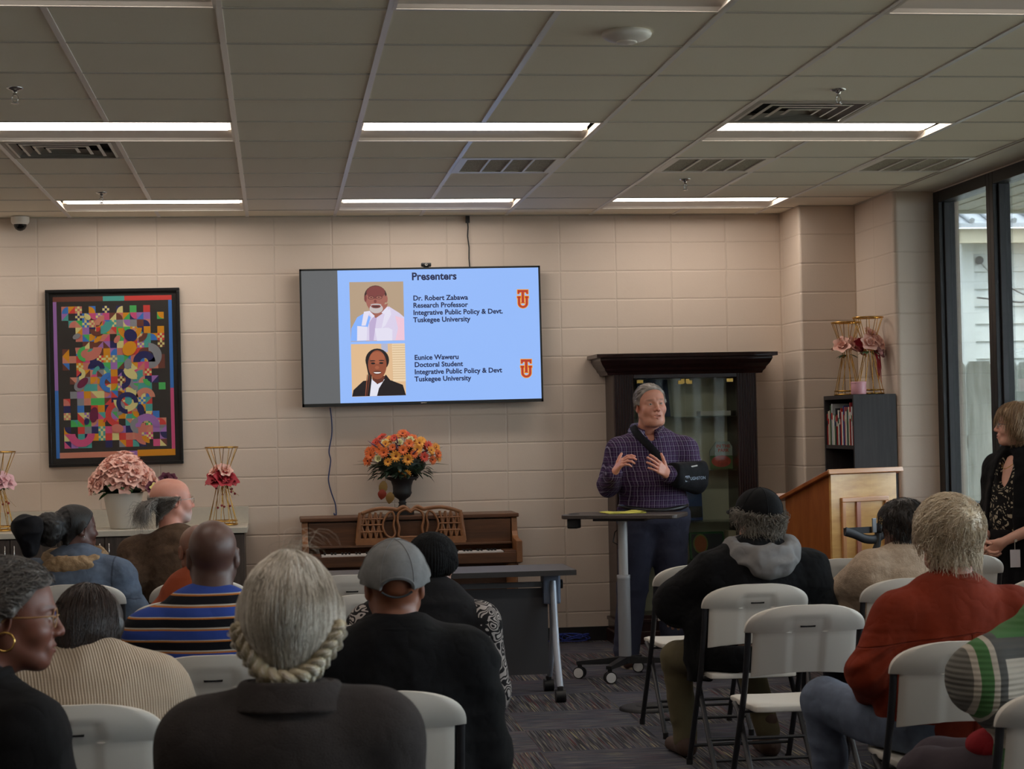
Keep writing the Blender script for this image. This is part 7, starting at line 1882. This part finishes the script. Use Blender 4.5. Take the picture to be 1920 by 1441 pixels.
roots = sphere_roots(F.hf, 3800, 15, hl, .01); F.strands('hair_locks', F.hf, M_g3, 3800, roots, lambda P_, t: np.stack([P_[:, 0]*2, -.5+0*P_[:, 0], .3-P_[:, 2]*6], 1), 6, .0085, (.011, .020), .0009, 9, frizz=.5)
glasses(F, mat('tortoise_frame', rgb(150, 110, 64), .3), hh=.019, rim=.0013)
M_g18 = mat('gold_metal', rgb(206, 168, 96), .2, 1.0)
for q_ in (-1, 1):
    b = MB(); b.tube([(q_*(.086+.004*math.sin(a)), -.004+.020*math.sin(a), -.047+.020*math.cos(a)) for a in [2*PI*k/28 for k in range(28)]], .0024, 8, closed=True); o = b.build('hoop_earring', M_g18, F.t); o.data.transform(F.HM())

# --- ribbed cream sweater with long dark hair
F = Fig('person with long dark hair in a ribbed cream sweater, seen from behind at left', -4.13, -7.86, -6, (-4.19, -7.76, 1.000), (-14, -10, 5), .92, (150, 108, 88), g=1.24, sh_w=.215, sh_z=.775, pel=(.0, 0, .55), neck=(-.075, .0, .855))
J = F.J; J['el', 1] = F.W(322, 1395, Y=-7.85); J['wr', 1] = J['el', 1]+np.array((-.08, .2, .02))
J['sh', 1] = F.W(282, 1300, Y=-7.83); J['sh', -1] = F.W(60, 1290, Y=-7.83)
F.head(False, h=.0045); F.core(); F.hands(); F.finish()
def ribs(n):
    p = n.sep(n.obj()); a = n.m('MULTIPLY', n.m('ADD', p[0], n.m('MULTIPLY', p[1], .5)), 760); w_ = n.m('SINE', a); k = n.m('SINE', n.m('MULTIPLY', p[2], 900))
    n.set(Normal=n.bump(n.m('ADD', w_, n.m('MULTIPLY', k, .08)), .5, .003)); n.set(Base_Color=n.mix(n.m('MULTIPLY', n.m('ADD', w_, 1.0), .4), rgb(172, 154, 134), rgb(208, 192, 172)))
M_rib = cloth('ribbed_cream_knit', rgb(190, 174, 154), fn=ribs)
F.top('sweater', M_rib, .026, .011, folds=.005, armfat=.03, seed=23)
ring_collar(F, 'neckband', M_rib, J['neck']+np.array((0, .0, -.022)), F.u, .075, .068, .025, .007)
F.trousers('trousers', M_dkpant); F.shoes('shoe', M_shoe)
M_lh = hairmat('dark_brown_long_hair', rgb(26, 19, 16), rgb(62, 44, 36), .38)
def longhair(p):
    d = smax(F.hf(p)-.016, hairline([-.12, -.03, .0, .045, .07, .09], [-.12, -.10, -.04, .04, .062, .072])(p), .02)
    return smin(d, s_rc(p, (0, -.075, .0), (.070, -.10, -.17), .070, .050), .04)
F.headpart('hair', longhair, M_lh, lo=(-.14, -.2, -.25), hi=(.16, .12, .16), h=.006, disp=lambda v: .004*vnoise(v, (50, 50, 8), 2))
roots = sphere_roots(longhair, 2200, 17, None, .002, cone=lambda d: (d[:, 1] < .1) & (d[:, 2] > -.2), c=(0, -.03, .04)); F.strands('hair_locks', longhair, M_lh, 2200, roots, lambda P_, t: np.stack([P_[:, 0]*1.5+.1, P_[:, 1]*1-.05, -np.ones(len(P_))], 1), 12, .018, (.002, .008), .0010, 10, frizz=.15)

# --- silver hair with a crown braid, charcoal blazer
F = Fig('person with silver hair in a crown braid and charcoal blazer, seen from behind', -3.655, -9.70, -2, (-3.640, -9.62, 1.195), (-4, 2, 0), .93, (196, 156, 138), g=.95, sh_w=.152, sh_z=.990, pel=(-.0, -.02, .56), neck=(.01, .01, 1.035))
J = F.J; J['sh', 1][2] = .990; J['sh', -1][2] = .980
F.head(False, h=.004, neck_r=.052); F.core(); F.hands(); F.finish()
M_blz = cloth('charcoal_wool', rgb(54, 49, 48), var=.10, vsc=30, weave=500, st=.6, wr=.18)
F.top('blazer', M_blz, .024, .009, folds=.004, fsc=(5, 5, 7), armfat=.0, seed=25)
ring_collar(F, 'blazer_collar', M_blz, J['neck']+np.array((.0, .0, -.036)), F.u, .100, .070, .054, .007)
ring_collar(F, 'purple_scarf', cloth('plum_scarf', rgb(52, 36, 64)), J['neck']+np.array((0, .0, -.030)), F.u, .056, .053, .045, .005)
F.trousers('trousers', M_dkpant); F.shoes('shoe', M_shoe)
M_sv = hairmat('silver_hair', rgb(166, 156, 140), rgb(234, 226, 214), .38)
hl = hairline([-.12, -.075, -.03, .0, .045, .07, .09], [-.095, -.09, -.07, -.03, .03, .062, .075])
def shair(p):
    d = smax(F.hf(p)-.014, hl(p), .03); d = smin(d, s_ell(p, (0, -.060, .0), (.078, .062, .075)), .03); return smin(d, s_ell(p, (.014, -.02, .112), (.038, .05, .020), rotm(20, 0, 20)), .02)
F.headpart('hair', shair, M_sv, h=.005, lo=(-.14, -.18, -.18), hi=(.14, .14, .17), disp=lambda v: .0030*vnoise(v, (36, 36, 7), 2)+.003*np.sin(np.arctan2(v[:, 0], v[:, 2]+.25)*46)*np.clip(-v[:, 1]*12, 0, 1)*.5)
roots = sphere_roots(shair, 6500, 19, None, .002, cone=lambda d: (d[:, 2] > -.45), c=(0, -.02, .03))
stopf = lambda P_: np.clip((P_[:, 2]+.012+.072*np.sqrt(np.clip(1-(P_[:, 0]/.092)**2, 0, 1)))/.012, 0, 1)
F.strands('hair_locks', shair, M_sv, 6500, roots, lambda P_, t: np.stack([P_[:, 0]*(1.6-3.4*t)-.02, -.1-0*P_[:, 1], -.35-np.clip(.11-P_[:, 2], 0, 1)*5], 1), 11, .0125, (.001, .006), .0007, 11, frizz=.10, stop=stopf)
roots = sphere_roots(shair, 22, 20, None, .002, cone=lambda d: d[:, 2] > .93); F.strands('flyaway_wisps', shair, M_sv, 22, roots, lambda P_, t: np.stack([.9+0*P_[:, 0], .1+0*P_[:, 0], .9-2.1*t+0*P_[:, 0]], 1), 9, .010, (.0, .045), .0004, 12, frizz=.25, free=.9)
# braid round the nape: three ropes of hair twisted along an arc
path = []
for k in range(41):
    a = R(8-196*k/40); path.append((.096*math.cos(a), -.055-.06*max(0, math.sin(-a)), -.010+.084*math.sin(a)))
pth = np.array(path, dtype=f32)
for _ in range(3): g, f0 = grad(shair, pth, .004); pth = pth-g*(f0-.008)[:, None]
pth = pth.astype(float); pth[1:-1] = (pth[:-2]+pth[1:-1]*2+pth[2:])/4; Tn = np.gradient(pth, axis=0); Tn /= np.linalg.norm(Tn, axis=1, keepdims=True); out_ = pth-np.array((0, -.02, -.01)); out_ -= Tn*(out_*Tn).sum(1)[:, None]; out_ /= np.linalg.norm(out_, axis=1, keepdims=True); bi = np.cross(Tn, out_)
b = MB()
for j in range(3):
    ph = 2*PI*j/3; P_ = []
    up_ = 160; ii = np.linspace(0, 40, up_)
    c_ = np.stack([np.interp(ii, range(41), pth[:, q]) for q in range(3)], 1); o_ = np.stack([np.interp(ii, range(41), out_[:, q]) for q in range(3)], 1); b__ = np.stack([np.interp(ii, range(41), bi[:, q]) for q in range(3)], 1)
    w__ = ii/40*2*PI*5.2+ph; q_ = c_+o_*(.006*np.sin(2*w__)[:, None]+.004)+b__*(.0105*np.sin(w__))[:, None]; rr_ = [.0125*(.72+.28*math.sin(PI*min(1, max(0, i/(up_-1)))))*(1+.10*math.cos(2*w__[i])) for i in range(up_)]
    b.tube([tuple(v) for v in q_], rr_, 10)
b.v = [tuple(F.hr @ (np.array(v)*F.hs)+F.hc) for v in b.v]; bo = b.build('crown_braid', hairmat('golden_silver_hair', rgb(168, 156, 130), rgb(194, 184, 160), .4), F.t)
A2 = []
rg = np.random.default_rng(4)
for k in range(700):
    i0 = rg.uniform(0, 37); ii = np.linspace(i0, i0+rg.uniform(1.8, 3), 7); j = rg.integers(0, 3)*2*PI/3; c_ = np.stack([np.interp(ii, range(41), pth[:, q]) for q in range(3)], 1); o_ = np.stack([np.interp(ii, range(41), out_[:, q]) for q in range(3)], 1); b__ = np.stack([np.interp(ii, range(41), bi[:, q]) for q in range(3)], 1); w__ = ii/40*2*PI*5.2+j
    a = rg.uniform(-1.4, 1.4); A2.append(c_+o_*(.006*np.sin(2*w__)[:, None]+.004+.0128*math.cos(a))+b__*(.0105*np.sin(w__)+.0125*math.sin(a))[:, None])
A2 = (np.array(A2)*F.hs) @ F.hr.T+F.hc; link_mesh('braid_strands', strand_mesh('braid_strands', A2.astype(f32), .0007, M_sv, rg.uniform(0, 1, len(A2))), bo)

# --- grey baseball cap, black jacket
F = Fig('person in a washed grey baseball cap and black jacket, seen from behind', -3.335, -7.86, 0, (-3.334, -7.80, 1.100), (0, 8, 0), 1.0, (128, 78, 54), g=1.10, sh_w=.185, sh_z=.880, pel=(0, 0, .56))
J = F.J; J['neck'] = J['neck']+np.array((0, 0, .01))
F.head(False, h=.0035, neck_r=.061); F.core(); F.hands(); F.finish()
M_bf = cloth('black_fleece', rgb(17, 17, 19), var=.2, st=.4)
F.top('jacket', M_bf, .026, .010, folds=.006, armfat=.020, seed=27)
ring_collar(F, 'stand_collar', M_bf, J['neck']+np.array((0, .0, -.045)), F.u, .098, .082, .070, .009)
F.trousers('trousers', M_dkpant); F.shoes('shoe', M_shoe)
M_cap = cloth('washed_grey_cotton', rgb(120, 120, 120), var=.18, vsc=26, st=.3)
cp_ = cap_parts(F, M_cap, opening=True)
b = MB(); q = np.array([(x, -.11, .004-.012*(1-(x/.05)**2)) for x in np.linspace(-.046, .046, 12)], dtype=f32)
for _ in range(3): g, f0 = grad(F.hf, q); q = q-g*(f0-.010)[:, None]
b.tube([tuple(v) for v in q], .006, 8, flat=.4); o = b.build('cap_strap', cloth('dark_strap', rgb(58, 60, 64)), cp_); o.data.transform(F.HM())
b = MB(); q = np.array([(.047*math.cos(a), -.11, .012+.035*math.sin(a)) for a in np.linspace(0, PI, 16)], dtype=f32)
for _ in range(3): g, f0 = grad(F.hf, q); q = q-g*(f0-.016)[:, None]
b.tube([tuple(v) for v in q], .0035, 8); o = b.build('opening_band', M_cap, cp_); o.data.transform(F.HM())

# --- black beanie and vest
F = Fig('person in a black beanie and black vest over patterned sleeves, beside the grey cap', -3.14, -6.08, -8, (-3.078, -6.04, 1.020), (-22, 2, 2), .96, (150, 106, 86), g=1.14, sh_w=.205, sh_z=.80, pel=(0, 0, .54), neck=(.02, .0, .87))
J = F.J
F.head(False, h=.004); F.core(); F.hands(); F.finish()
def squig(n):
    v = n.vor(n.noise(n.obj(), 14, 2, .5, 1), 9, 'DISTANCE_TO_EDGE'); w_ = n.m('SINE', n.m('MULTIPLY', n.noise(n.obj(), 16, 1), 70)); n.set(Base_Color=n.mix(n.m('GREATER_THAN', w_, .1), rgb(28, 26, 28), rgb(158, 150, 146)))
F.top('patterned_shirt', cloth('squiggle_print', rgb(60, 58, 60), fn=squig), .016, .012, armfat=.012, seed=29)
F.top('vest', cloth('black_quilt', rgb(24, 23, 25), st=.5), .034, .012, arms=(), seed=30, folds=.005)
ring_collar(F, 'vest_collar', cloth('black_quilt'), J['neck']+np.array((0, .0, -.05)), F.u, .108, .088, .065, .010)
F.trousers('trousers', M_dkpant); F.shoes('shoe', M_shoe)
def bean(p): return smax(F.hf(p)-.017, hairline([-.12, -.03, .03, .09], [-.055, -.03, .01, .03])(p), .012)
F.headpart('beanie', bean, cloth('black_rib_knit', rgb(16, 16, 17), st=.5, weave=300), h=.005, disp=lambda v: .002*np.sin(np.arctan2(v[:, 0], v[:, 1])*60))

# --- standing person with a badge by the window
F = Fig('person standing by the window in a black cardigan and patterned top, hands clasped', .40, -3.30, 112, (.385, -3.31, 1.490), (-42, 4, 0), .98, (204, 156, 136), g=1.10, sh_w=.175, sit=False, pel=(0, 0, .93), hip_w=.085, sh_z=1.25, neck=(0, -.035, 1.315))
J = F.J
for k in (-1, 1):
    J['sh', k] = np.array((k*.175, -.02, 1.245)); J['el', k] = np.array((k*.225, .0, .975)); J['wr', k] = np.array((k*.07, .205, .860))
F.head(True, h=.0028, jaw=.92, cheek=1.0); F.eyes((70, 90, 110)); F.core()
for k in (-1, 1):
    w_ = J['wr', k]; d = nrm(np.array((-k*.55, .25, -.55))); P = hand_prims(w_, d, (-k*.5, -.6, .3), (0, .6, .6), (.5, .55, .6, .6), .02, (.7, .5, .3), .92, .3); vs, fc = hand_mesh(P, (J['el', k]*.7+w_*.3, w_, .036, .024), .004); F.add_body(vs, fc)
F.finish()
def nk_v(p, d): return smax(d, -s_ell(p, (0, .16, 1.27), (.055, .14, .13)), .01)
def tribal(n):
    a = n.noise(n.obj(), 9, 1, .5); w_ = n.m('SINE', n.m('MULTIPLY', a, 60)); v = n.vor(n.obj(), 34, 'DISTANCE_TO_EDGE'); k = n.m('MULTIPLY', n.m('GREATER_THAN', w_, .35), n.m('GREATER_THAN', v, .12)); n.set(Base_Color=n.mix(k, rgb(20, 18, 18), rgb(150, 138, 118)))
F.top('blouse', cloth('patterned_jersey', rgb(60, 55, 50), fn=tribal), .014, .009, short=0.0, arms=(), hem=.80, folds=.004, extra=nk_v, seed=31)
def cardi(p, d): return smax(d, -s_ell(p, (0, .20, 1.0), (.095, .20, .5)), .015)
F.top('cardigan', cloth('black_cardigan', rgb(16, 15, 17), st=.4), .026, .010, short=.15, hem=.70, folds=.006, extra=cardi, seed=32)
def skirtf(p):
    t = np.clip((.98-p[:, 2])/.9, 0, 1); rr = np.sqrt((p[:, 0]/1.15)**2+(p[:, 1])**2); return smax(smax((rr-(.155+.04*t))*.9, p[:, 2]-.93, .01), .22-p[:, 2], .01)
sdf_obj('skirt', skirtf, (-.3, -.3, .15), (.3, .3, 1.0), .014, cloth('black_skirt', rgb(20, 19, 22)), F.t, lambda v: .010*np.sin(np.arctan2(v[:, 1], v[:, 0])*14)*np.clip((.9-v[:, 2])/.5, 0, 1))
F.shoes('shoe', M_shoe, L=.22)
M_bb = hairmat('sandy_bob_hair', rgb(120, 92, 66), rgb(172, 144, 112), .42)
hl = hairline([-.12, -.075, -.03, .01, .03, .05, .07, .09], [-.085, -.085, -.075, -.065, -.02, .035, .05, .060])
F.headpart('hair', hair_shell(F.hf, .020, hl, .02), M_bb, h=.005, disp=lambda v: .003*vnoise(v, (40, 40, 10), 2))
roots = sphere_roots(F.hf, 1800, 24, hl, .016); F.strands('hair_locks', F.hf, M_bb, 1800, roots, lambda P_, t: np.stack([P_[:, 0]*3, .12+0*P_[:, 0], -np.ones(len(P_))*.8], 1), 9, .011, (.016, .026), .0010, 14, frizz=.2)
glasses(F, mat('blue_metal_frame', rgb(70, 84, 110), .3), hh=.016)
b = MB(); b.tube(catmull([(.055, .02, 1.33), (.05, .075, 1.29), (.0, .105, 1.255), (-.05, .075, 1.29), (-.055, .02, 1.33)], 5), .0022, 5); b.build('necklace', M_g18, F.t)
b = MB(); b.box((-.028, -.003, -.095), (.028, 0, .0)); bd = b.build('id_badge', mat('badge_card', rgb(214, 208, 214), .4), F.t); bd.location = tuple(F.W(1903, 1030, Y=-3.47)); bd.rotation_euler = (0, 0, R(-112))
b = MB(); b.box((-.024, -.0005, -.02), (.024, .0, -.008)); b.box((-.020, -.0005, -.034), (.016, .0, -.026)); b.build('badge_header', mat('badge_ink', rgb(86, 84, 120), .5), bd).location = (0, .0012, 0)
b = MB(); b.cyl((0, .0005, -.07), (0, .0016, -.07), .010, 16); b.build('badge_emblem', mat('badge_purple', rgb(120, 40, 100), .5), bd)
b = MB(); b.cyl((0, .0, .0), (0, -.0, .05), .003, 6); b.cyl((0, 0, .05), (0, -.015, .05), .009, 10); b.build('badge_reel', M_chrome, bd)
b = MB(); w_ = J['wr', 1]; b.tube([tuple(w_-nrm(w_-J['el', 1])*.02+.031*(np.array((math.cos(a), 0, math.sin(a))))) for a in [2*PI*k/18 for k in range(18)]], .003, 6, closed=True); b.build('watch', M_chrome, F.t)
